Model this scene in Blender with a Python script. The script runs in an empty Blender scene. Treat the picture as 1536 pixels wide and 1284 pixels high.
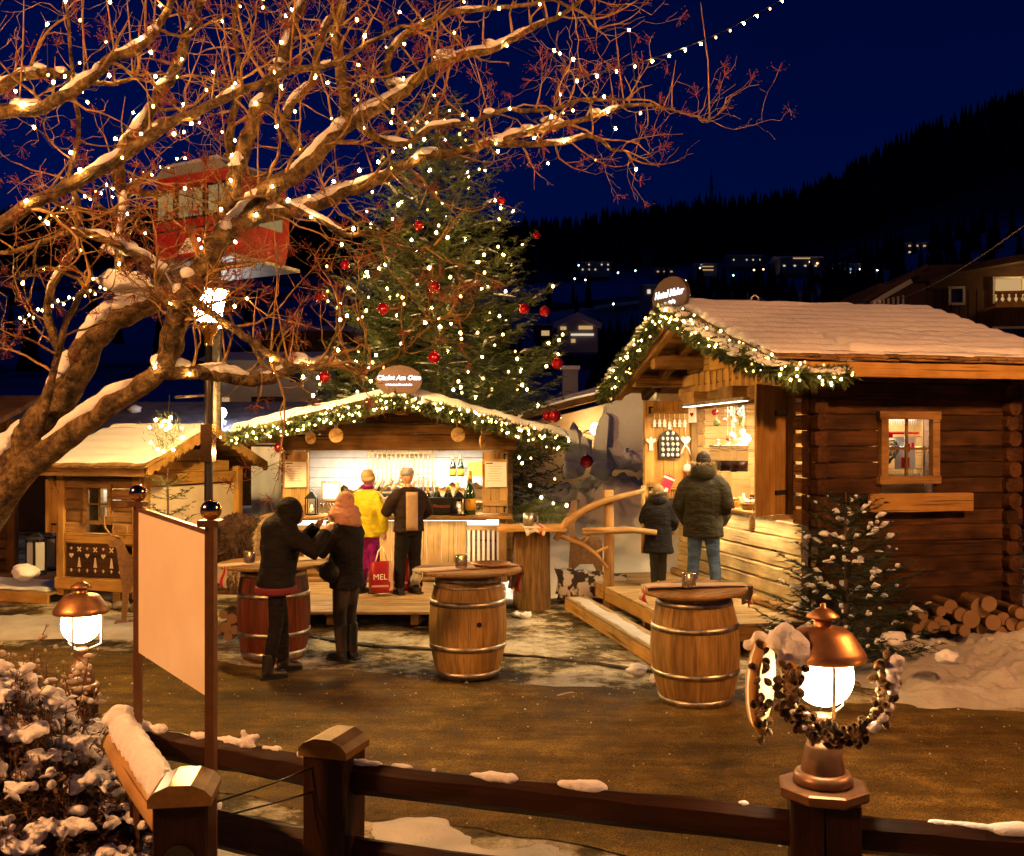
import bpy, bmesh, math, random
from mathutils import Vector, Matrix, noise
V = Vector
R = math.radians
PI = math.pi
random.seed(11)
SC = bpy.context.scene
COL = SC.collection

# ------------------------------------------------------------------ camera
F, EYE, CX, CY = 1450.0, 2.16, 768.0, 670.0     # focal length in photo pixels, eye height, principal point
cam_data = bpy.data.cameras.new('camera')
cam_data.sensor_fit = 'HORIZONTAL'
cam_data.sensor_width = 36.0
cam_data.lens = 36.0 * F / 1536.0
cam_data.shift_y = (CY - 642.0) / 1536.0
cam_data.clip_start = 0.05
cam_data.clip_end = 6000.0
cam = bpy.data.objects.new('camera', cam_data)
cam.location = (0, 0, EYE)
cam.rotation_euler = (R(90), 0, 0)
COL.objects.link(cam)
SC.camera = cam

# ------------------------------------------------------------------ world: late dusk sky
world = bpy.data.worlds.new('World')
SC.world = world
world.use_nodes = True
wn = world.node_tree
wn.nodes.clear()
w_out = wn.nodes.new('ShaderNodeOutputWorld')
w_bg = wn.nodes.new('ShaderNodeBackground')
w_sky = wn.nodes.new('ShaderNodeTexSky')
w_sky.sky_type = 'NISHITA'
w_sky.sun_disc = False
w_sky.sun_elevation = R(1.0)
w_sky.sun_rotation = R(120)
w_sky.altitude = 1500
w_sky.air_density = 1.0
w_sky.dust_density = 0.3
w_sky.ozone_density = 10.0
w_bg.inputs['Strength'].default_value = 0.058
w_hue = wn.nodes.new('ShaderNodeHueSaturation')
w_hue.inputs['Saturation'].default_value = 1.0
wn.links.new(w_sky.outputs[0], w_hue.inputs['Color'])
wn.links.new(w_hue.outputs[0], w_bg.inputs['Color'])
wn.links.new(w_bg.outputs[0], w_out.inputs['Surface'])

# last afterglow of the sun that has set: hardly any direct light left
sun_data = bpy.data.lights.new('sun', 'SUN')
sun_data.energy = 0.004
sun_data.angle = R(15)
sun_data.color = (0.55, 0.65, 1.0)
sun = bpy.data.objects.new('sun', sun_data)
sun.rotation_euler = (R(89), 0, R(-120))
COL.objects.link(sun)

SC.render.engine = 'CYCLES'
SC.view_settings.view_transform = 'Standard'
SC.view_settings.look = 'None'
SC.view_settings.exposure = 0.0
SC.view_settings.gamma = 1.0
SC.view_settings.use_curve_mapping = False
SC.cycles.use_denoising = True
SC.cycles.use_light_tree = True
SC.cycles.max_bounces = 6
SC.cycles.diffuse_bounces = 3
SC.cycles.glossy_bounces = 3
SC.cycles.transparent_max_bounces = 8
SC.cycles.sample_clamp_indirect = 4.0
SC.cycles.caustics_reflective = False
SC.cycles.caustics_refractive = False


def P(px, py, d):
    """world point on the sight line of a photo pixel at depth d metres"""
    return V(((px - CX) / F * d, d, EYE - (py - CY) / F * d))


# ------------------------------------------------------------------ mesh builder
_ico = {}


def ico(sub):
    if sub not in _ico:
        bm = bmesh.new()
        bmesh.ops.create_icosphere(bm, subdivisions=sub, radius=1.0)
        bm.verts.ensure_lookup_table()
        _ico[sub] = ([v.co.copy() for v in bm.verts], [[v.index for v in f.verts] for f in bm.faces])
        bm.free()
    return _ico[sub]


class MB:
    def __init__(s):
        s.v, s.f, s.g, s.sm = [], [], [], []

    def add(s, vs, fs, smooth=False, gr=None):
        o = len(s.v)
        s.v.extend([V(p) for p in vs])
        s.g.extend(gr if gr is not None else [tuple(p) for p in vs])
        for f in fs:
            s.f.append([i + o for i in f])
            s.sm.append(smooth)
        return s

    def box(s, c, size, rot=None):
        c = V(c); hx, hy, hz = size[0] / 2, size[1] / 2, size[2] / 2
        vs = []
        for x in (-hx, hx):
            for y in (-hy, hy):
                for z in (-hz, hz):
                    p = V((x, y, z))
                    if rot is not None:
                        p = rot @ p
                    vs.append(c + p)
        fs = [(0, 1, 3, 2), (4, 6, 7, 5), (0, 4, 5, 1), (2, 3, 7, 6), (0, 2, 6, 4), (1, 5, 7, 3)]
        return s.add(vs, fs)

    def beam(s, a, b, w, h, up=(0, 0, 1), ch=0.0, seg=1, jit=0.0, taper=1.0):
        a, b = V(a), V(b)
        t = (b - a); L = t.length; t = t / max(L, 1e-9)
        side = t.cross(V(up))
        if side.length < 1e-4:
            side = t.cross(V((1, 0, 0)))
        side.normalize(); upv = side.cross(t)
        hw, hh = w / 2, h / 2
        if ch > 0:
            c = min(ch, hw * .9, hh * .9)
            sec = [(hw - c, -hh), (hw, -hh + c), (hw, hh - c), (hw - c, hh), (-hw + c, hh), (-hw, hh - c), (-hw, -hh + c), (-hw + c, -hh)]
        else:
            sec = [(hw, -hh), (hw, hh), (-hw, hh), (-hw, -hh)]
        n = len(sec); vs = []; gr = []
        ox, oy, oz = random.random() * 50, random.random() * 50, random.random() * 50
        for i in range(seg + 1):
            k = i / seg
            ctr = a + t * (L * k)
            tp = 1 + (taper - 1) * k
            for (x, y) in sec:
                jx = random.uniform(-jit, jit) if jit else 0; jy = random.uniform(-jit, jit) if jit else 0
                vs.append(ctr + side * (x * tp + jx) + upv * (y * tp + jy)); gr.append((L * k + ox, x + oy, y + oz))
        fs = []
        for i in range(seg):
            for j in range(n):
                fs.append((i * n + j, (i + 1) * n + j, (i + 1) * n + (j + 1) % n, i * n + (j + 1) % n))
        fs.append(tuple(range(n)))
        fs.append(tuple(reversed(range(seg * n, (seg + 1) * n))))
        return s.add(vs, fs, False, gr)

    def tube(s, pts, rads, n=8, cap=True, smooth=True, rough=0.0):
        pts = [V(p) for p in pts]
        m = len(pts)
        if not isinstance(rads, (list, tuple)):
            rads = [rads] * m
        tan = []
        for i in range(m):
            d = pts[min(i + 1, m - 1)] - pts[max(i - 1, 0)]
            tan.append(d.normalized() if d.length > 1e-9 else V((0, 0, 1)))
        ref = V((0, 0, 1)) if abs(tan[0].z) < .9 else V((1, 0, 0))
        x = tan[0].cross(ref).normalized()
        vs, gr = [], []; L = 0
        oy, oz = random.random() * 50, random.random() * 50
        for i in range(m):
            if i:
                L += (pts[i] - pts[i - 1]).length
            x = x - tan[i] * x.dot(tan[i])
            if x.length < 1e-6:
                x = tan[i].orthogonal()
            x.normalize(); y = tan[i].cross(x)
            for j in range(n):
                a = 2 * PI * j / n
                r = rads[i] * (1 + (random.uniform(-rough, rough) if rough else 0))
                vs.append(pts[i] + x * (math.cos(a) * r) + y * (math.sin(a) * r))
                gr.append((L + oy, math.cos(a) * rads[i] + oy, math.sin(a) * rads[i] + oz))
        fs = []
        for i in range(m - 1):
            for j in range(n):
                fs.append((i * n + j, i * n + (j + 1) % n, (i + 1) * n + (j + 1) % n, (i + 1) * n + j))
        s.add(vs, fs, smooth, gr)
        if cap:
            o = len(s.v) - m * n
            s.f.append([o + j for j in reversed(range(n))]); s.sm.append(False)
            s.f.append([o + (m - 1) * n + j for j in range(n)]); s.sm.append(False)
        return s

    def lathe(s, prof, n=16, c=(0, 0, 0), smooth=True, axis=None):
        c = V(c); vs = []; fs = []
        for (r, z) in prof:
            for j in range(n):
                a = 2 * PI * j / n
                p = V((r * math.cos(a), r * math.sin(a), z))
                if axis is not None:
                    p = axis @ p
                vs.append(c + p)
        m = len(prof)
        for i in range(m - 1):
            for j in range(n):
                fs.append((i * n + j, i * n + (j + 1) % n, (i + 1) * n + (j + 1) % n, (i + 1) * n + j))
        s.add(vs, fs, smooth)
        o = len(s.v) - m * n
        if prof[0][0] > 1e-5:
            s.f.append([o + j for j in reversed(range(n))]); s.sm.append(False)
        if prof[-1][0] > 1e-5:
            s.f.append([o + (m - 1) * n + j for j in range(n)]); s.sm.append(False)
        return s

    def blob(s, c, r, sub=2, amp=.18, freq=2.0, seed=0.0, smooth=True):
        vs, fs = ico(sub); c = V(c)
        r = V((r, r, r)) if not hasattr(r, '__len__') else V(r)
        out = []
        for p in vs:
            k = 1 + amp * noise.noise(p * freq + V((seed * 7.3, seed * 3.1, seed)))
            out.append(c + V((p.x * r.x, p.y * r.y, p.z * r.z)) * k)
        return s.add(out, fs, smooth)

    def prism(s, poly, th, M=None):
        """2-D outline (x,z) extruded along y by th, M places it"""
        n = len(poly)
        vs = [V((x, -th / 2, z)) for x, z in poly] + [V((x, th / 2, z)) for x, z in poly]
        if M is not None:
            vs = [M @ p for p in vs]
        fs = [tuple(range(n)), tuple(reversed(range(n, 2 * n)))]
        for i in range(n):
            fs.append((i, i + n, (i + 1) % n + n, (i + 1) % n))
        return s.add(vs, fs, False)

    def build(s, name, mat=None, parent=None, loc=None, rot=None):
        me = bpy.data.meshes.new(name)
        me.from_pydata([tuple(p) for p in s.v], [], s.f)
        at = me.attributes.new('gr', 'FLOAT_VECTOR', 'POINT')
        flat = [c for g in s.g for c in g]
        at.data.foreach_set('vector', flat)
        me.polygons.foreach_set('use_smooth', s.sm)
        me.update()
        o = bpy.data.objects.new(name, me)
        COL.objects.link(o)
        if mat is not None:
            me.materials.append(mat)
        if parent is not None:
            o.parent = parent
        if loc is not None:
            o.location = loc
        if rot is not None:
            o.rotation_euler = rot
        return o


def inst(src, name, parent=None, loc=(0, 0, 0), rot=(0, 0, 0), scale=(1, 1, 1)):
    o = bpy.data.objects.new(name, src.data)
    COL.objects.link(o)
    o.parent = parent; o.location = loc; o.rotation_euler = rot; o.scale = scale
    return o


def fuse(o, vox, it=3):
    md = o.modifiers.new('weld', 'REMESH'); md.mode = 'VOXEL'; md.voxel_size = vox; md.use_smooth_shade = True
    ms = o.modifiers.new('relax', 'SMOOTH'); ms.iterations = it; ms.factor = .5
    return o


def tag(o, label, cat, group=None):
    o['label'] = label; o['category'] = cat
    if group:
        o['group'] = group
    return o


def kind(o, k):
    o['kind'] = k
    return o


def thing(name, label, cat, loc=(0, 0, 0), rz=0.0, group=None):
    o = bpy.data.objects.new(name, None)
    o.empty_display_size = .1
    COL.objects.link(o)
    o.location = loc; o.rotation_euler = (0, 0, rz)
    return tag(o, label, cat, group)


def copy_thing(root, loc, rz=None, label=None):
    r = root.copy(); COL.objects.link(r); r.location = loc
    if rz is not None:
        r.rotation_euler = (0, 0, rz)
    if label:
        r['label'] = label
    for ch in list(root.children):
        c = ch.copy(); COL.objects.link(c); c.parent = r
        for g in list(ch.children):
            d = g.copy(); COL.objects.link(d); d.parent = c
    return r


def text_mesh(name, body, size, mat, parent=None, shear=0.0, extrude=.004, M=None, bold=0.0, align='CENTER'):
    cu = bpy.data.curves.new(name, 'FONT')
    cu.body = body; cu.size = size; cu.shear = shear; cu.extrude = extrude; cu.align_x = align; cu.align_y = 'CENTER'
    cu.offset = bold
    cu.resolution_u = 3
    tmp = bpy.data.objects.new(name, cu)
    COL.objects.link(tmp)
    dg = bpy.context.evaluated_depsgraph_get()
    me = bpy.data.meshes.new_from_object(tmp.evaluated_get(dg))
    bpy.data.objects.remove(tmp)
    if M is not None:
        me.transform(M)
    me.materials.clear(); me.materials.append(mat)
    o = bpy.data.objects.new(name, me)
    COL.objects.link(o); o.parent = parent
    return o


# ------------------------------------------------------------------ materials
def new_mat(name):
    m = bpy.data.materials.new(name); m.use_nodes = True
    nt = m.node_tree
    return m, nt, nt.nodes['Principled BSDF']


def nd(nt, t, **kw):
    n = nt.nodes.new(t)
    for k, v in kw.items():
        setattr(n, k, v)
    return n


def ramp(nt, fac, stops):
    r = nd(nt, 'ShaderNodeValToRGB')
    el = r.color_ramp.elements
    while len(el) < len(stops):
        el.new(.5)
    for e, (p, c) in zip(el, stops):
        e.position = p; e.color = (*c, 1) if len(c) == 3 else c
    nt.links.new(fac, r.inputs['Fac'])
    return r.outputs['Color']


def coords(nt, src='gr', scale=(1, 1, 1)):
    mp = nd(nt, 'ShaderNodeMapping')
    mp.inputs['Scale'].default_value = scale
    if src == 'gr':
        a = nd(nt, 'ShaderNodeAttribute', attribute_name='gr')
        nt.links.new(a.outputs['Vector'], mp.inputs['Vector'])
    else:
        t = nd(nt, 'ShaderNodeTexCoord')
        nt.links.new(t.outputs[src], mp.inputs['Vector'])
    return mp.outputs['Vector']


def noise_tex(nt, vec, scale, detail=4, rough=.55):
    n = nd(nt, 'ShaderNodeTexNoise')
    n.inputs['Scale'].default_value = scale; n.inputs['Detail'].default_value = detail; n.inputs['Roughness'].default_value = rough
    nt.links.new(vec, n.inputs['Vector'])
    return n.outputs['Fac']


def mix(nt, fac, a, b, mode='MIX'):
    m = nd(nt, 'ShaderNodeMix', data_type='RGBA', blend_type=mode)
    for sock, v in ((m.inputs[0], fac), (m.inputs[6], a), (m.inputs[7], b)):
        if hasattr(v, 'is_linked'):
            nt.links.new(v, sock)
        elif isinstance(v, (int, float)):
            sock.default_value = v
        else:
            sock.default_value = (*v, 1)
    return m.outputs[2]


def bump(nt, bsdf, h, strength=.4, dist=.02):
    b = nd(nt, 'ShaderNodeBump')
    b.inputs['Strength'].default_value = strength; b.inputs['Distance'].default_value = dist
    nt.links.new(h, b.inputs['Height']); nt.links.new(b.outputs['Normal'], bsdf.inputs['Normal'])


def wood(name, dark, mid, light, rough=.72, bmp=.5, vary=.35, stretch=16.0, src='gr'):
    dark, mid, light = [(q[0], q[1] * .90, q[2] * .55) for q in (dark, mid, light)]
    m, nt, b = new_mat(name)
    vec = coords(nt, src, (1.1, stretch, stretch))
    g1 = noise_tex(nt, vec, 1.6, 6, .65)
    vec2 = coords(nt, src, (1.5, 2.5, 2.5))
    g2 = noise_tex(nt, vec2, 2.0, 3, .5)
    c = ramp(nt, g1, [(.28, dark), (.5, mid), (.72, light)])
    c = mix(nt, .55, c, ramp(nt, g2, [(.3, dark), (.65, light)]), 'MIX')
    vec3 = coords(nt, src, (.9, 38, 38))
    cr = noise_tex(nt, vec3, 1.2, 2, .4)
    crack = ramp(nt, cr, [(.30, (.12, .1, .08)), (.36, (1, 1, 1))])
    c = mix(nt, .75, c, crack, 'MULTIPLY')
    oi = nd(nt, 'ShaderNodeObjectInfo')
    mr = nd(nt, 'ShaderNodeMapRange')
    mr.inputs['To Min'].default_value = 1 - vary; mr.inputs['To Max'].default_value = 1 + vary
    nt.links.new(oi.outputs['Random'], mr.inputs['Value'])
    hv = nd(nt, 'ShaderNodeHueSaturation')
    nt.links.new(c, hv.inputs['Color']); nt.links.new(mr.outputs[0], hv.inputs['Value'])
    nt.links.new(hv.outputs[0], b.inputs['Base Color'])
    b.inputs['Roughness'].default_value = rough + .1; b.inputs['Specular IOR Level'].default_value = .22
    bump(nt, b, g1, bmp, .012)
    return m


def plain(name, c, rough=.6, metal=0.0, nscale=0.0, var=.25, bmp=0.0, src='Object', sheen=0.0, stretch=(1, 1, 1), coat=0.0):
    m, nt, b = new_mat(name)
    b.inputs['Roughness'].default_value = rough; b.inputs['Metallic'].default_value = metal
    if sheen:
        b.inputs['Sheen Weight'].default_value = sheen
    if coat:
        b.inputs['Coat Weight'].default_value = coat
    if nscale:
        v = coords(nt, src, stretch)
        n = noise_tex(nt, v, nscale, 5, .6)
        lo = tuple(x * (1 - var) for x in c); hi = tuple(min(1, x * (1 + var)) for x in c)
        nt.links.new(ramp(nt, n, [(.3, lo), (.7, hi)]), b.inputs['Base Color'])
        if bmp:
            bump(nt, b, n, bmp, .01)
    else:
        b.inputs['Base Color'].default_value = (*c, 1)
    return m


def emit(name, c, s, vary=False):
    m = bpy.data.materials.new(name); m.use_nodes = True
    nt = m.node_tree; nt.nodes.clear()
    o = nd(nt, 'ShaderNodeOutputMaterial'); e = nd(nt, 'ShaderNodeEmission')
    e.inputs['Color'].default_value = (*c, 1); e.inputs['Strength'].default_value = s
    nt.links.new(e.outputs[0], o.inputs['Surface'])
    if vary:                                   # bulbs of a string differ in brightness
        oi = nd(nt, 'ShaderNodeObjectInfo'); pw = nd(nt, 'ShaderNodeMath', operation='POWER'); pw.inputs[1].default_value = 2.2
        ma = nd(nt, 'ShaderNodeMath', operation='MULTIPLY_ADD'); ma.inputs[1].default_value = s * 2.6; ma.inputs[2].default_value = s * .06
        nt.links.new(oi.outputs['Random'], pw.inputs[0]); nt.links.new(pw.outputs[0], ma.inputs[0]); nt.links.new(ma.outputs[0], e.inputs['Strength'])
    return m


def snow_mat(name, c=(.82, .82, .84), sc=9.0, dirt=0.0, bmp=.6):
    m, nt, b = new_mat(name)
    v = coords(nt, 'Object')
    n = noise_tex(nt, v, sc, 6, .65)
    n2 = noise_tex(nt, v, 1.3, 5, .6)
    col = ramp(nt, n2, [(.35, tuple(x * (1 - dirt) for x in c)), (.65, c)])
    nt.links.new(col, b.inputs['Base Color'])
    b.inputs['Roughness'].default_value = .65
    b.inputs['Subsurface Weight'].default_value = 0.0
    n3 = noise_tex(nt, v, sc * 7, 4, .7)
    ad = nd(nt, 'ShaderNodeMath', operation='MULTIPLY_ADD'); ad.inputs[1].default_value = .35
    nt.links.new(n3, ad.inputs[0]); nt.links.new(n, ad.inputs[2])
    bump(nt, b, ad.outputs[0], bmp, .03)
    return m


def cloth(name, c, rough=.85, var=.3, wr=.4):
    m, nt, b = new_mat(name)
    v = coords(nt, 'Object'); v2 = coords(nt, 'Object', (1.0, 1.0, 2.2))
    n = noise_tex(nt, v, 40, 4, .6); f = noise_tex(nt, v2, 6.5, 5, .55)
    nt.links.new(ramp(nt, f, [(.3, tuple(x * (1 - var) for x in c)), (.7, tuple(min(1, x * (1 + var)) for x in c))]), b.inputs['Base Color'])
    b.inputs['Roughness'].default_value = rough; b.inputs['Specular IOR Level'].default_value = .2
    ad = nd(nt, 'ShaderNodeMath', operation='MULTIPLY_ADD'); ad.inputs[1].default_value = .10
    nt.links.new(n, ad.inputs[0]); nt.links.new(f, ad.inputs[2])
    bump(nt, b, ad.outputs[0], wr, .12)
    return m


M = {}
M['snow'] = snow_mat('snow')
M['snow_trod'] = snow_mat('trodden snow', (.6, .57, .52), 14, .35, .9)
M['log_dark'] = wood('weathered brown log', (.012, .0042, .002), (.042, .0175, .008), (.13, .062, .03), .6, 1.0)
M['log_mid'] = wood('aged spruce', (.09, .052, .025), (.24, .145, .075), (.40, .26, .14), .7, .6)
M['log_grey'] = wood('bleached log', (.22, .17, .12), (.46, .37, .28), (.62, .52, .40), .75, .9, .12)
M['plank_light'] = wood('pale larch board', (.28, .19, .11), (.45, .32, .20), (.58, .43, .28), .6, .35, .16)
M['plank_yellow'] = wood('honey larch board', (.25, .14, .045), (.42, .25, .09), (.55, .35, .15), .55, .3, .15)
M['deck'] = wood('deck board', (.16, .11, .07), (.33, .24, .16), (.47, .36, .26), .6, .5, .2)
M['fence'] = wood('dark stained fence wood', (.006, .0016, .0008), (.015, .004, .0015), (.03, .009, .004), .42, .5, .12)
M['stave'] = wood('oak stave', (.13, .075, .028), (.32, .20, .08), (.46, .31, .15), .5, .4, .22, 12)
M['stave_red'] = wood('wine stained stave', (.05, .012, .008), (.12, .03, .018), (.18, .055, .03), .4, .3, .2, 12)
M['bark_pole'] = wood('peeled branch', (.22, .12, .06), (.40, .25, .14), (.55, .38, .24), .7, .6, .1, 9)
M['stump'] = wood('old trunk wood', (.05, .03, .015), (.15, .09, .045), (.27, .17, .09), .8, .9, .05, 10)
M['steel'] = plain('galvanised steel', (.46, .40, .30), .42, 1.0, 14, .5, .06)
M['iron'] = plain('black iron', (.012, .011, .01), .5, .6)
M['black'] = plain('black paint', (.01, .01, .01), .4)
M['copper'] = plain('copper', (.50, .25, .10), .42, .9, 9, .45, .08)
M['brass'] = plain('polished brass', (.85, .5, .2), .12, 1.0)
M['bronze'] = plain('brown painted metal', (.16, .075, .035), .38, .5, 18, .2)
M['bark'] = None
M['needle'] = plain('fir needle', (.075, .10, .022), .55, 0, 3, .5)
M['needle_dark'] = plain('dark fir needle', (.016, .032, .012), .55, 0, 3, .5)
M['twig'] = plain('brown twig', (.09, .05, .025), .8)
M['red'] = plain('red glass', (.55, .004, .01), .12, .55, coat=1)
M['bulb'] = emit('warm bulb', (1.0, .52, .15), 150, True)
M['bulb_g'] = emit('garland bulb', (1.0, .58, .17), 40, True)
M['bulb_f'] = emit('fir light', (1.0, .58, .19), 75, True)
M['wire'] = plain('dark cable', (.01, .012, .01), .5)
M['white_cloth'] = plain('white cloth', (.75, .73, .68), .9, 0, 14, .12, .5)
M['paper'] = plain('paper', (.78, .76, .70), .8)
M['glassy'] = None

# clear window glass
m, nt, b = new_mat('window glass')
b.inputs['Base Color'].default_value = (1, 1, 1, 1); b.inputs['Roughness'].default_value = .03
b.inputs['Transmission Weight'].default_value = 1.0; b.inputs['IOR'].default_value = 1.05
M['glass'] = m

# bark of the big tree
m, nt, b = new_mat('rowan bark')
v = coords(nt, 'Object')
n1 = noise_tex(nt, v, 13, 7, .72); n2 = noise_tex(nt, v, 46, 5, .7)
c = ramp(nt, n1, [(.36, (.03, .017, .006)), (.48, (.16, .098, .03)), (.58, (.36, .235, .075)), (.70, (.55, .42, .18))])
c = mix(nt, .5, c, ramp(nt, n2, [(.35, (.25, .2, .15)), (.6, (1, 1, 1))]), 'MULTIPLY')
nt.links.new(c, b.inputs['Base Color']); b.inputs['Roughness'].default_value = .8
bump(nt, b, n1, 1.0, .09)
M['bark'] = m

# ================================================================== THE SETTING
def fbm(x, y, s=1.0, z=0.0, o=4):
    return noise.fractal(V((x * s, y * s, z)), 1.0, 2.0, o)


# ground: one sheet out to the foot of the hill, trodden snow and frozen earth
m, nt, b = new_mat('frozen ground')
v = coords(nt, 'Object')
n1 = noise_tex(nt, v, .9, 6, .6); n2 = noise_tex(nt, v, 7, 6, .7); n3 = noise_tex(nt, v, 60, 3, .6)
ad = nd(nt, 'ShaderNodeMath', operation='MULTIPLY_ADD'); ad.inputs[1].default_value = .45
nt.links.new(n2, ad.inputs[0]); nt.links.new(n1, ad.inputs[2])
c = ramp(nt, ad.outputs[0], [(.60, (.035, .024, .008)), (.68, (.10, .075, .030)), (.73, (.32, .27, .16)), (.84, (.62, .57, .44))])
c = mix(nt, .6, c, ramp(nt, n3, [(.3, (.5, .45, .4)), (.6, (1, 1, 1))]), 'MULTIPLY')
nt.links.new(c, b.inputs['Base Color']); b.inputs['Roughness'].default_value = .85; b.inputs['Specular IOR Level'].default_value = .2
bump(nt, b, ad.outputs[0], 1.0, .09)
M['ground'] = m
xs = [-400, -120, -40] + [i * .25 - 14 for i in range(113)] + [40, 120, 400]
ys = [-300, -60, -15] + [i * .25 - 3 for i in range(113)] + [32, 45, 60, 120, 400]
mb = MB(); vs = []
for y in ys:
    for x in xs:
        near = abs(x) < 14 and -3 < y < 24
        z = .022 * fbm(x, y, .8, 3.3) - .02 if near else -.02
        if y > 8 and near:
            z += .02 * fbm(x, y, 2.2, 8)
        vs.append((x, y, z))
nx = len(xs)
mb.add(vs, [(j * nx + i, j * nx + i + 1, (j + 1) * nx + i + 1, (j + 1) * nx + i) for j in range(len(ys) - 1) for i in range(nx - 1)], True)
kind(mb.build('ground', M['ground']), 'structure')

# road: frost-dry asphalt with grit, a sheet with an uneven edge
m, nt, b = new_mat('gritted asphalt')
v = coords(nt, 'Object')
n1 = noise_tex(nt, v, .55, 5, .6); n2 = noise_tex(nt, v, 4, 6, .7); n3 = noise_tex(nt, v, 110, 2, .5)
c = ramp(nt, n1, [(.32, (.07, .046, .013)), (.52, (.145, .098, .027)), (.72, (.23, .16, .05))])
n4 = noise_tex(nt, coords(nt, 'Object', (.35, 1.6, 1)), 2.2, 6, .65)
c = mix(nt, .8, c, ramp(nt, n2, [(.34, (.35, .32, .3)), (.6, (1.3, 1.25, 1.1))]), 'MULTIPLY')
c = mix(nt, .6, c, ramp(nt, n4, [(.38, (.4, .38, .36)), (.6, (1.3, 1.3, 1.25))]), 'MULTIPLY')
c = mix(nt, .8, c, ramp(nt, n3, [(.38, (.35, .35, .35)), (.66, (1.7, 1.7, 1.7))]), 'MULTIPLY')
nt.links.new(c, b.inputs['Base Color'])
nt.links.new(ramp(nt, n2, [(.3, (.55,) * 3), (.5, (.9,) * 3)]), b.inputs['Roughness']); b.inputs['Specular IOR Level'].default_value = .15
bump(nt, b, n3, .7, .012)
M['road'] = m
far_edge = [(-14, 11.6), (-9, 11.0), (-5.5, 10.6), (-3.6, 10.1), (-2.6, 9.55), (-1.6, 9.35), (-.6, 8.9), (.4, 8.75), (1.3, 8.6), (2.2, 8.25), (3.2, 8.15), (4.4, 7.9), (6.5, 7.7), (10, 7.5), (14, 7.3)]
near_edge = [(-14, 6.4), (-6, 6.1), (-3, 6.2), (-1.9, 6.0), (-1.0, 5.72), (-.2, 5.48), (.6, 5.15), (1.4, 4.6), (2.4, 3.9), (4, 3.4), (8, 2.6), (14, 2.0)]


def lerp_poly(pts, x):
    for (x0, y0), (x1, y1) in zip(pts, pts[1:]):
        if x0 <= x <= x1:
            return y0 + (y1 - y0) * (x - x0) / (x1 - x0)
    return pts[-1][1]


mb = MB(); vs = []; nr = 44; xr = [i * .2 - 14 for i in range(141)]
for x in xr:
    y0 = lerp_poly(near_edge, x) + .16 * fbm(x, 0, 1.4, 5); y1 = lerp_poly(far_edge, x) + .14 * fbm(x, 9, 1.6, 2)
    for j in range(nr + 1):
        y = y0 + (y1 - y0) * j / nr
        vs.append((x, y, .022 * fbm(x, y, .8, 3.3) - .016 + .004 + .014 * math.sin(PI * j / nr)))
mb.add(vs, [(i * (nr + 1) + j, (i + 1) * (nr + 1) + j, (i + 1) * (nr + 1) + j + 1, i * (nr + 1) + j + 1) for i in range(140) for j in range(nr)], True)
kind(mb.build('road', M['road']), 'structure')

# dark kerb line crossing the apron in front of the stalls
mb = MB()
pts = [P(470, 958, 11.0), P(560, 968, 10.5), P(700, 974, 10.2), P(800, 980, 9.95), P(900, 991, 9.6), P(985, 1003, 9.3)]
for a, c2 in zip(pts, pts[1:]):
    a = V((a.x, a.y, -.006)); c2 = V((c2.x, c2.y, -.006))
    mb.beam(a, c2, .055, .03, ch=.008, seg=6, jit=.012)
kind(mb.build('kerb', plain('dark kerb stone', (.03, .024, .018), .7, 0, 20, .4, .4)), 'structure')


mb = MB(); rgr = random.Random(77)
for i in range(1500):
    x = rgr.uniform(-6, 7); y = rgr.choice([rgr.uniform(4.6, 9.2), rgr.uniform(8.3, 12)])
    r = rgr.choice([.005, .006, .008, .011]) * rgr.uniform(.6, 1.4)
    if rgr.random() < .05 and y > 8.6:
        r = rgr.uniform(.015, .035)
    z = .022 * fbm(x, y, .8, 3.3) - .002
    a = rgr.random() * 6
    mb.add([(x + math.cos(a) * r, y + math.sin(a) * r, z), (x + math.cos(a + 2.1) * r, y + math.sin(a + 2.1) * r, z), (x + math.cos(a + 4.2) * r * .8, y + math.sin(a + 4.2) * r, z), (x, y, z + r * .9)], [(0, 1, 3), (1, 2, 3), (2, 0, 3)], True)
kind(mb.build('snow_crumbs', M['snow_trod']), 'stuff')


def heap(name, x0, x1, y0, y1, nx, ny, hfun, mat):
    mb = MB(); vs = []
    for j in range(ny + 1):
        for i in range(nx + 1):
            x = x0 + (x1 - x0) * i / nx; y = y0 + (y1 - y0) * j / ny
            vs.append((x, y, hfun(x, y, i / nx, j / ny)))
    mb.add(vs, [(j * (nx + 1) + i, j * (nx + 1) + i + 1, (j + 1) * (nx + 1) + i + 1, (j + 1) * (nx + 1) + i) for j in range(ny) for i in range(nx)], True)
    return kind(mb.build(name, mat), 'structure')


def sstep(a, b, x):
    t = max(0, min(1, (x - a) / (b - a)))
    return t * t * (3 - 2 * t)


# shovelled snow along the right hand side of the road
def h_right(x, y, u, w):
    e = sstep(0, .22, w) * sstep(0, .16, u)
    lump = .13 * fbm(x, y, 1.6, 1) + .055 * fbm(x, y, 4.5, 2) + .02 * fbm(x, y, 13, 4)
    return -.05 + e * (.14 + .22 * sstep(.1, .9, w) * sstep(.05, .6, u) + lump)


heap('snow_bank', 2.9, 9.0, 7.75, 10.15, 260, 120, h_right, M['snow_trod'])


# big heap of ploughed snow behind the rustic rail
def h_mid(x, y, u, w):
    r = sstep(0, .42, w) * sstep(0, .2, u) * (1 - .0 * u)
    gul = .45 * abs(fbm(x, y, .8, 4)) + .20 * abs(fbm(x, y, 2.6, 6)) + .05 * abs(fbm(x, y, 8, 6))
    return -.06 + r * (1.30 - .35 * sstep(.6, 0, u) + gul)


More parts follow.
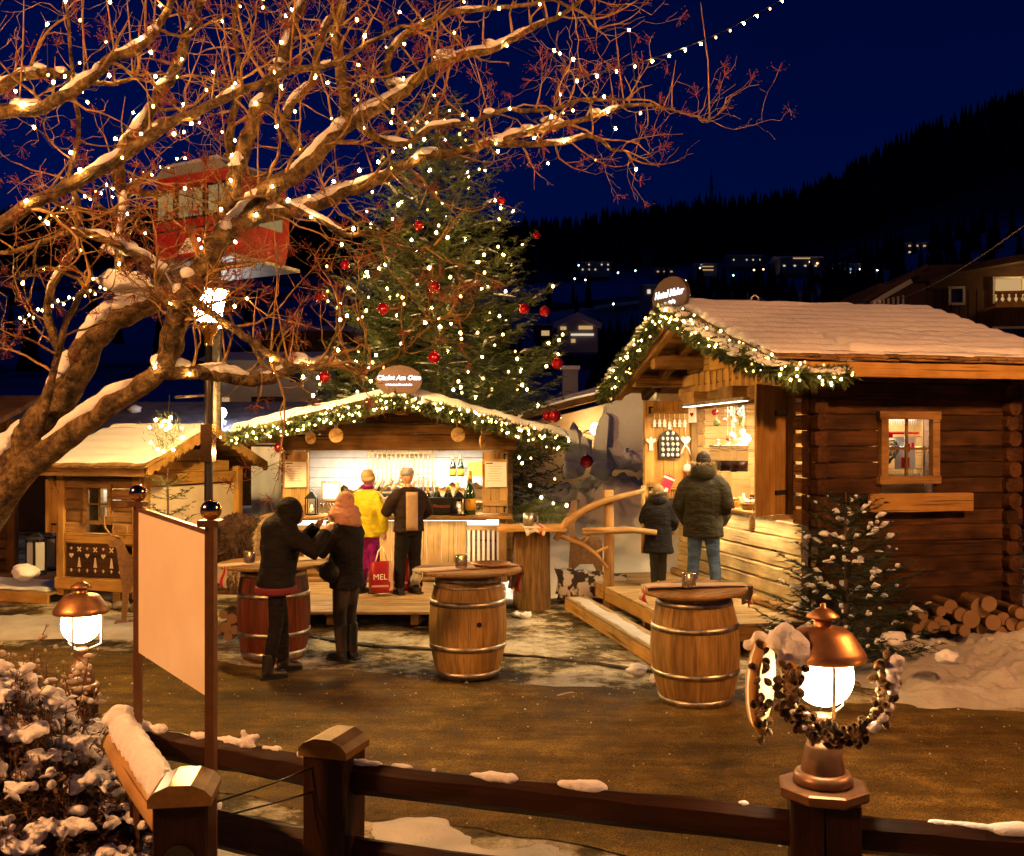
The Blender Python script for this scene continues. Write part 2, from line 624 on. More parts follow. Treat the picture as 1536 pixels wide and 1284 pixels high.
heap('snow_bank', -.75, 3.2, 13.7, 20.0, 110, 150, h_mid, snow_mat('grey snow', (.80, .79, .80), 5, .2, .9))


# snowy verge between the fence and the road, lower left corner
def h_near(x, y, u, w):
    e = sstep(0, .12, w) * sstep(1, .55, w + .12 * fbm(x, y, 1.5, 1)) * sstep(1, .55, u)
    return -.07 + e * (.105 + .05 * fbm(x, y, 2.1, 3) + .02 * fbm(x, y, 6, 3))


heap('snow_bank', -3.6, 1.3, 3.3, 6.15, 110, 70, h_near, M['snow_trod'])


# snow patches on the apron before the small stall
def h_left(x, y, u, w):
    e = sstep(0, .15, w) * sstep(1, .8, w) * sstep(1, .8, u)
    return -.06 + e * (.075 + .05 * fbm(x, y, 1.3, 7) + .02 * fbm(x, y, 5, 7))


heap('snow_bank', -9, -3.2, 10.8, 12.6, 110, 50, h_left, M['snow_trod'])


# ------------------------------------------------------------------ hill with forest
sky_px = [(-1400, 250), (-600, 300), (0, 318), (250, 316), (450, 332), (740, 338), (850, 334), (950, 320), (1060, 304), (1130, 298), (1210, 288), (1260, 270), (1300, 244), (1360, 208), (1420, 182), (1480, 162), (1536, 148), (1700, 100), (2000, 60), (3000, 40)]
RIDGE = 900.0


def ridge_z(px):
    for (a, ya), (c, yc) in zip(sky_px, sky_px[1:]):
        if a <= px <= c:
            y = ya + (yc - ya) * (px - a) / (c - a)
            return EYE + (CY - y - 8) / F * RIDGE
    return 250.0


def hill_z(px, d):
    zr = ridge_z(px)
    t = (d - 45) / (RIDGE - 45)
    if t <= 0:
        return -.5
    return (zr + .5) * (t ** 1.28) - .5 + (3.0 * fbm(px * d / F, d, .012, 2)) * min(1, t * 5) * (1 - .8 * max(0, t - .3))


m, nt, b = new_mat('snowfield and dark wood')
v = coords(nt, 'Object')
sep = nd(nt, 'ShaderNodeSeparateXYZ'); nt.links.new(v, sep.inputs[0])
n1 = noise_tex(nt, v, .012, 4, .6)
c = ramp(nt, n1, [(.40, (.012, .013, .012)), (.47, (.38, .38, .40)), (.60, (.55, .55, .57))])
mr = nd(nt, 'ShaderNodeMapRange'); mr.inputs['From Min'].default_value = 70; mr.inputs['From Max'].default_value = 95
nt.links.new(sep.outputs['Z'], mr.inputs['Value'])
c = mix(nt, mr.outputs[0], c, (.006, .007, .006))
nt.links.new(c, b.inputs['Base Color']); b.inputs['Roughness'].default_value = .9
M['hill'] = m
ds = [40, 50, 60, 75, 95, 120, 150, 190, 230, 280, 330, 390, 450, 520, 600, 680, 760, 830, 900, 980, 1100]
pxs = list(range(-1400, 3001, 50))
mb = MB(); vs = []
for d in ds:
    for px in pxs:
        z = hill_z(px, min(d, 900)) - (0 if d <= 900 else (d - 900) * .5)
        vs.append(((px - CX) / F * d, d, z))
n = len(pxs)
mb.add(vs, [(j * n + i, j * n + i + 1, (j + 1) * n + i + 1, (j + 1) * n + i) for j in range(len(ds) - 1) for i in range(n - 1)], True)
kind(mb.build('hill', M['hill']), 'structure')

rf = random.Random(5)
mb = MB()


def far_conifer(x, y, z, h):
    r = h * rf.uniform(.13, .2); a0 = rf.random() * 6
    for k, (zb, zt, rr) in enumerate(((.08, .62, 1.0), (.36, .84, .68), (.62, 1.0, .42))):
        o = [V((x + math.cos(a0 + i * 1.2566) * r * rr, y + math.sin(a0 + i * 1.2566) * r * rr, z + zb * h)) for i in range(5)]
        mb.add(o + [V((x, y, z + zt * h))], [(i, (i + 1) % 5, 5) for i in range(5)])


for i in range(900):                                   # the serrated skyline
    px = rf.uniform(-300, 1850); d = RIDGE - rf.uniform(0, 25)
    hgt = rf.uniform(7, 15) if px < 1200 else rf.uniform(10, 20)
    far_conifer((px - CX) / F * d, d, hill_z(px, d) - 1, hgt)
for i in range(2600):                                  # the wooded slope below
    px = rf.uniform(-300, 1850); d = rf.uniform(480, 880)
    far_conifer((px - CX) / F * d, d, hill_z(px, d) - 1, rf.uniform(10, 20))
for i in range(420):                                   # groves among the meadows
    px = rf.choice([rf.gauss(935, 22), rf.gauss(1080, 40), rf.gauss(1250, 50), rf.gauss(1400, 60), rf.gauss(600, 60), rf.uniform(-200, 1800)])
    d = rf.uniform(130, 330)
    if abs(px - 935) < 50:
        d = rf.uniform(110, 140)
    far_conifer((px - CX) / F * d, d, hill_z(px, d) - .5, rf.uniform(7, 13) if abs(px - 935) > 50 else rf.uniform(6, 11))
kind(mb.build('forest', plain('night forest', (.004, .005, .004), .9)), 'stuff')

# transmitter mast on the skyline
o = thing('transmitter_mast', 'slender dark transmitter mast on the wooded skyline', 'mast', P(1067, 296, 880))
mb = MB()
for a in range(3):
    an = a * 2.094
    mb.tube([(math.cos(an) * 1.6, math.sin(an) * 1.6, -6), (math.cos(an) * .9, math.sin(an) * .9, 12), (math.cos(an) * .3, math.sin(an) * .3, 20)], [.45, .4, .3], 5)
for z in range(-4, 20, 2):
    k = 1.6 - 1.2 * (z + 6) / 26
    mb.tube([(math.cos(a * 2.094) * k, math.sin(a * 2.094) * k, z) for a in range(4)], .22, 4)
mb.build('lattice', M['iron'], o)
MB().tube([(0, 0, 19), (0, 0, 27)], [.4, .2], 6).build('antenna', M['iron'], o)
MB().tube([(-1.5, 0, 8), (1.5, 0, 8)], [.8, .8], 8).build('dish', M['iron'], o)

# ------------------------------------------------------------------ houses of the village on the slope
M['h_wall'] = plain('rendered wall', (.30, .28, .27), .8)
M['h_wood'] = plain('dark timber wall', (.035, .012, .006), .9, 0, 3, .4)
M['h_roof'] = plain('snowy far roof', (.5, .5, .53), .8)
M['h_warm'] = emit('warm lit window', (1.0, .6, .25), .55)
M['h_white'] = emit('white lit window', (1.0, .82, .6), .75)
M['h_blue'] = emit('bluish lit window', (.25, .5, 1.0), .7)
M['h_dark'] = plain('dark window', (.01, .01, .015), .2)


def far_house(px, py, d, w, h, label, wins, wall='h_wall', glow=None, roof=.28, depth=None, gable=False):
    """px,py = pixel of the middle of the wall foot, wins = list of (u, v, wu, hv, material key)"""
    if d > 200:
        w, h = w * .72, h * .62
        wins = [(u, v_, wu * .75, hv * .8, k) for u, v_, wu, hv, k in wins]
    base = P(px, py, d)
    o = thing('house', label, 'house', base, 0, 'houses of the village on the slope')
    dep = depth or w * .8
    wallm = MB(); wallm.box((0, dep / 2, h * .35), (w, dep, h * 1.3))
    if gable:
        wallm.prism([(-w / 2, h), (w / 2, h), (0, h + w * roof)], dep, Matrix.Translation((0, dep / 2, 0)))
    wallm.build('wall', M[wall], o)
    rm = MB(); e = w * .08
    if gable:
        for sgn in (-1, 1):
            a = V((sgn * (w / 2 + e), -e, h - e * roof * 2)); rid = V((0, -e, h + w * roof))
            rm.add([a, rid, rid + V((0, dep + 2 * e, 0)), a + V((0, dep + 2 * e, 0)), a + V((0, 0, .45)), rid + V((0, 0, .45)), rid + V((0, dep + 2 * e, .45)), a + V((0, dep + 2 * e, .45))],
                   [(0, 1, 2, 3), (7, 6, 5, 4), (0, 4, 5, 1), (3, 2, 6, 7), (0, 3, 7, 4)])
    else:
        rh = dep * roof * .5
        y0, y1 = -e, dep + e
        rm.add([(-w / 2 - e, y0, h), (w / 2 + e, y0, h), (w / 2 + e, y1, h), (-w / 2 - e, y1, h), (-w / 2 - e, dep / 2, h + rh), (w / 2 + e, dep / 2, h + rh)],
               [(0, 1, 5, 4), (2, 3, 4, 5), (0, 4, 3), (1, 2, 5), (3, 2, 1, 0)])
    rm.build('roof', M['h_roof'], o)
    for (u, vv, wu, hv, k) in wins:
        MB().box((u * w, -.06, vv * h), (wu * w, .14, hv * h)).build('window', M[k], o)
    return o


def row(v, n, span=.8, wu=.07, hv=.14, k='h_warm', skip=()):
    return [(-span / 2 + span * i / max(1, n - 1), v, wu, hv, k) for i in range(n) if i not in skip]


far_house(1200, 404, 300, 17, 6, 'white chalet with lit eaves on a snowy knoll of the slope', row(.3, 4, k='h_white') + [(0.05, .92, .6, .1, 'h_warm')])
far_house(988, 466, 160, 5.4, 4.2, 'small white house beside the oval sign, three lit windows', [(-.3, .75, .1, .16, 'h_white'), (-.05, .75, .1, .16, 'h_white'), (-.05, .35, .1, .16, 'h_warm'), (.3, .6, .3, .4, 'h_wall')])
far_house(1276, 412, 300, 10, 5.5, 'blue lit house on the slope with warm lights to one side', row(.5, 3, .6, .1, .2, 'h_blue') + row(.2, 3, .6, .08, .12, 'h_white'))
far_house(1370, 384, 330, 15, 7, 'tall hotel on the slope with a warm lit top floor', row(.8, 4, .7, .1, .16) + row(.3, 4, .7, .08, .14, 'h_white', (2,)))
far_house(893, 410, 330, 15, 6, 'apartment house with white scattered windows high on the slope', row(.35, 5, .8, .06, .15, 'h_white', (3,)) + row(.8, 5, .8, .06, .15, 'h_white', (0, 2)))
far_house(1061, 410, 310, 9, 5, 'house with a yellow lit balcony band on the slope', [(0, .35, .8, .12, 'h_warm'), (0, .7, .8, .1, 'h_warm'), (-.3, .9, .1, .1, 'h_blue')])
far_house(1120, 396, 320, 14, 4.5, 'low house with a row of small cool windows among far trees', row(.5, 5, .85, .05, .2, 'h_white', (1,)))
far_house(997, 412, 340, 11, 3.5, 'small chalet with a dim orange lit front', row(.5, 3, .6, .13, .25, 'h_warm'))
far_house(1448, 402, 320, 13, 5, 'house with round white lights below the wooded hill', row(.4, 4, .8, .07, .2, 'h_white'))
far_house(1518, 386, 330, 10, 5, 'blue windowed house at the foot of the steep wood', row(.6, 3, .6, .12, .2, 'h_blue') + row(.2, 2, .5, .08, .14, 'h_white'))
far_house(866, 520, 75, 3.2, 1.5, 'gabled chalet with an orange lit balcony beside the Christmas fir', [(.12, .62, .55, .1, 'h_white'), (-.1, .3, .1, .18, 'h_warm'), (.2, .98, .34, .18, 'h_warm'), (-.34, .95, .14, .16, 'h_warm')], gable=True, roof=.22)
far_house(822, 512, 95, 2.6, 1.6, 'small dark house with one glowing window behind the fir tip', [(-.1, .5, .3, .3, 'h_warm'), (.38, .6, .12, .2, 'h_warm')], 'h_wood')
far_house(395, 652, 30, 3.4, 2.3, 'grey apartment block behind the stalls with small lit windows', [(-.37, .78, .08, .12, 'h_white'), (-.05, .76, .06, .11, 'h_white'), (-.34, .45, .06, .1, 'h_warm'), (.05, .45, .3, .12, 'h_dark'), (.3, .78, .1, .14, 'h_dark')], depth=3)
far_house(460, 600, 42, 3.5, 3.0, 'dark timber house half hidden by the fir, two tiny windows', [(-.3, .6, .06, .1, 'h_white'), (-.1, .6, .06, .1, 'h_white')], 'h_wood', depth=3)

# street lights of the village: a pole with a head each
pole_src = head_src = None
cols = {'w': emit('far white lamp', (1, .9, .75), 7), 'g': emit('far greenish lamp', (.5, 1, .75), 6), 'o': emit('far orange lamp', (1, .6, .25), 6), 'b': emit('far blue lamp', (.25, .5, 1), 5)}
lights = [(927, 409, 'g'), (868, 398, 'g'), (1100, 413, 'g'), (1131, 405, 'o'), (1154, 402, 'o'), (1215, 393, 'o'), (1226, 395, 'o'), (1250, 403, 'w'), (1290, 404, 'w'), (1316, 405, 'w'), (953, 406, 'g'),
          (1015, 422, 'w'), (1022, 421, 'w'), (1034, 443, 'g'), (920, 456, 'w'), (1028, 421, 'w'), (1464, 394, 'o'), (1485, 396, 'w'), (1500, 397, 'w'), (1514, 399, 'w'), (1472, 414, 'w'), (1442, 386, 'w'), (1050, 402, 'o'), (862, 418, 'w'), (878, 420, 'w'), (1145, 404, 'o')]
for px, py, k in lights:
    d = 300 if py < 430 else 170
    p = P(px, py, d)
    nm = {'w': 'white', 'g': 'greenish', 'o': 'orange', 'b': 'blue'}[k]
    o = thing('village_lamp', 'tiny %s street light shining among the village houses on the slope' % nm, 'street light', (p.x, p.y, p.z - 4), 0, 'street lights on the far slope, ' + nm)
    MB().tube([(0, 0, -2), (0, 0, 3.7)], .07, 4).build('pole', M['iron'], o)
    MB().blob((0, 0, 4), .30 if d > 200 else .2, 1, 0).build('lamp_head', cols[k], o)

# ------------------------------------------------------------------ big timber house at the right edge
o = thing('timber_house', 'dark red timber house with a yellow lit carved balcony', 'house', (14.0, 30, .72), R(-6))
MB().box((3.2, 4, 2.9), (8.4, 8, 8.4)).build('wall', M['h_wood'], o)
mb = MB()
for i in range(34):
    mb.beam((-1.0 + i * .25, -.03, 0), (-1.0 + i * .25, -.03, 6.3), .22, .05, up=(0, 1, 0))
mb.build('cladding', M['h_wood'], o)
mb = MB()
mb.beam((-1.6, 3.6, 6.62), (5.0, 3.6, 7.7), 9.0, .2, up=(-.16, 0, .98))
mb.build('roof', M['h_wood'], o)
for (x, z, w, h, k) in ((-.25, 6.1, .42, .5, 'h_dark'), (1.7, 6.25, 1.7, .75, 'h_warm'), (2.0, 4.75, 2.3, .7, 'h_dark')):
    wm = MB().box((x, -.1, z), (w, .1, h)).build('window', M[k], o)
    f = MB()
    for xx in ([x - w / 2, x, x + w / 2] if w > 1 else [x - w / 2, x + w / 2]):
        f.box((xx, -.17, z), (.07, .06, h + .08))
    for zz in (z - h / 2, z + h / 2):
        f.box((x, -.17, zz), (w, .06, .07))
    f.build('window_frame', M['h_wall'], wm)
bal = MB(); bal.box((2.6, -.65, 5.62), (4.2, 1.2, .1)).box((2.6, -1.2, 6.02), (4.2, .08, .09)).box((2.6, -1.2, 5.70), (4.2, .08, .07))
bal = bal.build('balcony', M['plank_yellow'], o)
for i in range(22):
    MB().prism([(-.07, 0), (.07, 0), (.07, .14), (.03, .2), (.075, .27), (.06, .36), (0, .4), (-.06, .36), (-.075, .27), (-.03, .2), (-.07, .14)], .03, Matrix.Translation((.6 + i * .19, -1.24, 5.62))).build('baluster', M['plank_yellow'], bal)
for x in (2.95,):
    MB().beam((x, -1.2, 3.9), (x, -1.2, 5.6), .12, .12).build('post', M['plank_yellow'], o)
L = bpy.data.lights.new('balcony lamp', 'POINT'); L.energy = 45; L.color = (1, .62, .18); L.shadow_soft_size = .1
lo = bpy.data.objects.new('lamp_light', L); COL.objects.link(lo); lo.parent = o; lo.location = (1.6, -.9, 6.5)
MB().blob((1.6, -.9, 6.72), (.1, .1, .13), 2, 0).build('balcony_lamp', M['h_white'], o)

# house gable with white fretwork just above the snow roof
o = thing('fretwork_gable_house', 'dark house with pale fretwork gable peeping over the snowy roof ridge', 'house', P(1336, 470, 26))
MB().box((.3, 1.5, -.9), (1.3, 3, 3.4)).build('wall', M['h_wood'], o)
MB().beam((-.55, -.1, .25), (.5, -.1, .85), .12, .14, up=(0, 1, 0)).build('bargeboard', M['h_wall'], o)
for i in range(6):
    MB().box((-.35 + i * .13, -.08, .12 + i * .035), (.05, .04, .42 - i * .01)).build('fret', M['h_wall'], o)
MB().beam((-.8, 1.4, .3), (.95, 1.4, 1.25), 3.1, .12, up=(-.4, 0, .8)).build('roof', M['h_wood'], o)

# house with the bright wall lamp behind the ice sculpture
o = thing('plastered_house', 'low plastered house with a glowing wall lamp and snowy sloping roof', 'house', (1.75, 25, 0))
MB().prism([(-1.9, 0), (3.2, 0), (3.2, 3.9), (-1.9, 2.62)], 3.5, Matrix.Translation((0, 1.75, 0))).build('wall', plain('ochre plaster', (.55, .38, .2), .8, 0, 5, .15), o)
MB().beam((-2.3, 1.6, 2.74), (3.4, 1.6, 4.17), 4.2, .16, up=(-.24, 0, .97)).build('roof_board', M['log_mid'], o)
rb = MB().beam((-2.35, 1.6, 2.90), (3.4, 1.6, 4.33), 4.3, .16, up=(-.24, 0, .97), ch=.05, seg=8, jit=.012).build('roof_snow', M['snow'], o)
MB().box((-.15, 1.7, 3.65), (.42, .42, 1.3)).build('chimney', M['h_wall'], o)
MB().box((-.15, 1.7, 4.33), (.52, .52, .1)).build('chimney_cap', M['snow'], o)
MB().blob((.38, -.22, 2.62), (.13, .1, .17), 2, 0).build('wall_lamp', emit('wall lamp', (1, .75, .42), 14), o)
L = bpy.data.lights.new('wall lamp', 'POINT'); L.energy = 55; L.color = (1, .66, .3); L.shadow_soft_size = .12
lo = bpy.data.objects.new('lamp_light', L); COL.objects.link(lo); lo.parent = o; lo.location = (.38, -.5, 2.62)

# long dark roof behind the left stall
o = thing('long_shed', 'long shed with a dark purplish snow streaked slat roof behind the small stall', 'shed', (-11.5, 24, 0))
MB().box((2.5, 3, 1.2), (11, 5, 2.4)).build('wall', M['h_wood'], o)
for i in range(9):
    a = i / 9
    MB().beam((-4, -.4 + a * 2.9, 2.45 + a * .95), (8.2, -.4 + a * 2.9, 2.45 + a * .95), .36, .07, up=(0, -.31, .95)).build('roof_slat', plain('roof slat', (.12, .10, .13), .7, 0, 3, .5) if i == 0 else bpy.data.materials['roof slat'], o)
for x, t in ((-2.4, .5), (1.6, .62), (6.0, .5), (4.2, .2)):
    MB().blob((x, -.4 + t * 2.9, 2.55 + t * .95), (.18, .16, .12), 2, .4, 2, x).build('snow_lump', M['snow'], o)

# overhead cable at upper right
mb = MB()
a, c2 = P(1600, 240, 9.0), P(1350, 448, 26)
a = a + (a - c2) * .55
pts = [a.lerp(c2, t / 20) - V((0, 0, .35 * math.sin(PI * t / 20))) for t in range(21)]
mb.tube(pts, .012, 5)
tag(mb.build('overhead_cable', plain('grey cable', (.16, .12, .09), .6)), 'thin overhead cable slanting up from the fretwork gable to the sky', 'cable')

# ================================================================== STALLS
def point_light(parent, loc, energy, color, size=.08, name='lamp_light'):
    L = bpy.data.lights.new(name, 'POINT'); L.energy = energy; L.color = color; L.shadow_soft_size = size
    o = bpy.data.objects.new(name, L); COL.objects.link(o); o.parent = parent; o.location = loc
    return o


def area_light(parent, loc, energy, color, sx, sy, rot=(0, 0, 0), name='lamp_light'):
    L = bpy.data.lights.new(name, 'AREA'); L.energy = energy; L.color = color; L.shape = 'RECTANGLE'; L.size = sx; L.size_y = sy
    o = bpy.data.objects.new(name, L); COL.objects.link(o); o.parent = parent; o.location = loc; o.rotation_euler = rot
    return o


def snow_sheet(name, O, a, b, nx, ny, th, parent, mat, seed=0.0, ripple=0.0, up=V((0, 0, 1)), edge=.06, wob=.05, gap=0.0):
    """a blanket of snow on a sloping roof: O corner, a along the ridge, b down the slope"""
    O, a, b = V(O), V(a), V(b)
    top, bot = [], []
    for j in range(ny + 1):
        for i in range(nx + 1):
            s, t = i / nx, j / ny
            wx = wob * fbm(t * b.length * 2 + seed, s * 3, 1.0, seed) * (1 if i in (0, nx) else .3)
            wy = wob * fbm(s * a.length * 2, t * 3 + 5, 1.0, seed + 3) * (1 if j in (0, ny) else .3)
            p = O + a * s + b * t + a.normalized() * wx + b.normalized() * wy
            de = min(s * a.length, (1 - s) * a.length, t * b.length + .2, (1 - t) * b.length)
            e = math.sqrt(max(0.0, min(1, de / edge)) * (2 - max(0.0, min(1, de / edge)))) if de < edge else 1
            h = th * (1 + .35 * fbm(s * a.length, t * b.length, .8, seed + 9) + .14 * fbm(s * a.length, t * b.length, 3.1, seed)) * e
            h += ripple * math.sin(t * b.length * 2 * PI / .27 + 1.2 * fbm(s * a.length, t, .6, seed)) * e
            top.append(p + up * max(h, .004)); bot.append(p - up * .01)
    n = (nx + 1) * (ny + 1); w = nx + 1
    fs = [(j * w + i, (j + 1) * w + i, (j + 1) * w + i + 1, j * w + i + 1) for j in range(ny) for i in range(nx)]
    rim = [(0, i) for i in range(nx)] + [(j, nx) for j in range(ny)] + [(ny, i) for i in range(nx, 0, -1)] + [(j, 0) for j in range(ny, 0, -1)]
    idx = [j * w + i for j, i in rim]
    mb = MB()
    fs += [(idx[k], idx[(k + 1) % len(idx)], idx[(k + 1) % len(idx)] + n, idx[k] + n) for k in range(len(idx))]
    if a.cross(b).dot(up) > 0:
        fs = [tuple(reversed(f)) for f in fs]
    fs = [tuple(reversed(f)) for f in fs]
    mb.add(top + bot, fs, True)
    return kind(mb.build(name, mat, parent), 'stuff')


def garland(name, label, path, r, parent_loc, nlights, dens, bulb_r, needle=None, snow=.25, seed=1, hang=0.0):
    """fir garland swept along a path with bulbs; its bulbs are parts"""
    rg = random.Random(seed)
    o = thing(name, label, 'garland', parent_loc)
    path = [V(p) - V(parent_loc) for p in path]
    segs = [(path[i], path[i + 1]) for i in range(len(path) - 1)]
    tot = sum((q - p).length for p, q in segs)

    def at(t):
        L = t * tot
        for p, q in segs:
            l = (q - p).length
            if L <= l:
                return p.lerp(q, L / l), (q - p).normalized()
            L -= l
        return path[-1], (path[-1] - path[-2]).normalized()
    mb = MB(); sn = MB()
    for i in range(int(tot * dens)):
        c, tdir = at(rg.random())
        k = .75 + .45 * noise.noise(c * 2.7 + V((seed, 0, 0)))
        u = V((rg.gauss(0, 1), rg.gauss(0, 1), rg.gauss(0, 1))); u = (u - tdir * u.dot(tdir)).normalized()
        out = (u + tdir * rg.uniform(-.9, .9)).normalized()
        st = c + u * r * .15 * rg.random(); L = r * k * rg.uniform(.7, 1.25)
        tip = st + out * L + V((0, 0, -.02 * rg.random()))
        # a short sprig: stem with needles either side
        sd = out.cross(V((rg.gauss(0, 1), rg.gauss(0, 1), rg.gauss(0, 1)))).normalized()
        for kk in (.3, .5, .68, .84, 1.0):
            b0 = st.lerp(tip, kk - .12); nl = .055 + .035 * rg.random()
            for sg in (-1, 1):
                e = b0 + out * nl * .8 + sd * sg * nl * .6
                w = out.cross(sd) * .0065 + out * .004
                mb.add([b0 - w, b0 + w, e], [(0, 1, 2)])
        if rg.random() < snow and u.z > .35:
            sn.blob(c + u * r * .8 * k, (.05 + .05 * rg.random(), .05 + .04 * rg.random(), .025), 1, .3, 2, rg.random() * 9)
    kind(mb.build('sprigs', needle or M['needle'], o), 'stuff')
    MB().tube([at(i / 24)[0] for i in range(25)], r * .22, 6).build('stem', M['needle_dark'], o)
    if sn.v:
        kind(sn.build('snow', M['snow'], o), 'stuff')
    src = None
    for i in range(nlights):
        c, tdir = at((i + rg.random() * .9) / nlights)
        an = rg.uniform(0, 2 * PI)
        pos = c + V((math.cos(an), -.75 - .35 * rg.random(), math.sin(an) * .9)) * r * rg.uniform(.55, 1.0) * .95
        if src is None:
            src = MB().blob((0, 0, 0), (bulb_r, bulb_r, bulb_r * 1.25), 1, 0).build('bulb', M['bulb_g'], o)
            src.location = pos
        else:
            inst(src, 'bulb', o, pos)
    return o


# ------------------------------------------------------------------ middle stall
O = V((-1.66, 13.9, 0))
hut = thing('market_stall', 'wide wooden stall selling sparkling wine under a garlanded snowy gable', 'market stall', O)
DK = .22
for i in range(17):                                                     # deck in front
    y = -2.45 + i * .145
    MB().beam((-1.62 + random.uniform(-.03, .03), y, DK - .02), (1.56 + random.uniform(-.03, .03), y, DK - .02), .138, .035, ch=.005).build('deck_board', M['deck'], hut)
for x in (-1.5, -.5, .5, 1.45):
    MB().beam((x, -2.4, DK - .11), (x, 0, DK - .11), .09, .14).build('joist', M['log_mid'], hut)
# counter front: upright boards, slatted heaters at both ends
x = -.98; k = 0
while x < .98:
    w = random.choice([.15, .17, .19, .21])
    if x + w > 1.0:
        w = 1.0 - x
    MB().beam((x + w / 2, -.02 + random.uniform(-.006, .006), .36), (x + w / 2, -.02, 1.14), w - .006, .03, up=(0, 1, 0), ch=.004).build('counter_board', M['plank_light'], hut)
    x += w
for sx in (-1, 1):
    MB().box((sx * 1.25, .06, .74), (.5, .04, .8)).build('heater_back', M['plank_light'], hut)
    for q in range(7):
        MB().beam((sx * 1.25 - .21 + q * .07, -.02, .42), (sx * 1.25 - .21 + q * .07, -.02, .98), .038, .03, up=(0, 1, 0)).build('slat', M['paper'], hut)
    MB().beam((sx * 1.25 - .24, -.03, .99), (sx * 1.25 + .24, -.03, .99), .03, .05).build('slat_rail', M['plank_light'], hut)
    lm = MB().box((sx * 1.25, -.03, 1.075), (.46, .04, .075)).build('strip_lamp', emit('strip lamp', (1, .84, .62), 3.2) if sx < 0 else bpy.data.materials['strip lamp'], hut)
    MB().beam((sx * 1.53, 0, DK), (sx * 1.53, 0, 2.14), .12, .12, ch=.01).build('post', M['log_mid'], hut)
for q in range(2):
    MB().beam((-1.6, .01 + .01 * q, DK + .035 + q * .075), (1.6, .01 + .01 * q, DK + .035 + q * .075), .12, .07, ch=.02, seg=10, jit=.008).build('base_log', M['log_mid'], hut)
MB().beam((-1.85, -.12, 1.17), (1.66, -.12, 1.17), .62, .05, ch=.012, seg=8, jit=.004).build('counter_top', M['log_mid'], hut)
us = MB().box((0, -.30, 1.135), (2.6, .06, .02)).build('under_counter_lamp', M['steel'], hut)
MB().box((0, -.30, 1.122), (2.5, .03, .006)).build('lamp_glass', emit('under counter lamp', (1, .8, .5), 6), us)
area_light(hut, (0, -.30, 1.117), 22, (1, .70, .36), 2.5, .03)
# wall above the opening
MB().beam((-1.72, -.02, 2.22), (1.72, -.02, 2.22), .12, .22, ch=.02, seg=10, jit=.005).build('lintel', M['log_mid'], hut)
zz = 2.33
RX, RZ, LEX, LEZ, REX, REZ = .105, 2.86, -2.12, 2.32, 2.36, 2.24


def roof_z(x):
    return RZ + (LEZ - RZ) * (RX - x) / (RX - LEX) if x < RX else RZ + (REZ - RZ) * (x - RX) / (REX - RX)


for q in range(3):
    h = .16; zt = zz + h
    xl = RX - (RZ - .08 - zt) / ((RZ - LEZ) / (RX - LEX)); xr = RX + (RZ - .08 - zt) / ((RZ - REZ) / (REX - RX))
    xl, xr = max(xl, -1.9), min(xr, 1.95)
    if xr - xl > .3:
        MB().beam((xl, 0, zz + h / 2), (xr, 0, zz + h / 2), .08, h - .012, ch=.01, seg=6, jit=.004).build('gable_board', M['log_dark'] if q else M['log_mid'], hut)
    zz += h
for sx in (-1, 1):                                                       # cheek walls and side logs
    for q in range(12):
        MB().beam((sx * 1.62, .05, .3 + q * .155), (sx * 1.62, 1.85, .3 + q * .155), .1, .15, ch=.02).build('wall_log', M['log_mid'], hut)
# back wall, inside
for q in range(13):
    MB().beam((-1.57, 1.55, .3 + q * .16), (1.57, 1.55, .3 + q * .16), .05, .155, ch=.008).build('back_board', plain('whitewashed board', (.62, .58, .52), .7, 0, 6, .12, .2) if q == 0 else bpy.data.materials['whitewashed board'], hut)
# roof: boards, barge boards, purlins, snow
for side in (-1, 1):
    ex, ez = (LEX, LEZ) if side < 0 else (REX, REZ)
    rid, ev = V((RX, 0, RZ)), V((ex, 0, ez)); n = 12
    for q in range(n):
        p = rid.lerp(ev, (q + .5) / n)
        wv = (ev - rid).length / n
        nrm = V((-(ev - rid).z, 0, (ev - rid).x)).normalized()
        if nrm.z < 0:
            nrm = -nrm
        MB().beam(p + V((0, -.72, 0)) + nrm * .02, p + V((0, 2.05, 0)) + nrm * .02, wv - .006, .03, up=nrm, ch=.003).build('roof_board', M['log_dark'], hut)
    MB().beam(rid + V((0, -.76, -.03)), ev + V((0, -.76, -.03)), .04, .15, ch=.006).build('barge_board', M['log_mid'], hut)
    MB().beam(rid + V((0, -.15, -.10)), ev + V((0, -.15, -.10)), .1, .12, ch=.01).build('rafter', M['log_mid'], hut)
    for t in (.52, .86):
        p = rid.lerp(ev, t)
        MB().beam(p + V((0, -.62, -.12)), p + V((0, 1.9, -.12)), .12, .13, ch=.012).build('purlin', M['log_mid'], hut)
    out = (ev - rid).normalized() * .08
    snow_sheet('roof_snow', rid + V((0, -.82, .06)), V((0, 2.95, 0)), ev + out - rid, 26, 40, .10, hut, M['snow'], side * 3.0, .006, edge=.09, wob=.07)
MB().beam((RX, -.74, RZ - .15), (RX, 1.95, RZ - .15), .15, .2, ch=.012).build('ridge_beam', M['log_mid'], hut)
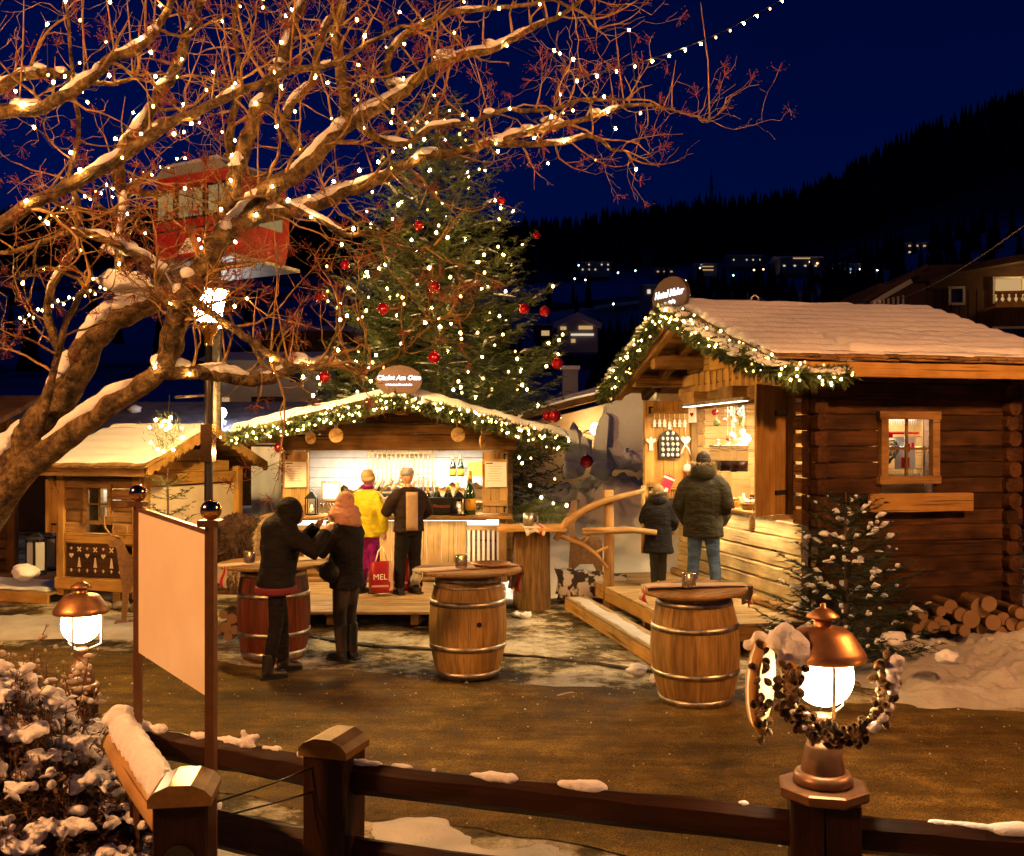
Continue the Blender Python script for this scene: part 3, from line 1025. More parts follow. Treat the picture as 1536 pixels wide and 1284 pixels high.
# shutters folded outwards, with iron hinges
for sx in (-1, 1):
    sh = thing_part = bpy.data.objects.new('shutter', None)
    x0 = -1.60 if sx < 0 else 1.24
    bd = MB().box((x0 + .18, -.13, 1.65), (.36, .035, .88)).build('shutter', M['plank_light'], hut)
    for q in range(3):
        MB().beam((x0 + .06 + q * .12, -.152, 1.22), (x0 + .06 + q * .12, -.152, 2.08), .114, .012, up=(0, 1, 0), ch=.003).build('shutter_board', M['plank_light'], bd)
    MB().beam((x0 + .01, -.172, 1.36), (x0 + .35, -.172, 1.36), .025, .075).build('batten', M['plank_light'], bd)
    MB().beam((x0 + .01, -.172, 1.95), (x0 + .35, -.172, 1.95), .025, .075).build('batten', M['plank_light'], bd)
    hx = x0 + (.06 if sx < 0 else .31)
    for z in (2.02, 1.27):
        MB().box((hx, -.18, z), (.022, .02, .085)).box((hx + .02, -.18, z + .03), (.03, .02, .02)).build('hinge', M['iron'], bd)
    bpy.data.objects.remove(sh)
    pp = thing('price_list', 'printed price list pinned to the %s shutter of the wine stall' % ('heater-side' if False else ('lantern side' if sx > 0 else 'sheepskin side')), 'paper', O + V((x0 + .19, -.165, 1.78)))
    MB().prism([(-.155, -.20), (.155, -.19), (.15, .16), (-.15, .17)], .004, Matrix.Translation((0, -.025, 0))).build('sheet', M['paper'], pp)
    for q in range(7):
        MB().box((-.02 + .01 * (q % 2), -.0285, .10 - q * .034), (.20 - .03 * (q % 3), .001, .006)).build('text_line', plain('faded ink', (.35, .3, .26), .8) if (q == 0 and sx < 0) else bpy.data.materials['faded ink'], pp)
    MB().box((-.09, -.0285, .145), (.10, .001, .016)).build('heading', M['black'], pp)
# ceiling lamp of the stall: a luminous tube tray
lamp = MB().box((0, .75, 2.2), (2.3, .16, .05)).build('lamp_tray', M['steel'], hut)
MB().tube([(-1.1, .75, 2.16), (1.1, .75, 2.16)], .022, 8).build('lamp_tube', emit('stall tube', (1, .90, .76), 14), lamp)
area_light(hut, (0, .72, 2.12), 170, (1, .86, .66), 2.3, .35)
area_light(hut, (0, .16, 2.09), 44, (1, .66, .32), 2.3, .12, (R(-38), 0, 0))
# shelves at the back
for (x0, x1, z) in ((-1.25, -.62, 1.62), (.48, 1.28, 1.66), (-1.25, -.6, 1.30), (.45, 1.25, 1.30)):
    MB().beam((x0, 1.38, z), (x1, 1.38, z), .28, .03).build('shelf', M['plank_light'], hut)
for sx, x0, x1, z in ((0, -1.25, -.62, 1.60), (1, .48, 1.28, 1.64)):
    mb = MB(); vs = []
    for i in range(41):
        for j in range(9):
            x = x0 + (x1 - x0) * i / 40
            sag = .10 * abs(math.sin(PI * (i / 40) * 2.2 + sx)) + .02
            vs.append((x, 1.22 - .03 * math.sin(i * 1.7) - .02 * j / 8, z - (sag * (j / 8)) + .05 * (1 - j / 8)))
    mb.add(vs, [(i * 9 + j, (i + 1) * 9 + j, (i + 1) * 9 + j + 1, i * 9 + j + 1) for i in range(40) for j in range(8)], True)
    tag(mb.build('cloth_drape', M['white_cloth'], None, O), 'crumpled white cloth draped over the %s in the wine stall' % ('shelf with two bottles' if sx else 'shelf beside the bread rack'), 'cloth')
# bread rack: a hanging plate rack with rungs
o = thing('bread_rack', 'upright wooden rung rack holding bread sticks inside the stall', 'rack', O + V((-.05, 1.30, 1.44)))
for z in (0.0, .30, .62, .70):
    MB().beam((-.56, 0, z), (.46, 0, z), .04, .03).build('rail', M['plank_light'], o)
for i in range(15):
    MB().tube([(-.55 + i * .072, 0, 0), (-.55 + i * .072, 0, .72)], .011, 6).build('rung', M['plank_light'], o)
o2 = tag(MB().beam((-.8, 1.42, 1.32), (.42, 1.42, 1.32), .02, .4).build('chalk_board', plain('slate', (.02, .02, .02), .7), None, O), 'black chalk board standing behind the bread rack', 'board')
for i in range(5):
    a = V((-.48 + i * .13, 1.22, 1.48)); c2 = a + V((.10, -.03, .2))
    tag(MB().tube([a, a.lerp(c2, .1), a.lerp(c2, .5), a.lerp(c2, .9), c2], [.008, .026, .03, .026, .008], 8).build('bread_stick', plain('bread crust', (.55, .32, .13), .7, 0, 15, .3) if i == 0 else bpy.data.materials['bread crust'], None, O), 'thin bread stick leaning in the rung rack of the stall', 'bread', 'bread sticks in the rack')

# hanging wooden discs under the garland
for px, py, rr, tilt, lb in ((466, 657, .085, .62, 'round wooden disc hanging on a ribbon at the sheepskin side end of the gable'), (504, 653, .10, .95, 'large round wooden disc on a plain white ribbon above the sheepskin side shutter'),
                             (687, 652, .10, .95, 'large round wooden disc with a red and white ribbon under the garland'), (724, 662, .10, .35, 'wooden disc turned edge-on on a red ribbon above the price list')):
    d = 13.25; p = P(px, py, d)
    o = thing('wooden_disc', lb, 'ornament', p)
    rotm = Matrix.Rotation(math.acos(min(1, tilt)), 3, 'Z') @ Matrix.Rotation(R(90), 3, 'X')
    MB().lathe([(0, -.01), (rr, -.01), (rr, .01), (0, .01)], 22, (0, 0, 0), False, rotm).build('disc', M['plank_light'], o)
    text_mesh('burnt_lettering', 'Advent', .06, M['bronze'], o, .3, .001, Matrix.Rotation(math.acos(min(1, tilt)), 4, 'Z') @ Matrix.Translation((0, -.012, 0)) @ Matrix.Rotation(R(90), 4, 'X') @ Matrix.Rotation(R(22), 4, 'Z'))
    MB().tube([(-.012, 0, rr), (-.02, -.01, rr + .09), (0, 0, rr + .17)], .008, 5).build('ribbon', M['white_cloth'], o)
    MB().tube([(.012, 0, rr), (.026, -.012, rr + .08), (0, -.002, rr + .165)], .008, 5).build('ribbon', M['red'] if px > 600 else M['white_cloth'], o)

# oval sign on the gable of the middle stall
M['sign'] = plain('brown sign board', (.085, .042, .028), .5, 0, 14, .15, 0, 'Object', stretch=(6, 1, 1))
M['sign_glow'] = emit('glowing letters', (1, .95, .95), 2.6)
o = thing('oval_sign', 'oval brown sign with glowing white lettering on the wine stall gable', 'sign', P(598.5, 571, 13.02))
pts = [(math.cos(i * PI / 20) * .315, math.sin(i * PI / 20) * .205) for i in range(40)]
MB().prism(pts, .045).build('board', M['sign'], o)
RX90 = Matrix.Rotation(R(90), 4, 'X')
text_mesh('lettering', 'Chalet Am Otto', .088, M['sign_glow'], o, .25, .006, Matrix.Translation((0, -.034, .035)) @ RX90, .003)
text_mesh('small_lettering', 'wintermarkt und alm', .042, M['sign_glow'], o, .1, .005, Matrix.Translation((0, -.032, -.055)) @ RX90, .0015)
MB().box((0, .04, -.26), (.05, .03, .3)).build('bracket', M['iron'], o)

# garland along the verge
gp = [O + V((LEX - .05, -.86, LEZ - .05)), O + V((-1.4, -.86, 2.42)), O + V((-.6, -.87, 2.62)), O + V((RX, -.88, RZ - .06)), O + V((.9, -.87, 2.60)), O + V((1.7, -.86, 2.38)), O + V((REX + .05, -.86, REZ - .06))]
garland('fir_garland', 'fir garland with warm bulbs along the gable of the wine stall', gp, .125, O + V((0, -.86, 0)), 135, 330, .0125, snow=.05, seed=3)

# ------------------------------------------------------------------ right hand stall (log cabin)
HR = R(11.5)
HC = V((3.18, 10.3, 0))
hut = thing('log_cabin_stall', 'dark log cabin stall with a deep snowy roof and open serving hatch', 'market stall', HC, HR)
HM = Matrix.Translation(HC) @ Matrix.Rotation(HR, 4, 'Z')


def HL(x, y, z):
    return HM @ V((x, y, z))


LW, FW = 2.42, 3.8          # long wall (x), front wall (y)
PITCH = .172
WX0, WX1, WZ0, WZ1 = .84, 1.46, 1.80, 2.50
for q in range(17):
    z = .10 + (q + .5) * PITCH
    ext = .17 if q % 2 else .10
    off = random.uniform(-.008, .008)
    if z + PITCH / 2 > WZ0 and z - PITCH / 2 < WZ1:
        spans = [(-.02, WX0), (WX1, LW + ext)]
    else:
        spans = [(-.02, LW + ext)]
    for a, b2 in spans:
        MB().beam((a, .08 + off, z), (b2, .08 + off, z), .15, PITCH - .003, ch=.010, seg=9, jit=.005).build('wall_log', M['log_dark'], hut)
    # cross logs: their ends show at both corners
    MB().beam((.075, -.10 - (.05 if q % 2 else 0), z), (.075, .0, z), .145, PITCH - .008, ch=.02, seg=2, jit=.004).build('log_end', M['log_dark'], hut)
    MB().beam((LW - .02, -.12 + (.05 if q % 2 else 0), z), (LW - .02, 1.0, z), .15, PITCH - .008, ch=.04, seg=2, jit=.004).build('log_end', M['log_dark'], hut)
for (x0, x1, z0, z1) in ((.16, WX0, .1, 2.95), (WX1, LW, .1, 2.95), (WX0, WX1, .1, WZ0), (WX0, WX1, WZ1, 2.95)):
    MB().box(((x0 + x1) / 2, .185, (z0 + z1) / 2), (x1 - x0, .03, z1 - z0)).build('light_stop_board', M['log_mid'], hut)  # unseen liner, added to stop inside light leaking between the logs
# front wall with the hatch: bleached logs below, stub logs at the corner
OY0, OY1, OZ0, OZ1 = .44, 3.14, 1.40, 2.76
for q in range(17):
    z = .10 + (q + .5) * PITCH
    if z < OZ0 - .05:
        MB().beam((.06 + random.uniform(-.008, .008), .17, z), (.06, FW, z), .15, PITCH - .008, ch=.016, seg=14, jit=.006).build('front_log', M['log_grey'], hut)
    elif z < OZ1:
        MB().beam((.06, .16, z), (.06, OY0 - .03 - .05 * (q % 2), z), .15, PITCH - .012 if q % 2 else PITCH - .06, ch=.016).build('stub_log', M['log_mid'], hut)
        MB().beam((.06, OY1 + .02, z), (.06, FW, z), .15, PITCH - .01, ch=.02).build('front_log', M['log_mid'], hut)
    else:
        MB().beam((.06, .16, z), (.06, FW, z), .13, PITCH - .01, ch=.02, seg=5, jit=.005).build('front_log', M['log_mid'], hut)
MB().tube([(-.09, -.06, .37), (-.09, 1.9, .375), (-.09, 3.8, .37)], [.055, .052, .05], 10).build('sill_pole', M['bark_pole'], hut)
MB().beam((-.11, .30, OZ0 - .01), (-.11, 3.25, OZ0 - .01), .34, .05, ch=.012, seg=6, jit=.005).build('counter', M['plank_light'], hut)
MB().beam((-.02, .12, OZ1 + .05), (-.02, 3.55, OZ1 + .05), .16, .17, ch=.03, seg=8, jit=.008).build('lintel', M['log_mid'], hut)
for y in (2.75, 1.55):
    MB().beam((-.28, y, OZ1 + .05), (.0, y, OZ1 + .05), .42, .16, ch=.02).build('bracket_block', M['log_mid'], hut)
for y in (OY0 - .04, OY1 + .04):
    MB().beam((-.03, y, OZ0), (-.03, y, OZ1), .10, .10, up=(0, 1, 0), ch=.01).build('jamb', M['log_mid'], hut)
for i in range(14):                                                       # small upright boards over the lintel
    MB().beam((.0, .5 + i * .2, OZ1 + .14), (.0, .5 + i * .2, OZ1 + .42), .11, .03, up=(1, 0, 0)).build('gable_board', M['plank_yellow'], hut)
bd = MB().beam((-.02, .9, OZ1 + .50), (-.02, 2.6, OZ1 + .50), .04, .19, ch=.01).build('name_board', M['plank_yellow'], hut)
text_mesh('carved_lettering', 'Gastein', .16, M['plank_light'], hut, .2, .004, Matrix.Translation((-.045, 1.9, OZ1 + .50)) @ Matrix.Rotation(R(-90), 4, 'Z') @ RX90)
for q in range(5):
    zz = 3.10 + q * .17
    hy = (3.95 - .12 - zz) / .345
    if hy > .2:
        MB().beam((.03, 1.9 - hy + .03, zz), (.03, 1.9 + hy - .03, zz), .06, .165, ch=.012).build('gable_log', M['log_mid'], hut)
# inside of the hatch: boarded lining, ceiling, shelf
for q in range(10):
    MB().beam((1.55, .2, 1.10 + q * .18), (1.55, 3.7, 1.10 + q * .18), .04, .175, ch=.006).build('lining_board', M['plank_light'], hut)
    MB().beam((.16, 3.3, 1.10 + q * .18), (1.55, 3.3, 1.10 + q * .18), .04, .175, ch=.006).build('lining_board', M['plank_light'], hut)
MB().box((.9, 1.9, 2.95), (1.5, 3.4, .03)).build('ceiling', M['plank_light'], hut)
MB().box((.9, 1.9, 1.05), (1.5, 3.4, .03)).build('inner_floor', M['plank_light'], hut)
lm = MB().box((.75, 1.8, 2.9), (.12, 1.6, .05)).build('lamp_tray', M['steel'], hut)
MB().tube([(.75, 1.05, 2.86), (.75, 2.55, 2.86)], .022, 8).build('lamp_tube', bpy.data.materials['stall tube'], lm)
area_light(hut, (.75, 1.8, 2.82), 115, (1, .80, .54), .4, 1.7)
area_light(hut, (.20, 1.8, 2.74), 30, (1, .78, .50), .14, 1.9, (0, R(50), 0))
# down-light tray under the porch roof, washing the front wall and the platform
lt = MB().box((-.42, 1.6, 2.70), (.10, 1.9, .04)).build('porch_lamp', M['steel'], hut)
MB().box((-.42, 1.6, 2.678), (.07, 1.8, .01)).build('porch_lamp_glass', emit('porch lamp', (1, .85, .62), 5), lt)
area_light(hut, (-.42, 1.6, 2.665), 90, (1, .68, .34), .07, 1.8)

us = MB().box((-.24, 1.6, OZ0 - .045), (.05, 2.5, .02)).build('under_counter_lamp', M['steel'], hut)
area_light(us, (-.24, 1.6, OZ0 - .06), 30, (1, .72, .40), .03, 2.5)
# roof
EZ, RZc, OV = 2.98, 3.88, .70
X0, X1 = -.78, LW + .32
ridge_y = FW / 2
for side in (-1, 1):
    ey = -OV if side < 0 else FW + OV
    rid, ev = V((0, ridge_y, RZc)), V((0, ey, EZ))
    n = 14
    nrm = V((0, -(ev - rid).z, (ev - rid).y)).normalized()
    if nrm.z < 0:
        nrm = -nrm
    for q in range(n):
        p = rid.lerp(ev, (q + .5) / n); wv = (ev - rid).length / n
        MB().beam(p + V((X0, 0, 0)), p + V((X1, 0, 0)), wv - .008, .03, up=nrm, ch=.003).build('roof_board', M['log_mid'], hut)
    for xx in (X0 + .06, -.3, .6, 1.5, LW + .2):
        MB().beam(V((xx, ridge_y, RZc - .1)), V((xx, ey * .97 + ridge_y * .03, EZ - .06)), .11, .14, ch=.012).build('rafter', M['log_mid'], hut)
    if side < 0:
        MB().beam((X0 + .05, ey - .02, EZ - .05), (X1, ey - .02, EZ - .05), .035, .15, ch=.006).build('eave_board', M['plank_yellow'], hut)
        for lay in range(2):                                              # shingle edge
            x = X0
            while x < X1:
                w = random.uniform(.10, .24)
                MB().beam((x + w / 2, ey - .09 + random.uniform(-.015, .01), EZ + .045 + lay * .026 + random.uniform(-.006, .006)), (x + w / 2, ey + .35, EZ + .045 + lay * .026 + .13), w - .006, .018, up=nrm).build('shingle', M['log_mid'], hut)
                x += w
    dn = (ev - rid).normalized()
    MB().beam(V((X0 - .03, ridge_y, RZc - .03)), V((X0 - .03, ey, EZ - .03)), .04, .17, ch=.006).build('barge_board', M['log_mid'], hut)
    snow_sheet('roof_snow', V((X0 - .02, ridge_y, RZc + .06)), V((X1 - X0 + .05, 0, 0)), (ev - rid) + dn * .04, 90, 110, .060, hut, M['snow'], 20 + side * 3.0, .017, edge=.10, wob=.05)
MB().beam((X0 + .04, ridge_y, RZc - .14), (X1, ridge_y, RZc - .14), .16, .2, ch=.015).build('ridge_beam', M['log_mid'], hut)
for y in (.05, FW - .05):
    MB().beam((X0 + .08, y, EZ + .12), (X1 - .1, y, EZ + .12), .16, .17, ch=.02).build('wall_plate', M['log_mid'], hut)
MB().beam((X0 + .08, FW * .78, EZ + .33), (X1 - .1, FW * .78, EZ + .33), .16, .2, ch=.02).build('purlin', M['log_mid'], hut)
for x in (.25, 1.95):
    mb = MB(); mb.tube([(x - .05, ridge_y - .05, RZc + .08), (x - .045, ridge_y - .05, RZc + .16), (x, ridge_y - .05, RZc + .19), (x + .045, ridge_y - .05, RZc + .16), (x + .05, ridge_y - .05, RZc + .08)], .012, 6)
    mb.build('lifting_eye', M['steel'], hut)
# ledge of packed snow slid half way down the roof
snow_sheet('slid_snow', V((.10, ridge_y - 1.55, RZc - .52)), V((X1 - .12, 0, 0)), V((0, -.95, -.31)), 60, 22, .12, hut, M['snow'], 41.0, .01, edge=.12, wob=.10)

# window in the long wall
wn_ = MB()
for (x, z, sx, sz) in (((WX0 + WX1) / 2, WZ1 + .0, WX1 - WX0 + .12, .085), ((WX0 + WX1) / 2, WZ0, WX1 - WX0 + .12, .085)):
    wn_.box((x, -.025, z), (sx, .08, sz))
for x in (WX0, WX1):
    wn_.box((x, -.027, (WZ0 + WZ1) / 2), (.085, .08, WZ1 - WZ0 + .05))
win = wn_.build('window', M['log_mid'], hut)
cx, cz = (WX0 + WX1) / 2, (WZ0 + WZ1) / 2
MB().box((cx, .02, cz), (.028, .03, WZ1 - WZ0)).box((cx, .02, cz - .01), (WX1 - WX0, .028, .028)).build('glazing_bar', M['log_mid'], win)
for sx in (-1, 1):
    for sz in (-1, 1):
        MB().box((cx + sx * .145, .035, cz + sz * .165), (.255, .005, .305)).build('pane', M['glass'], win)
MB().box((cx, .42, cz), (WX1 - WX0 + .1, .02, WZ1 - WZ0 + .1)).build('window_backing', M['plank_light'], win)
area_light(win, (cx, .22, WZ1 - .01), 40, (1, .88, .72), .5, .2)
# things hung in the window
wp = HL(cx, .22, cz)
o = thing('window_lace', 'white fringed lace valance with red trim in the cabin window', 'curtain', wp, HR)
mb = MB()
for i in range(30):
    x = -.30 + i * .0207
    for z0, up in ((.33, -1), (-.33, 1)):
        l = random.uniform(.05, .10)
        mb.add([V((x - .008, 0, z0)), V((x + .008, 0, z0)), V((x, -.005, z0 + up * l))], [(0, 1, 2)])
mb.box((0, .005, .325), (.62, .004, .03)).box((0, .005, -.325), (.62, .004, .06))
mb.build('fringe', M['white_cloth'], o)
MB().box((.1, .0, .16), (.38, .004, .025)).build('red_trim', M['red'], o)
MB().box((.13, .02, -.06), (.26, .004, .36)).build('printed_cloth', M['paper'], o)
for (x, z, w, h) in ((.16, .0, .05, .09), (.13, -.17, .10, .12), (.22, .03, .03, .05), (-.05, .13, .05, .04)):
    MB().box((x, .012, z), (w, .004, h)).build('red_motif', M['red'], o)
o = thing('wicker_heart', 'large grey wicker heart hanging in the cabin window', 'ornament', wp + V((-.13, -.03, -.04)), HR)
mb = MB()


def heart(s, n=28):
    return [(s * .0625 * 16 * math.sin(t) ** 3, s * .0625 * (13 * math.cos(t) - 5 * math.cos(2 * t) - 2 * math.cos(3 * t) - math.cos(4 * t))) for t in [2 * PI * i / n for i in range(n)]]


hp = heart(.17)
for q in range(60):
    a, c2 = random.choice(hp), random.choice(hp)
    mid = ((a[0] + c2[0]) / 2, (a[1] + c2[1]) / 2)
    mb.tube([(a[0], random.uniform(-.03, .03), a[1]), (mid[0] * 1.1, random.uniform(-.04, .0), mid[1] * 1.1), (c2[0], random.uniform(-.03, .03), c2[1])], .006, 4)
mb.tube([(x, 0, z) for x, z in hp + [hp[0]]], .014, 6)
mb.build('wicker', plain('grey wicker', (.22, .19, .16), .8), o)
MB().tube([(0, 0, .1), (0, 0, .32)], .004, 4).build('string', M['white_cloth'], o)
# plank shelf under the window
o = thing('plank_shelf', 'honey coloured plank shelf fixed below the cabin window', 'shelf', HL(1.22, -.08, 1.56), HR)
MB().beam((-.62, -.06, 0), (.62, -.06, 0), .05, .20, ch=.006, seg=4, jit=.003).build('front_plank', M['plank_yellow'], o)
MB().beam((-.60, .02, -.08), (.60, .02, -.08), .12, .03).build('shelf_board', M['plank_yellow'], o)
for sx in (-1, 1):
    MB().box((sx * .5, .03, -.05), (.04, .1, .12)).build('bracket', M['log_mid'], o)

# shutters of the hatch
def shutter(name, base, ang, w, zb, h, label_side):
    """hinged at base (local), swung out by ang"""
    e = bpy.data.objects.new(name, None); COL.objects.link(e); e.parent = hut
    e.location = base; e.rotation_euler = (0, 0, ang)
    n = 5
    for q in range(n):
        MB().beam((w * (q + .5) / n, 0, zb), (w * (q + .5) / n, 0, zb + h), w / n - .005, .03, up=(0, 1, 0), ch=.004).build('shutter_board', M['plank_yellow'], e)
    return e


sl = shutter('shutter', V((-.04, OY1 + .05, 0)), R(180), .72, 1.45, 1.34, 'far')
for z in (1.62, 2.60):
    MB().beam((.02, .028, z), (.70, .028, z), .02, .10).build('batten', M['plank_yellow'], sl)
for x in (.64,):
    MB().beam((x, .028, 1.48), (x, .028, 2.77), .13, .02, up=(0, 1, 0)).build('stile', M['plank_yellow'], sl)
for z in (2.66, 1.56):
    MB().box((.64, .05, z), (.03, .02, .10)).box((.62, .05, z + .04), (.05, .02, .02)).build('hinge', M['iron'], sl)
sr = shutter('shutter', V((-.06, OY0 - .02, 0)), R(180 + 36), .70, 1.42, 1.40, 'near')
for z in (2.52, 1.66):
    MB().beam((-.02, .026, z), (.30, .026, z), .02, .05).build('hinge', M['iron'], sr)

# decorations hung on the far shutter (its face looks to the camera)
def SLp(x, z, out=.07):
    return HM @ (V((-.04, OY1 + .05, 0)) + V((-x, -out, z)))


o = thing('gingerbread_row', 'row of little pale gingerbread figures hung along the shutter batten', 'ornament', SLp(.36, 2.56), HR)
for i in range(7):
    MB().prism([(-.022, -.05), (.022, -.05), (.018, -.01), (.03, .0), (.016, .02), (.018, .045), (0, .055), (-.018, .045), (-.016, .02), (-.03, 0), (-.018, -.01)], .012, Matrix.Translation((-.22 + i * .073, 0, -.08 - (.03 if i == 3 else 0)))).build('figure', M['white_cloth'], o)
    MB().tube([(-.22 + i * .073, 0, -.03), (-.22 + i * .073, 0, .05)], .003, 4).build('thread', M['white_cloth'], o)
o = thing('gingerbread_board', 'round topped black board covered with white gingerbread biscuits', 'ornament', SLp(.36, 2.19), HR)
pts = [(-.15, -.19), (.15, -.19), (.155, .05), (.13, .13), (.08, .18), (0, .2), (-.08, .18), (-.13, .13), (-.155, .05)]
MB().prism(pts, .015).build('board', M['black'], o)
for j in range(5):
    for i in range(4):
        if (j == 4 and i in (0, 3)):
            continue
        MB().blob((-.105 + i * .07 + random.uniform(-.008, .008), -.018, -.145 + j * .075), (.026, .012, .03), 1, .3, 2, i + j * 4).build('biscuit', M['white_cloth'], o)
o = thing('angel_figure', 'small pale angel ornament hung at the outer shutter stile', 'ornament', SLp(.63, 2.2), HR)
MB().prism([(-.03, -.09), (.03, -.09), (.02, .0), (.075, .04), (.06, .075), (.02, .05), (.02, .08), (0, .1), (-.02, .08), (-.02, .05), (-.06, .075), (-.075, .04), (-.02, 0)], .014).build('body', M['white_cloth'], o)
MB().tube([(0, 0, .1), (0, 0, .22)], .003, 4).build('thread', M['white_cloth'], o)
o = thing('cloth_heart', 'pale heart ornament with ribbon tails on the shutter next to the hatch', 'ornament', SLp(.13, 2.25), HR)
MB().prism(heart(.07, 20), .03).build('heart', M['white_cloth'], o)
MB().tube([(0, 0, .06), (0, 0, .26)], .005, 4).build('ribbon', M['white_cloth'], o)
for sx in (-1, 1):
    MB().tube([(0, 0, -.06), (sx * .05, -.01, -.14), (sx * .07, 0, -.22)], [.012, .01, .008], 5).build('ribbon', M['white_cloth'], o)
o = thing('snow_ball_chain', 'dangling chain of a white ball and red and white trinkets beside the man', 'ornament', SLp(.10, 1.86), HR)
MB().blob((0, 0, 0), .062, 2, .25, 6).build('ball', M['white_cloth'], o)
MB().blob((-.02, 0, -.12), .04, 2, .2, 4).build('ball', M['red'], o)
MB().blob((.01, 0, -.20), .035, 2, .2, 4).build('ball', M['white_cloth'], o)
MB().tube([(0, 0, -.2), (0, 0, .12)], .004, 4).build('thread', M['white_cloth'], o)
o = thing('christmas_stocking', 'bright red felt Christmas stocking with white cuff hung askew on the shutter', 'stocking', SLp(.43, 1.60, .10), HR)
st = [(-.07, .17), (.07, .17), (.065, -.02), (.06, -.09), (.02, -.16), (-.03, -.18), (-.10, -.17), (-.12, -.12), (-.09, -.08), (-.07, -.04)]
rt = Matrix.Rotation(R(22), 4, 'Y')
MB().prism(st, .05, rt).build('sock', plain('red felt', (.62, .015, .05), .85, 0, 30, .2, .2, sheen=.4), o)
MB().prism([(-.075, .12), (.075, .12), (.078, .15), (-.078, .15)], .06, rt).build('cuff', M['white_cloth'], o)
MB().prism([(-.118, -.12), (-.09, -.085), (-.05, -.165), (-.10, -.165)], .058, rt).build('toe', M['white_cloth'], o)
MB().prism([(-.01, .0), (.03, .0), (.04, -.05), (.01, -.07), (-.02, -.05)], .058, rt).build('snowman_patch', M['white_cloth'], o)
MB().tube([(0.05, 0, .16), (.06, 0, .22)], .005, 4).build('loop', M['red'], o)
# wooden clog hung from the near shutter
o = thing('wooden_clog', 'carved wooden clog hanging below the near shutter of the cabin', 'clog', HL(-.62, .10, 1.34), HR)
MB().blob((0, 0, 0), (.035, .04, .10), 2, .25, 2, 3).build('clog', M['plank_light'], o)
MB().tube([(0, 0, .08), (0, 0, .16)], .004, 4).build('string', M['white_cloth'], o)
# dome camera under the eave
o = thing('security_camera', 'white dome security camera under the far eave of the cabin', 'camera', P(986, 582, 14.0))
MB().lathe([(0, .08), (.07, .08), (.08, .02), (.075, .0), (0, 0)], 14).build('housing', M['paper'], o)
MB().blob((0, 0, -.02), .055, 2, 0).build('dome', M['black'], o)
MB().blob((-.02, -.02, -.12), (.04, .04, .06), 2, 0).build('lamp_glass', M['paper'], o)

# oval sign on the cabin ridge
o = thing('oval_sign', 'tilted oval dark sign with white script on the log cabin ridge', 'sign', HL(X0 - .06, ridge_y + .02, RZc + .14), HR)
pts = [(math.cos(i * PI / 20) * .37, math.sin(i * PI / 20) * .25) for i in range(40)]
RZm = Matrix.Rotation(R(-76), 4, 'Z')
MB().prism(pts, .05, RZm).build('board', M['sign'], o)
text_mesh('lettering', 'Hotel Maier', .125, M['sign_glow'], o, .25, .004, RZm @ Matrix.Translation((0, -.034, .04)) @ RX90, .002)
text_mesh('small_lettering', 'gastein', .085, M['sign_glow'], o, 0, .004, RZm @ Matrix.Translation((.02, -.034, -.07)) @ RX90, .002)
MB().box((0, .03, -.26), (.04, .04, .3)).build('bracket', M['iron'], o)

# garland on the cabin: far verge, near verge, then a little way along the eave
gp = [HL(X0 - .14, FW + OV + .05, EZ - .06), HL(X0 - .14, FW * .8, EZ + .48), HL(X0 - .16, ridge_y, RZc - .02), HL(X0 - .14, .9, RZc - .42), HL(X0 - .14, 0, EZ + .18), HL(X0 - .12, -OV - .05, EZ - .06), HL(X0 + .2, -OV - .16, EZ - .13), HL(-.05, -OV - .14, EZ - .12)]
garland('fir_garland', 'snow tipped fir garland with warm bulbs along the verge of the log cabin', gp, .15, HL(X0, ridge_y, EZ), 150, 360, .0125, snow=.30, seed=8)

# ------------------------------------------------------------------ platform and step
pf = thing('wooden_platform', 'low boarded platform in front of the log cabin hatch', 'platform', HL(-.72, 2, 0), HR)
n = 29
for q in range(n):
    y = -2.1 + (q + .5) * 4.15 / n
    MB().beam((-.72 + random.uniform(-.006, .006), y, .305), (.62, y, .305), 4.15 / n - .006, .03, ch=.004).build('board', M['deck'], pf)
for x in (-.70, .58):
    MB().beam((x, -2.08, .215), (x, 2.05, .215), .04, .15).build('side_board', M['plank_yellow'], pf)
MB().beam((-.68, -2.09, .215), (.58, -2.09, .215), .04, .15).build('front_board', M['plank_yellow'], pf)
for (x, y) in ((-.65, -2.0), (-.65, -.7), (-.65, .7), (-.65, 1.95), (.5, -2.0)):
    MB().box((x, y, .07), (.08, .08, .16)).build('foot', M['log_mid'], pf)
st = thing('wooden_step', 'long snow dusted wooden step beside the platform', 'step', HL(-1.78, 1.35, 0), HR)
for q in range(2):
    MB().beam((-.09 + q * .15, -1.85, .165), (-.09 + q * .15, 1.55, .165), .145, .03, ch=.004, seg=6, jit=.002).build('tread', M['deck'], st)
MB().beam((-.15, -1.84, .085), (-.15, 1.54, .085), .03, .125).build('riser', M['plank_yellow'], st)
MB().beam((-.13, -1.85, .085), (.12, -1.85, .085), .03, .125).build('end_board', M['plank_yellow'], st)
for y in (-1.6, 0, 1.4):
    MB().box((-.10, y, .03), (.06, .08, .10)).build('foot', M['log_mid'], st)
snow_sheet('snow_dusting', V((-.13, -1.75, .182)), V((0, 3.2, 0)), V((.18, 0, 0)), 60, 8, .008, st, M['snow_trod'], 51.0, 0, edge=.04, wob=.05)

# ------------------------------------------------------------------ small stall at the left
LR = R(-18)
LC = V((-5.02, 13.05, 0))                      # near front corner
LMx = Matrix.Translation(LC) @ Matrix.Rotation(LR, 4, 'Z')
# local frame: +y goes back along the gable front, -x along the side wall (to the left)
sm = thing('small_market_stall', 'small log stall with a yellow lit snowy roof and carved heart panel', 'market stall', LC, LR)


def LL(x, y, z):
    return LMx @ V((x, y, z))


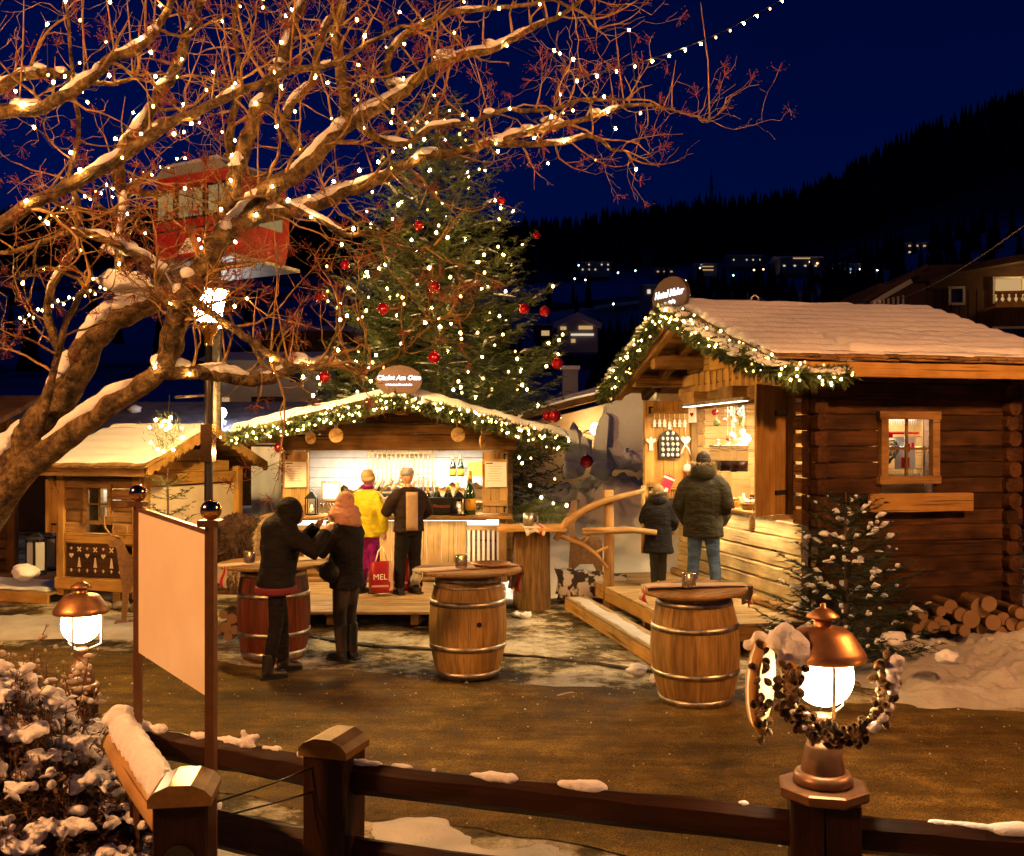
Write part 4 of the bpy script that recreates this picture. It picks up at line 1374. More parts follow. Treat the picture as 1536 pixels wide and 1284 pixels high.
SW, SD = 1.38, 2.3      # side wall length, gable width
EZs, RZs = 1.86, 2.42
SX0 = -SW
for q in range(9):
    z = .42 + q * .155
    if 1.02 < z < 1.62:
        sp = [(SX0 + .1, -.92), (-.46, -.06)]
    else:
        sp = [(SX0 + .1, -.06)]
    for a, b2 in sp:
        if z < .95 and q < 3:
            continue
        MB().beam((a, .05 + random.uniform(-.008, .012), z), (b2, .05, z), .09, .145, ch=.016, seg=4, jit=.004).build('wall_log', M['log_mid'], sm)
for x in (SX0 + .06, -.05):
    MB().beam((x, .03, .10), (x, .03, 1.80), .13, .12, up=(0, 1, 0), ch=.012).build('post', M['plank_yellow'], sm)
MB().beam((SX0, .0, .27), (.02, .0, .27), .12, .17, ch=.015, seg=4, jit=.004).build('sill_beam', M['plank_yellow'], sm)
MB().beam((SX0 + .14, .02, .90), (-.1, .02, .90), .06, .15, ch=.012).build('breast_rail', M['plank_yellow'], sm)
for x in (-1.05, -.35):
    MB().box((x, .02, .09), (.12, .14, .22)).build('foot', M['log_mid'], sm)
# carved panel: dark board with pale cut-outs
pn = MB().box((-.72, .0, .59), (.98, .03, .44)).build('carved_panel', M['log_dark'], sm)
cut = plain('cut-out showing pale board', (.62, .5, .33), .8)


def cut_shape(poly, x, z):
    MB().prism(poly, .006, Matrix.Translation((x, -.0185, z))).build('cut_out', cut, pn)


for i in range(7):
    x = -1.13 + i * .135
    if i % 2 == 0:
        cut_shape([(a, c2) for a, c2 in heart(.036, 14)], x, .66)
    else:
        cut_shape([(-.028, -.075), (.028, -.075), (.006, .06), (-.006, .06)], x, .575)
        for an in (45, -45):
            rr = Matrix.Rotation(R(an), 4, 'Y')
            MB().prism([(-.04, -.008), (.04, -.008), (.04, .008), (-.04, .008)], .006, Matrix.Translation((x, -.0185 - (.002 if an > 0 else 0), .745)) @ rr).build('cut_out', cut, pn)
    cut_shape([(0, -.026), (.018, 0), (0, .026), (-.018, 0)], x, .455)
    if i % 2 == 0:
        cut_shape([(0, -.02), (.02, .008), (0, .02), (-.02, .008)], x, .755)
# window of the side wall
wf = MB()
wx, wz, ww, wh = -.69, 1.37, .40, .50
wf.box((wx, -.01, wz + wh / 2), (ww + .08, .05, .05)).box((wx, -.01, wz - wh / 2), (ww + .08, .05, .05))
for sx in (-1, 1):
    wf.box((wx + sx * ww / 2, -.012, wz), (.05, .05, wh + .04))
win = wf.build('window', M['log_mid'], sm)
MB().box((wx, .02, wz), (.022, .02, wh)).box((wx, .02, wz - .0), (ww, .018, .022)).build('glazing_bar', M['log_mid'], win)
for sx in (-1, 1):
    for sz in (-1, 1):
        MB().box((wx + sx * .095, .034, wz + sz * .12), (.165, .004, .215)).build('pane', M['glass'], win)
MB().box((wx, .38, wz), (.6, .02, .6)).build('window_backing', M['plank_light'], win)
area_light(win, (wx, .2, wz + .24), 4.5, (1, .85, .65), .35, .2)
for i, (x, z, w, h, mk) in enumerate(((-.79, 1.47, .10, .16, 'paper'), (-.62, 1.46, .12, .18, 'white_cloth'), (-.62, 1.25, .05, .14, 'red'), (-.78, 1.24, .13, .12, 'white_cloth'), (-.73, 1.52, .04, .05, 'red'))):
    mb = MB(); mb.box((x, .28 + .01 * i, z), (w, .01, h)); mb.build('window_trinket', M[mk], win)
# front (gable) wall: pale sheet, posts, boards above
for y in (.06, SD - .06):
    MB().beam((.02, y, .10), (.02, y, 1.86), .12, .12, up=(0, 1, 0), ch=.012).build('post', M['plank_yellow'], sm)
MB().box((-.02, SD / 2, 1.05), (.03, SD - .14, 1.1)).build('front_sheet', plain('cream sheet', (.68, .58, .42), .7, 0, 4, .1), sm)
for q in range(3):
    zz = 1.70 + q * .17
    hy = SD / 2 - max(0, (zz - EZs) + .12) / ((RZs - EZs) / (SD / 2 + .25)) * .95
    if hy > .15:
        MB().beam((.0, SD / 2 - hy, zz), (.0, SD / 2 + hy, zz), .07, .165, ch=.012, seg=4, jit=.004).build('gable_board', M['plank_yellow'], sm)
# other walls closing the box
MB().box((-SW + .05, SD / 2, 1.0), (.06, SD - .1, 1.65)).build('end_wall', M['log_mid'], sm)
MB().box((-SW / 2, SD - .05, 1.0), (SW - .1, .06, 1.65)).build('rear_wall', M['log_mid'], sm)
# roof
ov, fo = .28, .30
for side in (-1, 1):
    ey = -ov if side < 0 else SD + ov
    rid, ev = V((0, SD / 2, RZs)), V((0, ey, EZs))
    nrm = V((0, -(ev - rid).z, (ev - rid).y)).normalized()
    if nrm.z < 0:
        nrm = -nrm
    n = 9
    for q in range(n):
        p = rid.lerp(ev, (q + .5) / n); wv = (ev - rid).length / n
        MB().beam(p + V((-SW - .09, 0, 0)), p + V((fo, 0, 0)), wv - .006, .025, up=nrm, ch=.003).build('roof_board', M['log_mid'], sm)
    if side < 0:
        for lay in range(2):
            x = -SW - .11
            while x < fo:
                w = random.uniform(.06, .15)
                MB().beam((x + w / 2, ey - .05, EZs + .02 + lay * .02 + random.uniform(-.004, .004)), (x + w / 2, ey + .3, EZs + .02 + lay * .02 + .12), w - .005, .014, up=nrm).build('shingle', M['log_mid'], sm)
                x += w
        MB().beam((-SW - .09, ey + .01, EZs - .045), (fo, ey + .01, EZs - .045), .03, .10).build('eave_board', M['log_mid'], sm)
        ic = MB()
        for i in range(34):
            x = -SW - .1 + i * .05; l = random.uniform(.02, .09)
            ic.tube([(x, ey - .05, EZs + .01), (x, ey - .05, EZs - l)], [.006, .001], 4)
        kind(ic.build('icicles', M['glass'], sm), 'stuff')
    # scalloped barge board
    L = (ev - rid).length; nn = 10
    poly = [(0, .06)] + [(L, .06)]
    sc = []
    for i in range(nn):
        for k2 in range(5):
            t = k2 / 5
            sc.append((L - (i + t) * L / nn, -.06 - .045 * math.sin(PI * t)))
    poly += sc + [(0, -.06)]
    dirv = (ev - rid).normalized()
    MX = Matrix(((0, 1, 0, 0), (dirv.y, 0, -dirv.z * 1, 0), (dirv.z, 0, abs(dirv.y), 0), (0, 0, 0, 1)))
    pts3 = [(rid + dirv * a + V((fo + .02, 0, c2))) for a, c2 in poly]
    mb = MB(); k = len(pts3)
    vs = pts3 + [p + V((.03, 0, 0)) for p in pts3]
    mb.add(vs, [tuple(range(k)), tuple(reversed(range(k, 2 * k)))] + [(i, (i + 1) % k, (i + 1) % k + k, i + k) for i in range(k)])
    mb.build('barge_board', M['plank_yellow'], sm)
    snow_sheet('roof_snow', V((-SW - .10, SD / 2 + (ey - SD / 2) * .13, RZs + (EZs - RZs) * .13 + .045)), V((SW + fo + .08, 0, 0)), (ev - rid) * .84, 40, 34, .05, sm, M['snow'], 30 + side * 2.0, .006, edge=.06, wob=.05)
    snow_sheet('ridge_snow', V((-SW - .08, SD / 2, RZs + .03)), V((SW + fo + .06, 0, 0)), (ev - rid) * .06, 40, 4, .05, sm, M['snow'], 33 + side * 2.0, 0, edge=.05, wob=.03)
MB().beam((-SW - .06, SD / 2, RZs - .09), (fo, SD / 2, RZs - .09), .1, .12, ch=.01).build('ridge_beam', M['plank_yellow'], sm)
for x in (-.95, .12):
    MB().tube([(x - .03, SD / 2, RZs + .05), (x - .03, SD / 2, RZs + .10), (x, SD / 2, RZs + .12), (x + .03, SD / 2, RZs + .10), (x + .03, SD / 2, RZs + .05)], .008, 6).build('lifting_eye', M['steel'], sm)
# open side shutter at the far left with a strut
sh = bpy.data.objects.new('shutter', None); COL.objects.link(sh); sh.parent = sm; sh.location = (-SW + .02, .12, 0); sh.rotation_euler = (0, 0, R(186))
for q in range(3):
    MB().beam((.05 + q * .105, 0, .95), (.05 + q * .105, 0, 1.70), .10, .03, up=(0, 1, 0), ch=.003).build('shutter_board', M['plank_yellow'], sh)
for z in (1.58, 1.07):
    MB().beam((-.02, .03, z), (.2, .03, z), .02, .03).build('hinge', M['iron'], sh)
MB().beam((-SW + .03, -.02, 1.50), (-SW - .16, -.02, 1.80), .05, .06).build('strut', M['log_mid'], sm)
# its snowy boarded terrace, low at the left
tr = thing('terrace_deck', 'low boarded terrace with snow beside the small stall', 'platform', LL(-2.5, .9, 0), LR)
for q in range(14):
    MB().beam((-2.2, -1.0 + q * .15, .13), (1.15, -1.0 + q * .15, .13), .145, .03, ch=.004).build('board', M['deck'], tr)
MB().beam((-2.2, -1.1, .07), (1.15, -1.1, .07), .04, .14).build('edge_board', M['plank_yellow'], tr)
snow_sheet('deck_snow', V((-2.1, -.95, .145)), V((3.1, 0, 0)), V((0, .9, 0)), 40, 16, .03, tr, M['snow'], 61, 0, edge=.2, wob=.15)
# firewood and stones under the stall front
for i in range(9):
    p = LL(-.95 + i * .16 + random.uniform(-.05, .05), -.22 + random.uniform(-.06, .05), .05)
    o = MB().blob((0, 0, 0), (random.uniform(.07, .12), .07, random.uniform(.035, .06)), 2, .5, 1.6, i).build('flat_stone', plain('field stone', (.2, .16, .11), .85, 0, 9, .4, .5) if i == 0 else bpy.data.materials['field stone'], None, p)
    tag(o, 'flat yellowish stone lying under the sill of the small stall', 'stone', 'stones under the small stall')
# big wooden house wall at the far left behind the terrace
o = thing('barn', 'dark boarded barn wall standing behind the small stall terrace', 'barn', (-8.6, 15.5, 0))
for q in range(15):
    MB().beam((-2.2, 0, .1 + q * .17), (.55, 0, .1 + q * .17), .1, .165, ch=.02, seg=3, jit=.004).build('wall_log', M['log_dark'], o)
MB().beam((.6, -.02, 0), (.6, -.02, 2.6), .14, .14, ch=.01).build('corner_post', M['log_dark'], o)
MB().beam((-2.4, -.4, 2.72), (.9, -.4, 2.72), 1.6, .08, up=(0, -.3, .95)).build('roof', M['log_dark'], o)
# two tall dark lanterns with frosted glass on the terrace
for i, (px, py) in enumerate(((54, 862), (70, 856))):
    d = 13.6 + i * .3
    p = P(px, py, d)
    o = thing('floor_lantern', ['tall dark frosted lantern on the terrace, farther from the stall post', 'tall dark frosted lantern on the terrace, next to the stall post'][i], 'lantern', p, R(-30), 'pair of dark lanterns on the terrace')
    for sx in (-1, 1):
        for sy in (-1, 1):
            MB().box((sx * .085, sy * .085, .25), (.025, .025, .5)).build('post', M['black'], o)
    MB().box((0, 0, .01), (.2, .2, .03)).build('base', M['black'], o)
    MB().lathe([(.15, .5), (.13, .53), (.05, .58), (0, .6)], 4, (0, 0, 0), False).build('roof', M['black'], o)
    for an in range(4):
        MB().box((0, 0, 0), (.145, .004, .4)).build('pane', plain('frosted pane', (.5, .52, .55), .5) if (an == 0 and i == 0) else bpy.data.materials['frosted pane'], o, (math.cos(an * PI / 2) * .085, math.sin(an * PI / 2) * .085, .26), (0, 0, an * PI / 2 + PI / 2))
# lump of snow
tag(MB().blob((0, 0, 0), (.17, .15, .11), 3, .35, 1.5, 4).build('snow_lump', M['snow'], None, P(38, 858, 13.0)), 'small lump of snow on the terrace before the dark lanterns', 'snow')

# rusty steel stag in front of the small stall
M['rust'] = plain('rusty steel', (.20, .105, .04), .75, .2, 20, .3, .2)
stag = [(.32, .0), (.40, .0), (.41, .42), (.46, .62), (.47, .78), (.40, .86), (.24, .92), (.06, .93), (-.06, 1.0), (-.12, 1.12), (-.15, 1.20), (-.19, 1.25), (-.30, 1.20), (-.345, 1.15), (-.33, 1.11), (-.24, 1.10), (-.22, 1.0), (-.20, .80), (-.17, .62), (-.15, .44), (-.17, .0), (-.10, .0), (-.06, .42), (.0, .54), (.2, .52), (.29, .48), (.33, .4)]
o = thing('steel_stag', 'rusty steel stag cut-out with curved antlers before the small stall', 'sculpture', (-4.66, 11.9, 0), R(14))
o.scale = (.84, .84, .84)
MB().prism(stag, .012).build('body', M['rust'], o)
for sgn, bx in ((-1, -.17), (1, -.13)):
    def an(pts, r0):
        MB().tube([(a, .0, c2) for a, c2 in pts], [r0 * (1 - .75 * i / (len(pts) - 1)) for i in range(len(pts))], 6).build('antler', M['bark_pole'], o)
    if sgn < 0:
        an([(bx, 1.24), (bx - .14, 1.28), (bx - .22, 1.40), (bx - .23, 1.55), (bx - .17, 1.66)], .022)
        an([(bx - .10, 1.26), (bx - .12, 1.36), (bx - .10, 1.42)], .014)
    else:
        an([(bx, 1.24), (bx + .05, 1.32), (bx + .04, 1.42)], .018)
        an([(bx + .12, 1.10), (bx + .20, 1.22), (bx + .22, 1.34)], .016)
MB().box((.1, 0, .01), (.7, .2, .02)).build('base_plate', M['rust'], o)
# second stag cut-out behind the rustic rail
o = thing('steel_stag', 'brown steel deer cut-out standing behind the rustic rail', 'sculpture', (.93, 13.5, .0), R(4))
deer = [(-.16, 0), (-.08, 0), (-.06, .45), (.02, .52), (.2, .52), (.24, .45), (.25, 0), (.33, 0), (.34, .55), (.33, .84), (.26, .9), (.14, .92), (.02, .86), (-.05, .93), (-.06, 1.05), (-.02, 1.2), (-.03, 1.42), (-.10, 1.40), (-.13, 1.25), (-.2, 1.15), (-.21, 1.07), (-.14, 1.02), (-.12, .8), (-.14, .5)]
MB().prism(deer, .012).build('body', M['rust'], o)
MB().box((.08, 0, .01), (.6, .2, .02)).build('base_plate', M['rust'], o)

# white party tent wall between the stalls
o = thing('white_booth', 'white tarpaulin booth with a snow topped roof between the stalls', 'booth', (-4.62, 17.2, 0))
mb = MB(); vs = []
for i in range(25):
    for j in range(9):
        vs.append((-.02 + i * .04, .02 * math.sin(i * 1.1) * (1 - j / 12), .0 + j * .27))
mb.add(vs, [(i * 9 + j, (i + 1) * 9 + j, (i + 1) * 9 + j + 1, i * 9 + j + 1) for i in range(24) for j in range(8)], True)
mb.build('front_sheet', plain('white tarpaulin', (.72, .75, .8), .5, 0, 3, .08), o)
MB().box((.45, .8, 1.05), (.94, 1.5, 2.1)).build('body', bpy.data.materials['white tarpaulin'], o)
MB().lathe([(.78, 2.2), (.7, 2.3), (.1, 2.7), (0, 2.72)], 4, (.45, .7, 0), False, Matrix.Rotation(R(45), 3, 'Z')).build('roof', plain('violet tarpaulin', (.35, .33, .42), .6, 0, 6, .2), o)
# bright bluish street light behind
o = thing('led_street_light', 'dazzling bluish white street light on a thin pole behind the booth', 'street light', (-7.2, 24.0, 0))
MB().tube([(0, 0, 0), (0, 0, 2.95)], [.05, .035], 8).build('pole', M['steel'], o)
MB().blob((0, -.05, 3.0), (.13, .13, .13), 2, 0).build('lamp_head', emit('led lamp', (.85, .92, 1.0), 60), o)
point_light(o, (0, -.35, 3.0), 90, (.75, .85, 1.0), .15)
# little arc lamp and planting behind
o = thing('arc_lamp', 'thin curved garden lamp between the booth and the wine stall', 'street light', P(406, 745, 19))
MB().tube([(0, 0, -.9), (0, 0, .55), (-.03, 0, .66), (-.12, 0, .70), (-.25, 0, .68)], .022, 6).build('pole', M['steel'], o)
MB().blob((-.26, 0, .66), (.14, .06, .04), 2, 0).build('lamp_head', M['steel'], o)
for i in range(3):
    pb = P(392 + i * 9, 744, 18.5)
    mb = MB(); rg = random.Random(i)
    for q in range(220):
        a = V((rg.gauss(0, .12), rg.gauss(0, .1), abs(rg.gauss(0, .22))))
        e = a + V((rg.gauss(0, .05), rg.gauss(0, .05), .08))
        mb.add([a, a + V((.012, 0, 0)), e], [(0, 1, 2)])
    sb = thing('winter_shrub', 'small twiggy evergreen shrub growing behind the white booth', 'shrub', V((pb.x, pb.y, pb.z - .15)), 0, 'shrubs behind the booth')
    mb.build('foliage', M['needle'], sb)
    MB().tube([(0, 0, -.5), (0, 0, .3)], .015, 5).build('stem', M['twig'], sb)
# dry stone wall edge with snow under those shrubs
o = tag(MB().blob((0, 0, 0), (1.1, .3, .22), 3, .3, 2.5, 3).build('snow_mound', M['snow'], None, P(402, 775, 18)), 'rounded snow mound along the bed of shrubs', 'snow')

# ================================================================== TREES
# ---- bare rowan over the square: limbs follow the real branching, twigs are grown on them
LIMB = {
 'a': ([(-70, 850, 6.3, 32.56), (0, 728, 6.3, 29.6), (30, 680, 6.3, 28.12), (70, 624, 6.3, 25.16), (110, 566, 6.35, 22.94), (138, 512, 6.4, 20.72), (168, 478, 6.5, 19.24), (213, 462, 6.6, 16.28), (250, 440, 6.7, 13.32), (300, 402, 6.8, 10.36), (330, 340, 6.9, 8.88), (350, 270, 7.0, 7.4), (345, 200, 7.1, 5.92), (360, 120, 7.2, 4.44), (352, 40, 7.3, 2.96), (365, -40, 7.4, 2.22)]),
 'b': ([(-40, 800, 6.25, 24.8), (28, 712, 6.2, 22.32), (84, 668, 6.15, 19.22), (140, 625, 6.1, 16.74), (196, 588, 6.05, 15.5), (240, 558, 6.0, 14.88), (254, 530, 6.0, 17.16), (262, 495, 6.0, 17.16), (272, 458, 6.0, 17.16), (288, 430, 6.0, 17.16), (309, 392, 6.05, 16.8), (330, 360, 6.1, 16), (356, 336, 6.15, 15.2), (378, 312, 6.2, 14.4), (398, 290, 6.25, 14.45), (426, 270, 6.3, 13.6), (463, 245, 6.4, 12.75), (500, 205, 6.5, 11.47), (534, 178, 6.6, 10.62), (567, 161, 6.7, 9.775), (601, 141, 6.8, 8.925), (628, 117, 6.9, 8.075), (668, 92, 7.0, 7.225), (735, 74, 7.1, 5.95), (765, 60, 7.2, 5.1), (802, 40, 7.2, 4.25), (845, 20, 7.3, 3.4), (885, -10, 7.3, 2.55)]),
 'c': ([(340, 352, 6.1, 12.3), (372, 330, 6.2, 12.3), (400, 322, 6.3, 11.48), (440, 315, 6.4, 11.07), (473, 307, 6.5, 10.66), (517, 288, 6.6, 9.84), (567, 268, 6.7, 9.02), (608, 248, 6.8, 8.2), (641, 233, 6.9, 7.38), (685, 229, 7.0, 6.56), (735, 214, 7.1, 6.15), (785, 201, 7.2, 5.74), (835, 188, 7.3, 4.92), (886, 177, 7.4, 4.1), (930, 160, 7.5, 3.28), (975, 158, 7.5, 2.46), (1020, 168, 7.6, 1.804), (1058, 180, 7.6, 1.476), (1076, 172, 7.6, 0.984)]),
 'c2': ([(735, 214, 7.1, 5.5), (790, 216, 7.1, 5), (840, 214, 7.2, 4), (886, 204, 7.2, 3.4), (915, 222, 7.2, 2.6), (940, 227, 7.2, 1.6)]),
 'd': ([(520, 190, 6.55, 10.2), (519, 150, 6.5, 9.35), (510, 105, 6.5, 8.5), (504, 50, 6.5, 7.65), (514, 5, 6.5, 6.8), (512, -50, 6.5, 5.1)]),
 'e': ([(-120, 400, 5.5, 12.75), (0, 336, 5.5, 11.05), (67, 296, 5.5, 10.2), (151, 254, 5.55, 9.35), (201, 222, 5.6, 8.5), (261, 182, 5.6, 7.65), (318, 157, 5.7, 6.8), (368, 134, 5.7, 5.95), (435, 107, 5.8, 5.1), (500, 95, 5.9, 4.25), (560, 60, 5.9, 3.4), (610, 40, 6.0, 2.55)]),
 'f': ([(-90, 190, 6.0, 12), (0, 167, 6.0, 11), (50, 164, 6.0, 10), (100, 142, 6.0, 9), (141, 114, 6.0, 8), (167, 88, 6.1, 7.5), (218, 64, 6.1, 7), (241, 33, 6.2, 6), (260, -10, 6.2, 5)]),
 'g': ([(-60, 150, 6.4, 10), (0, 132, 6.4, 9), (40, 112, 6.4, 8), (84, 110, 6.5, 7), (117, 118, 6.5, 5), (150, 126, 6.5, 4), (200, 118, 6.5, 3)]),
 'h': ([(188, 300, 6.9, 9), (176, 240, 6.9, 9), (208, 194, 6.9, 9), (231, 157, 7.0, 8.5), (248, 127, 7.0, 8), (268, 94, 7.1, 8), (280, 50, 7.1, 7), (296, 16, 7.2, 6), (310, -30, 7.2, 5)]),
 'i': ([(330, 360, 6.1, 13), (345, 300, 6.2, 12), (362, 236, 6.3, 11.5), (376, 194, 6.35, 11), (395, 151, 6.4, 10), (415, 110, 6.5, 9), (432, 60, 6.6, 8), (448, 18, 6.7, 7), (470, -30, 6.8, 5)]),
 'j': ([(245, 555, 6.0, 15), (280, 557, 6.05, 12), (308, 559, 6.1, 11), (336, 563, 6.15, 11), (364, 569, 6.2, 10.5), (392, 569, 6.25, 10), (420, 560, 6.3, 9), (452, 546, 6.4, 8), (482, 550, 6.4, 7), (508, 547, 6.5, 5), (548, 556, 6.5, 3.5), (590, 540, 6.6, 3), (625, 505, 6.6, 2.4), (662, 478, 6.6, 1.6)]),
 'k': ([(276, 440, 6.0, 8), (300, 458, 5.9, 6.5), (334, 482, 5.85, 6), (364, 502, 5.85, 6), (392, 523, 5.9, 6), (420, 540, 5.95, 6), (452, 552, 6.0, 5), (492, 548, 6.0, 3.5)]),
 'l': ([(188, 440, 6.6, 8), (180, 400, 6.6, 8), (181, 340, 6.7, 7.5), (188, 290, 6.9, 8)]),
 'm': ([(270, 458, 6.0, 8), (225, 395, 5.9, 8), (188, 372, 5.9, 7), (140, 350, 5.9, 5.5), (90, 352, 5.9, 4.5), (40, 372, 5.9, 4), (-10, 380, 5.9, 3)]),
 'n': ([(398, 290, 6.25, 8), (420, 300, 6.0, 6), (480, 330, 5.9, 5.5), (520, 352, 5.9, 4.5), (560, 350, 5.9, 3.5), (600, 372, 5.9, 2.6), (650, 370, 5.9, 1.8)]),
 'o': ([(534, 178, 6.6, 7), (560, 205, 6.4, 6), (610, 215, 6.3, 5), (650, 190, 6.3, 4.5), (700, 185, 6.3, 4), (760, 165, 6.3, 3.5), (820, 165, 6.3, 3), (880, 150, 6.4, 2.5), (940, 150, 6.4, 2)]),
 'q': ([(463, 245, 6.4, 8), (430, 190, 6.4, 7), (440, 150, 6.4, 6), (470, 120, 6.5, 5.5), (480, 60, 6.5, 5), (500, 20, 6.5, 4), (530, -20, 6.6, 3)]),
 'r': ([(601, 141, 6.8, 7), (580, 100, 6.8, 6), (600, 60, 6.8, 5), (650, 30, 6.8, 4.5), (700, 15, 6.9, 4), (770, 10, 6.9, 3), (830, 0, 6.9, 2.5), (890, 30, 7.0, 2)]),
 's': ([(110, 566, 6.35, 8), (70, 470, 6.3, 6), (95, 400, 6.3, 5), (120, 330, 6.3, 4.5), (105, 270, 6.3, 4), (118, 200, 6.3, 3.5), (110, 130, 6.3, 3), (105, 60, 6.3, 2.5), (95, -10, 6.3, 2)]),
 't': ([(60, 650, 6.2, 7), (80, 560, 6.1, 5), (105, 470, 6.1, 4.5), (130, 430, 6.1, 4)]),
}
tree = thing('bare_tree', 'big bare snow laden tree strung with warm fairy lights', 'tree', (-4.2, 6.3, 0))
TO = V((-4.2, 6.3, 0))
rt = random.Random(21)
limbs_w = {}


def smooth_path(raw, sub=4):
    out = []
    for i in range(len(raw) - 1):
        p0 = raw[max(0, i - 1)]; p1 = raw[i]; p2 = raw[i + 1]; p3 = raw[min(len(raw) - 1, i + 2)]
        for k in range(sub):
            t = k / sub
            out.append(tuple(.5 * ((2 * b) + (-a + c) * t + (2 * a - 5 * b + 4 * c - d) * t * t + (-a + 3 * b - 3 * c + d) * t ** 3) for a, b, c, d in zip(p0, p1, p2, p3)))
    out.append(raw[-1])
    return out


snow = MB()
for name, raw in LIMB.items():
    sp = smooth_path(raw, 7)
    pts, rads = [], []
    for i, (px, py, d, r) in enumerate(sp):
        p = P(px, py, d) - TO
        p += V((fbm(i * .22, 0, 1, ord(name[0]) % 50), fbm(i * .22, 4, 1, 7), fbm(i * .22, 9, 1, 5))) * .016
        pts.append(p); rads.append(max(.004, abs(r) * d / F * (1 + .09 * fbm(i * .3, 3, 1, 3))))
    limbs_w[name] = (pts, rads)
    nm = 'trunk' if name in 'ab' else 'limb'
    MB().tube(pts, rads, 18 if rads[0] > .06 else 10, True, True, .06).build(nm, M['bark'], tree)
    # snow lying along the top
    run = []

    def flush():
        if len(run) > 2:
            k = len(run)
            sp_, sr_ = [], []
            for q, (pp, rr) in enumerate(run):
                e = math.sin(PI * min(1, max(.06, (q + .4) / (k - .2)))) ** .4
                sr_.append(rr * e); sp_.append(pp)
            snow.tube(sp_, [q_ * (1 + .45 * fbm(n_ * .30, 1, 1, k)) for n_, q_ in enumerate(sr_)], 10, True, True, .09)
        run.clear()
    for i in range(len(pts)):
        t = (pts[min(i + 1, len(pts) - 1)] - pts[max(0, i - 1)]).normalized()
        g = fbm(i * .075, 0, 1, (ord(name[0]) * 7) % 31)
        if name != 'k' and rads[i] > .017 and abs(t.z) < .93 and g > -.22 and not (name == 'e' and g < .1):
            upn = (V((0, 0, 1)) - t * t.z).normalized()
            upn = (upn + V((0, -.35, 0))).normalized()
            hgt = (.35 + .3 * (1 - abs(t.z))) * rads[i] + .012
            run.append((pts[i] + upn * (rads[i] * .80), hgt * .55 + rads[i] * .38))
        else:
            flush()
    flush()
tw = MB(); tips = []; twig_pts = []


def grow(p, d, L, r, lev):
    n = max(3, int(L / .07)); pts = [p]; rads = [r]
    for i in range(n):
        wig = .34 if lev > 1 else .26
        d = (d + V((rt.gauss(0, wig), rt.gauss(0, wig), rt.gauss(0, wig) + .05))).normalized()
        pts.append(pts[-1] + d * (L / n)); rads.append(max(.0015, r * (1 - .8 * (i + 1) / n)))
        if lev < 3 and i > 0 and rt.random() < (.62 if lev == 1 else .46):
            sd = (d + V((rt.gauss(0, .8), rt.gauss(0, .7), rt.gauss(.1, .7)))).normalized()
            grow(pts[-1], sd, L * rt.uniform(.25, .5), rads[-1] * .75, lev + 1)
    tw.tube(pts, rads, 5 if lev == 1 else (4 if lev == 2 else 3), False)
    for q in pts[1:]:
        twig_pts.append((q, lev))
    tips.append((pts[-1], d))


for name, (pts, rads) in limbs_w.items():
    acc = 0
    for i in range(10 if name in 'ab' else 3, len(pts) - 1):
        acc += (pts[i] - pts[i - 1]).length
        if name in 'ab' and i < 52:
            continue
        step = .14
        while acc > step:
            acc -= step
            t = (pts[i + 1] - pts[i]).normalized()
            sd = V((rt.gauss(0, 1), rt.gauss(0, .8), rt.gauss(.25, 1))); sd = (sd - t * sd.dot(t)).normalized()
            sd = (sd + t * rt.uniform(.2, .9)).normalized()
            if rt.random() < .85:
                grow(pts[i] + sd * rads[i] * .5, sd, rt.uniform(.25, .95), min(rads[i] * .45, rt.uniform(.006, .014)), 1)
    d = (pts[-1] - pts[-3]).normalized()
    for q in range(3):
        grow(pts[-1], (d + V((rt.gauss(0, .4), rt.gauss(0, .4), rt.gauss(0, .4)))).normalized(), rt.uniform(.2, .5), rads[-1], 2)
# upright water shoots
for q in range(46):
    name = rt.choice('abcefghjk'); pts, rads = limbs_w[name]; i = rt.randrange(4, len(pts))
    p = pts[i]; L = rt.uniform(.3, .9); lean = V((rt.gauss(0, .12), rt.gauss(0, .1), 1)).normalized()
    if name in 'ab' and i < 42:
        continue
    tw.tube([p, p + lean * L * .5, p + lean * L + V((rt.gauss(0, .03), 0, 0))], [.006, .005, .002], 4, False)
kind(tw.build('twigs', plain('brown rowan twig', (.29, .175, .05), .75, 0, 14, .6), tree), 'stuff')
kind(fuse(snow.build('limb_snow', M['snow'], tree), .013, 2), 'stuff')
# dried berry umbels at twig tips
ub = MB()
for (p, d) in tips:
    if rt.random() > .30:
        continue
    for q in range(11):
        o1 = (d + V((rt.gauss(0, .7), rt.gauss(0, .7), rt.gauss(0, .7)))).normalized()
        e = p + o1 * rt.uniform(.03, .09); w = o1.orthogonal().normalized() * .0022
        ub.add([p - w, p + w, e + w, e - w], [(0, 1, 2, 3)])
        if rt.random() < .5:
            for k2 in range(2):
                f = e + V((rt.gauss(0, .012), rt.gauss(0, .012), rt.gauss(0, .012)))
                ub.add([f + V((.005, 0, 0)), f + V((-.004, .004, 0)), f + V((-.003, -.004, .002)), f + V((0, 0, .007))], [(0, 1, 2), (0, 1, 3), (1, 2, 3), (0, 2, 3)])
kind(ub.build('berry_umbels', plain('dried rowan umbel', (.24, .06, .03), .8), tree), 'stuff')
lf = MB()
for q in range(9):
    p = P(285 + q * 2 + rt.uniform(-6, 6), 330 + q * 5, 6.0) - TO
    lf.add([p, p + V((.02, -.01, -.03)), p + V((.005, -.015, -.09)), p + V((-.02, 0, -.04))], [(0, 1, 2, 3)])
lf.build('withered_leaves', plain('withered leaf', (.45, .2, .05), .7), tree)
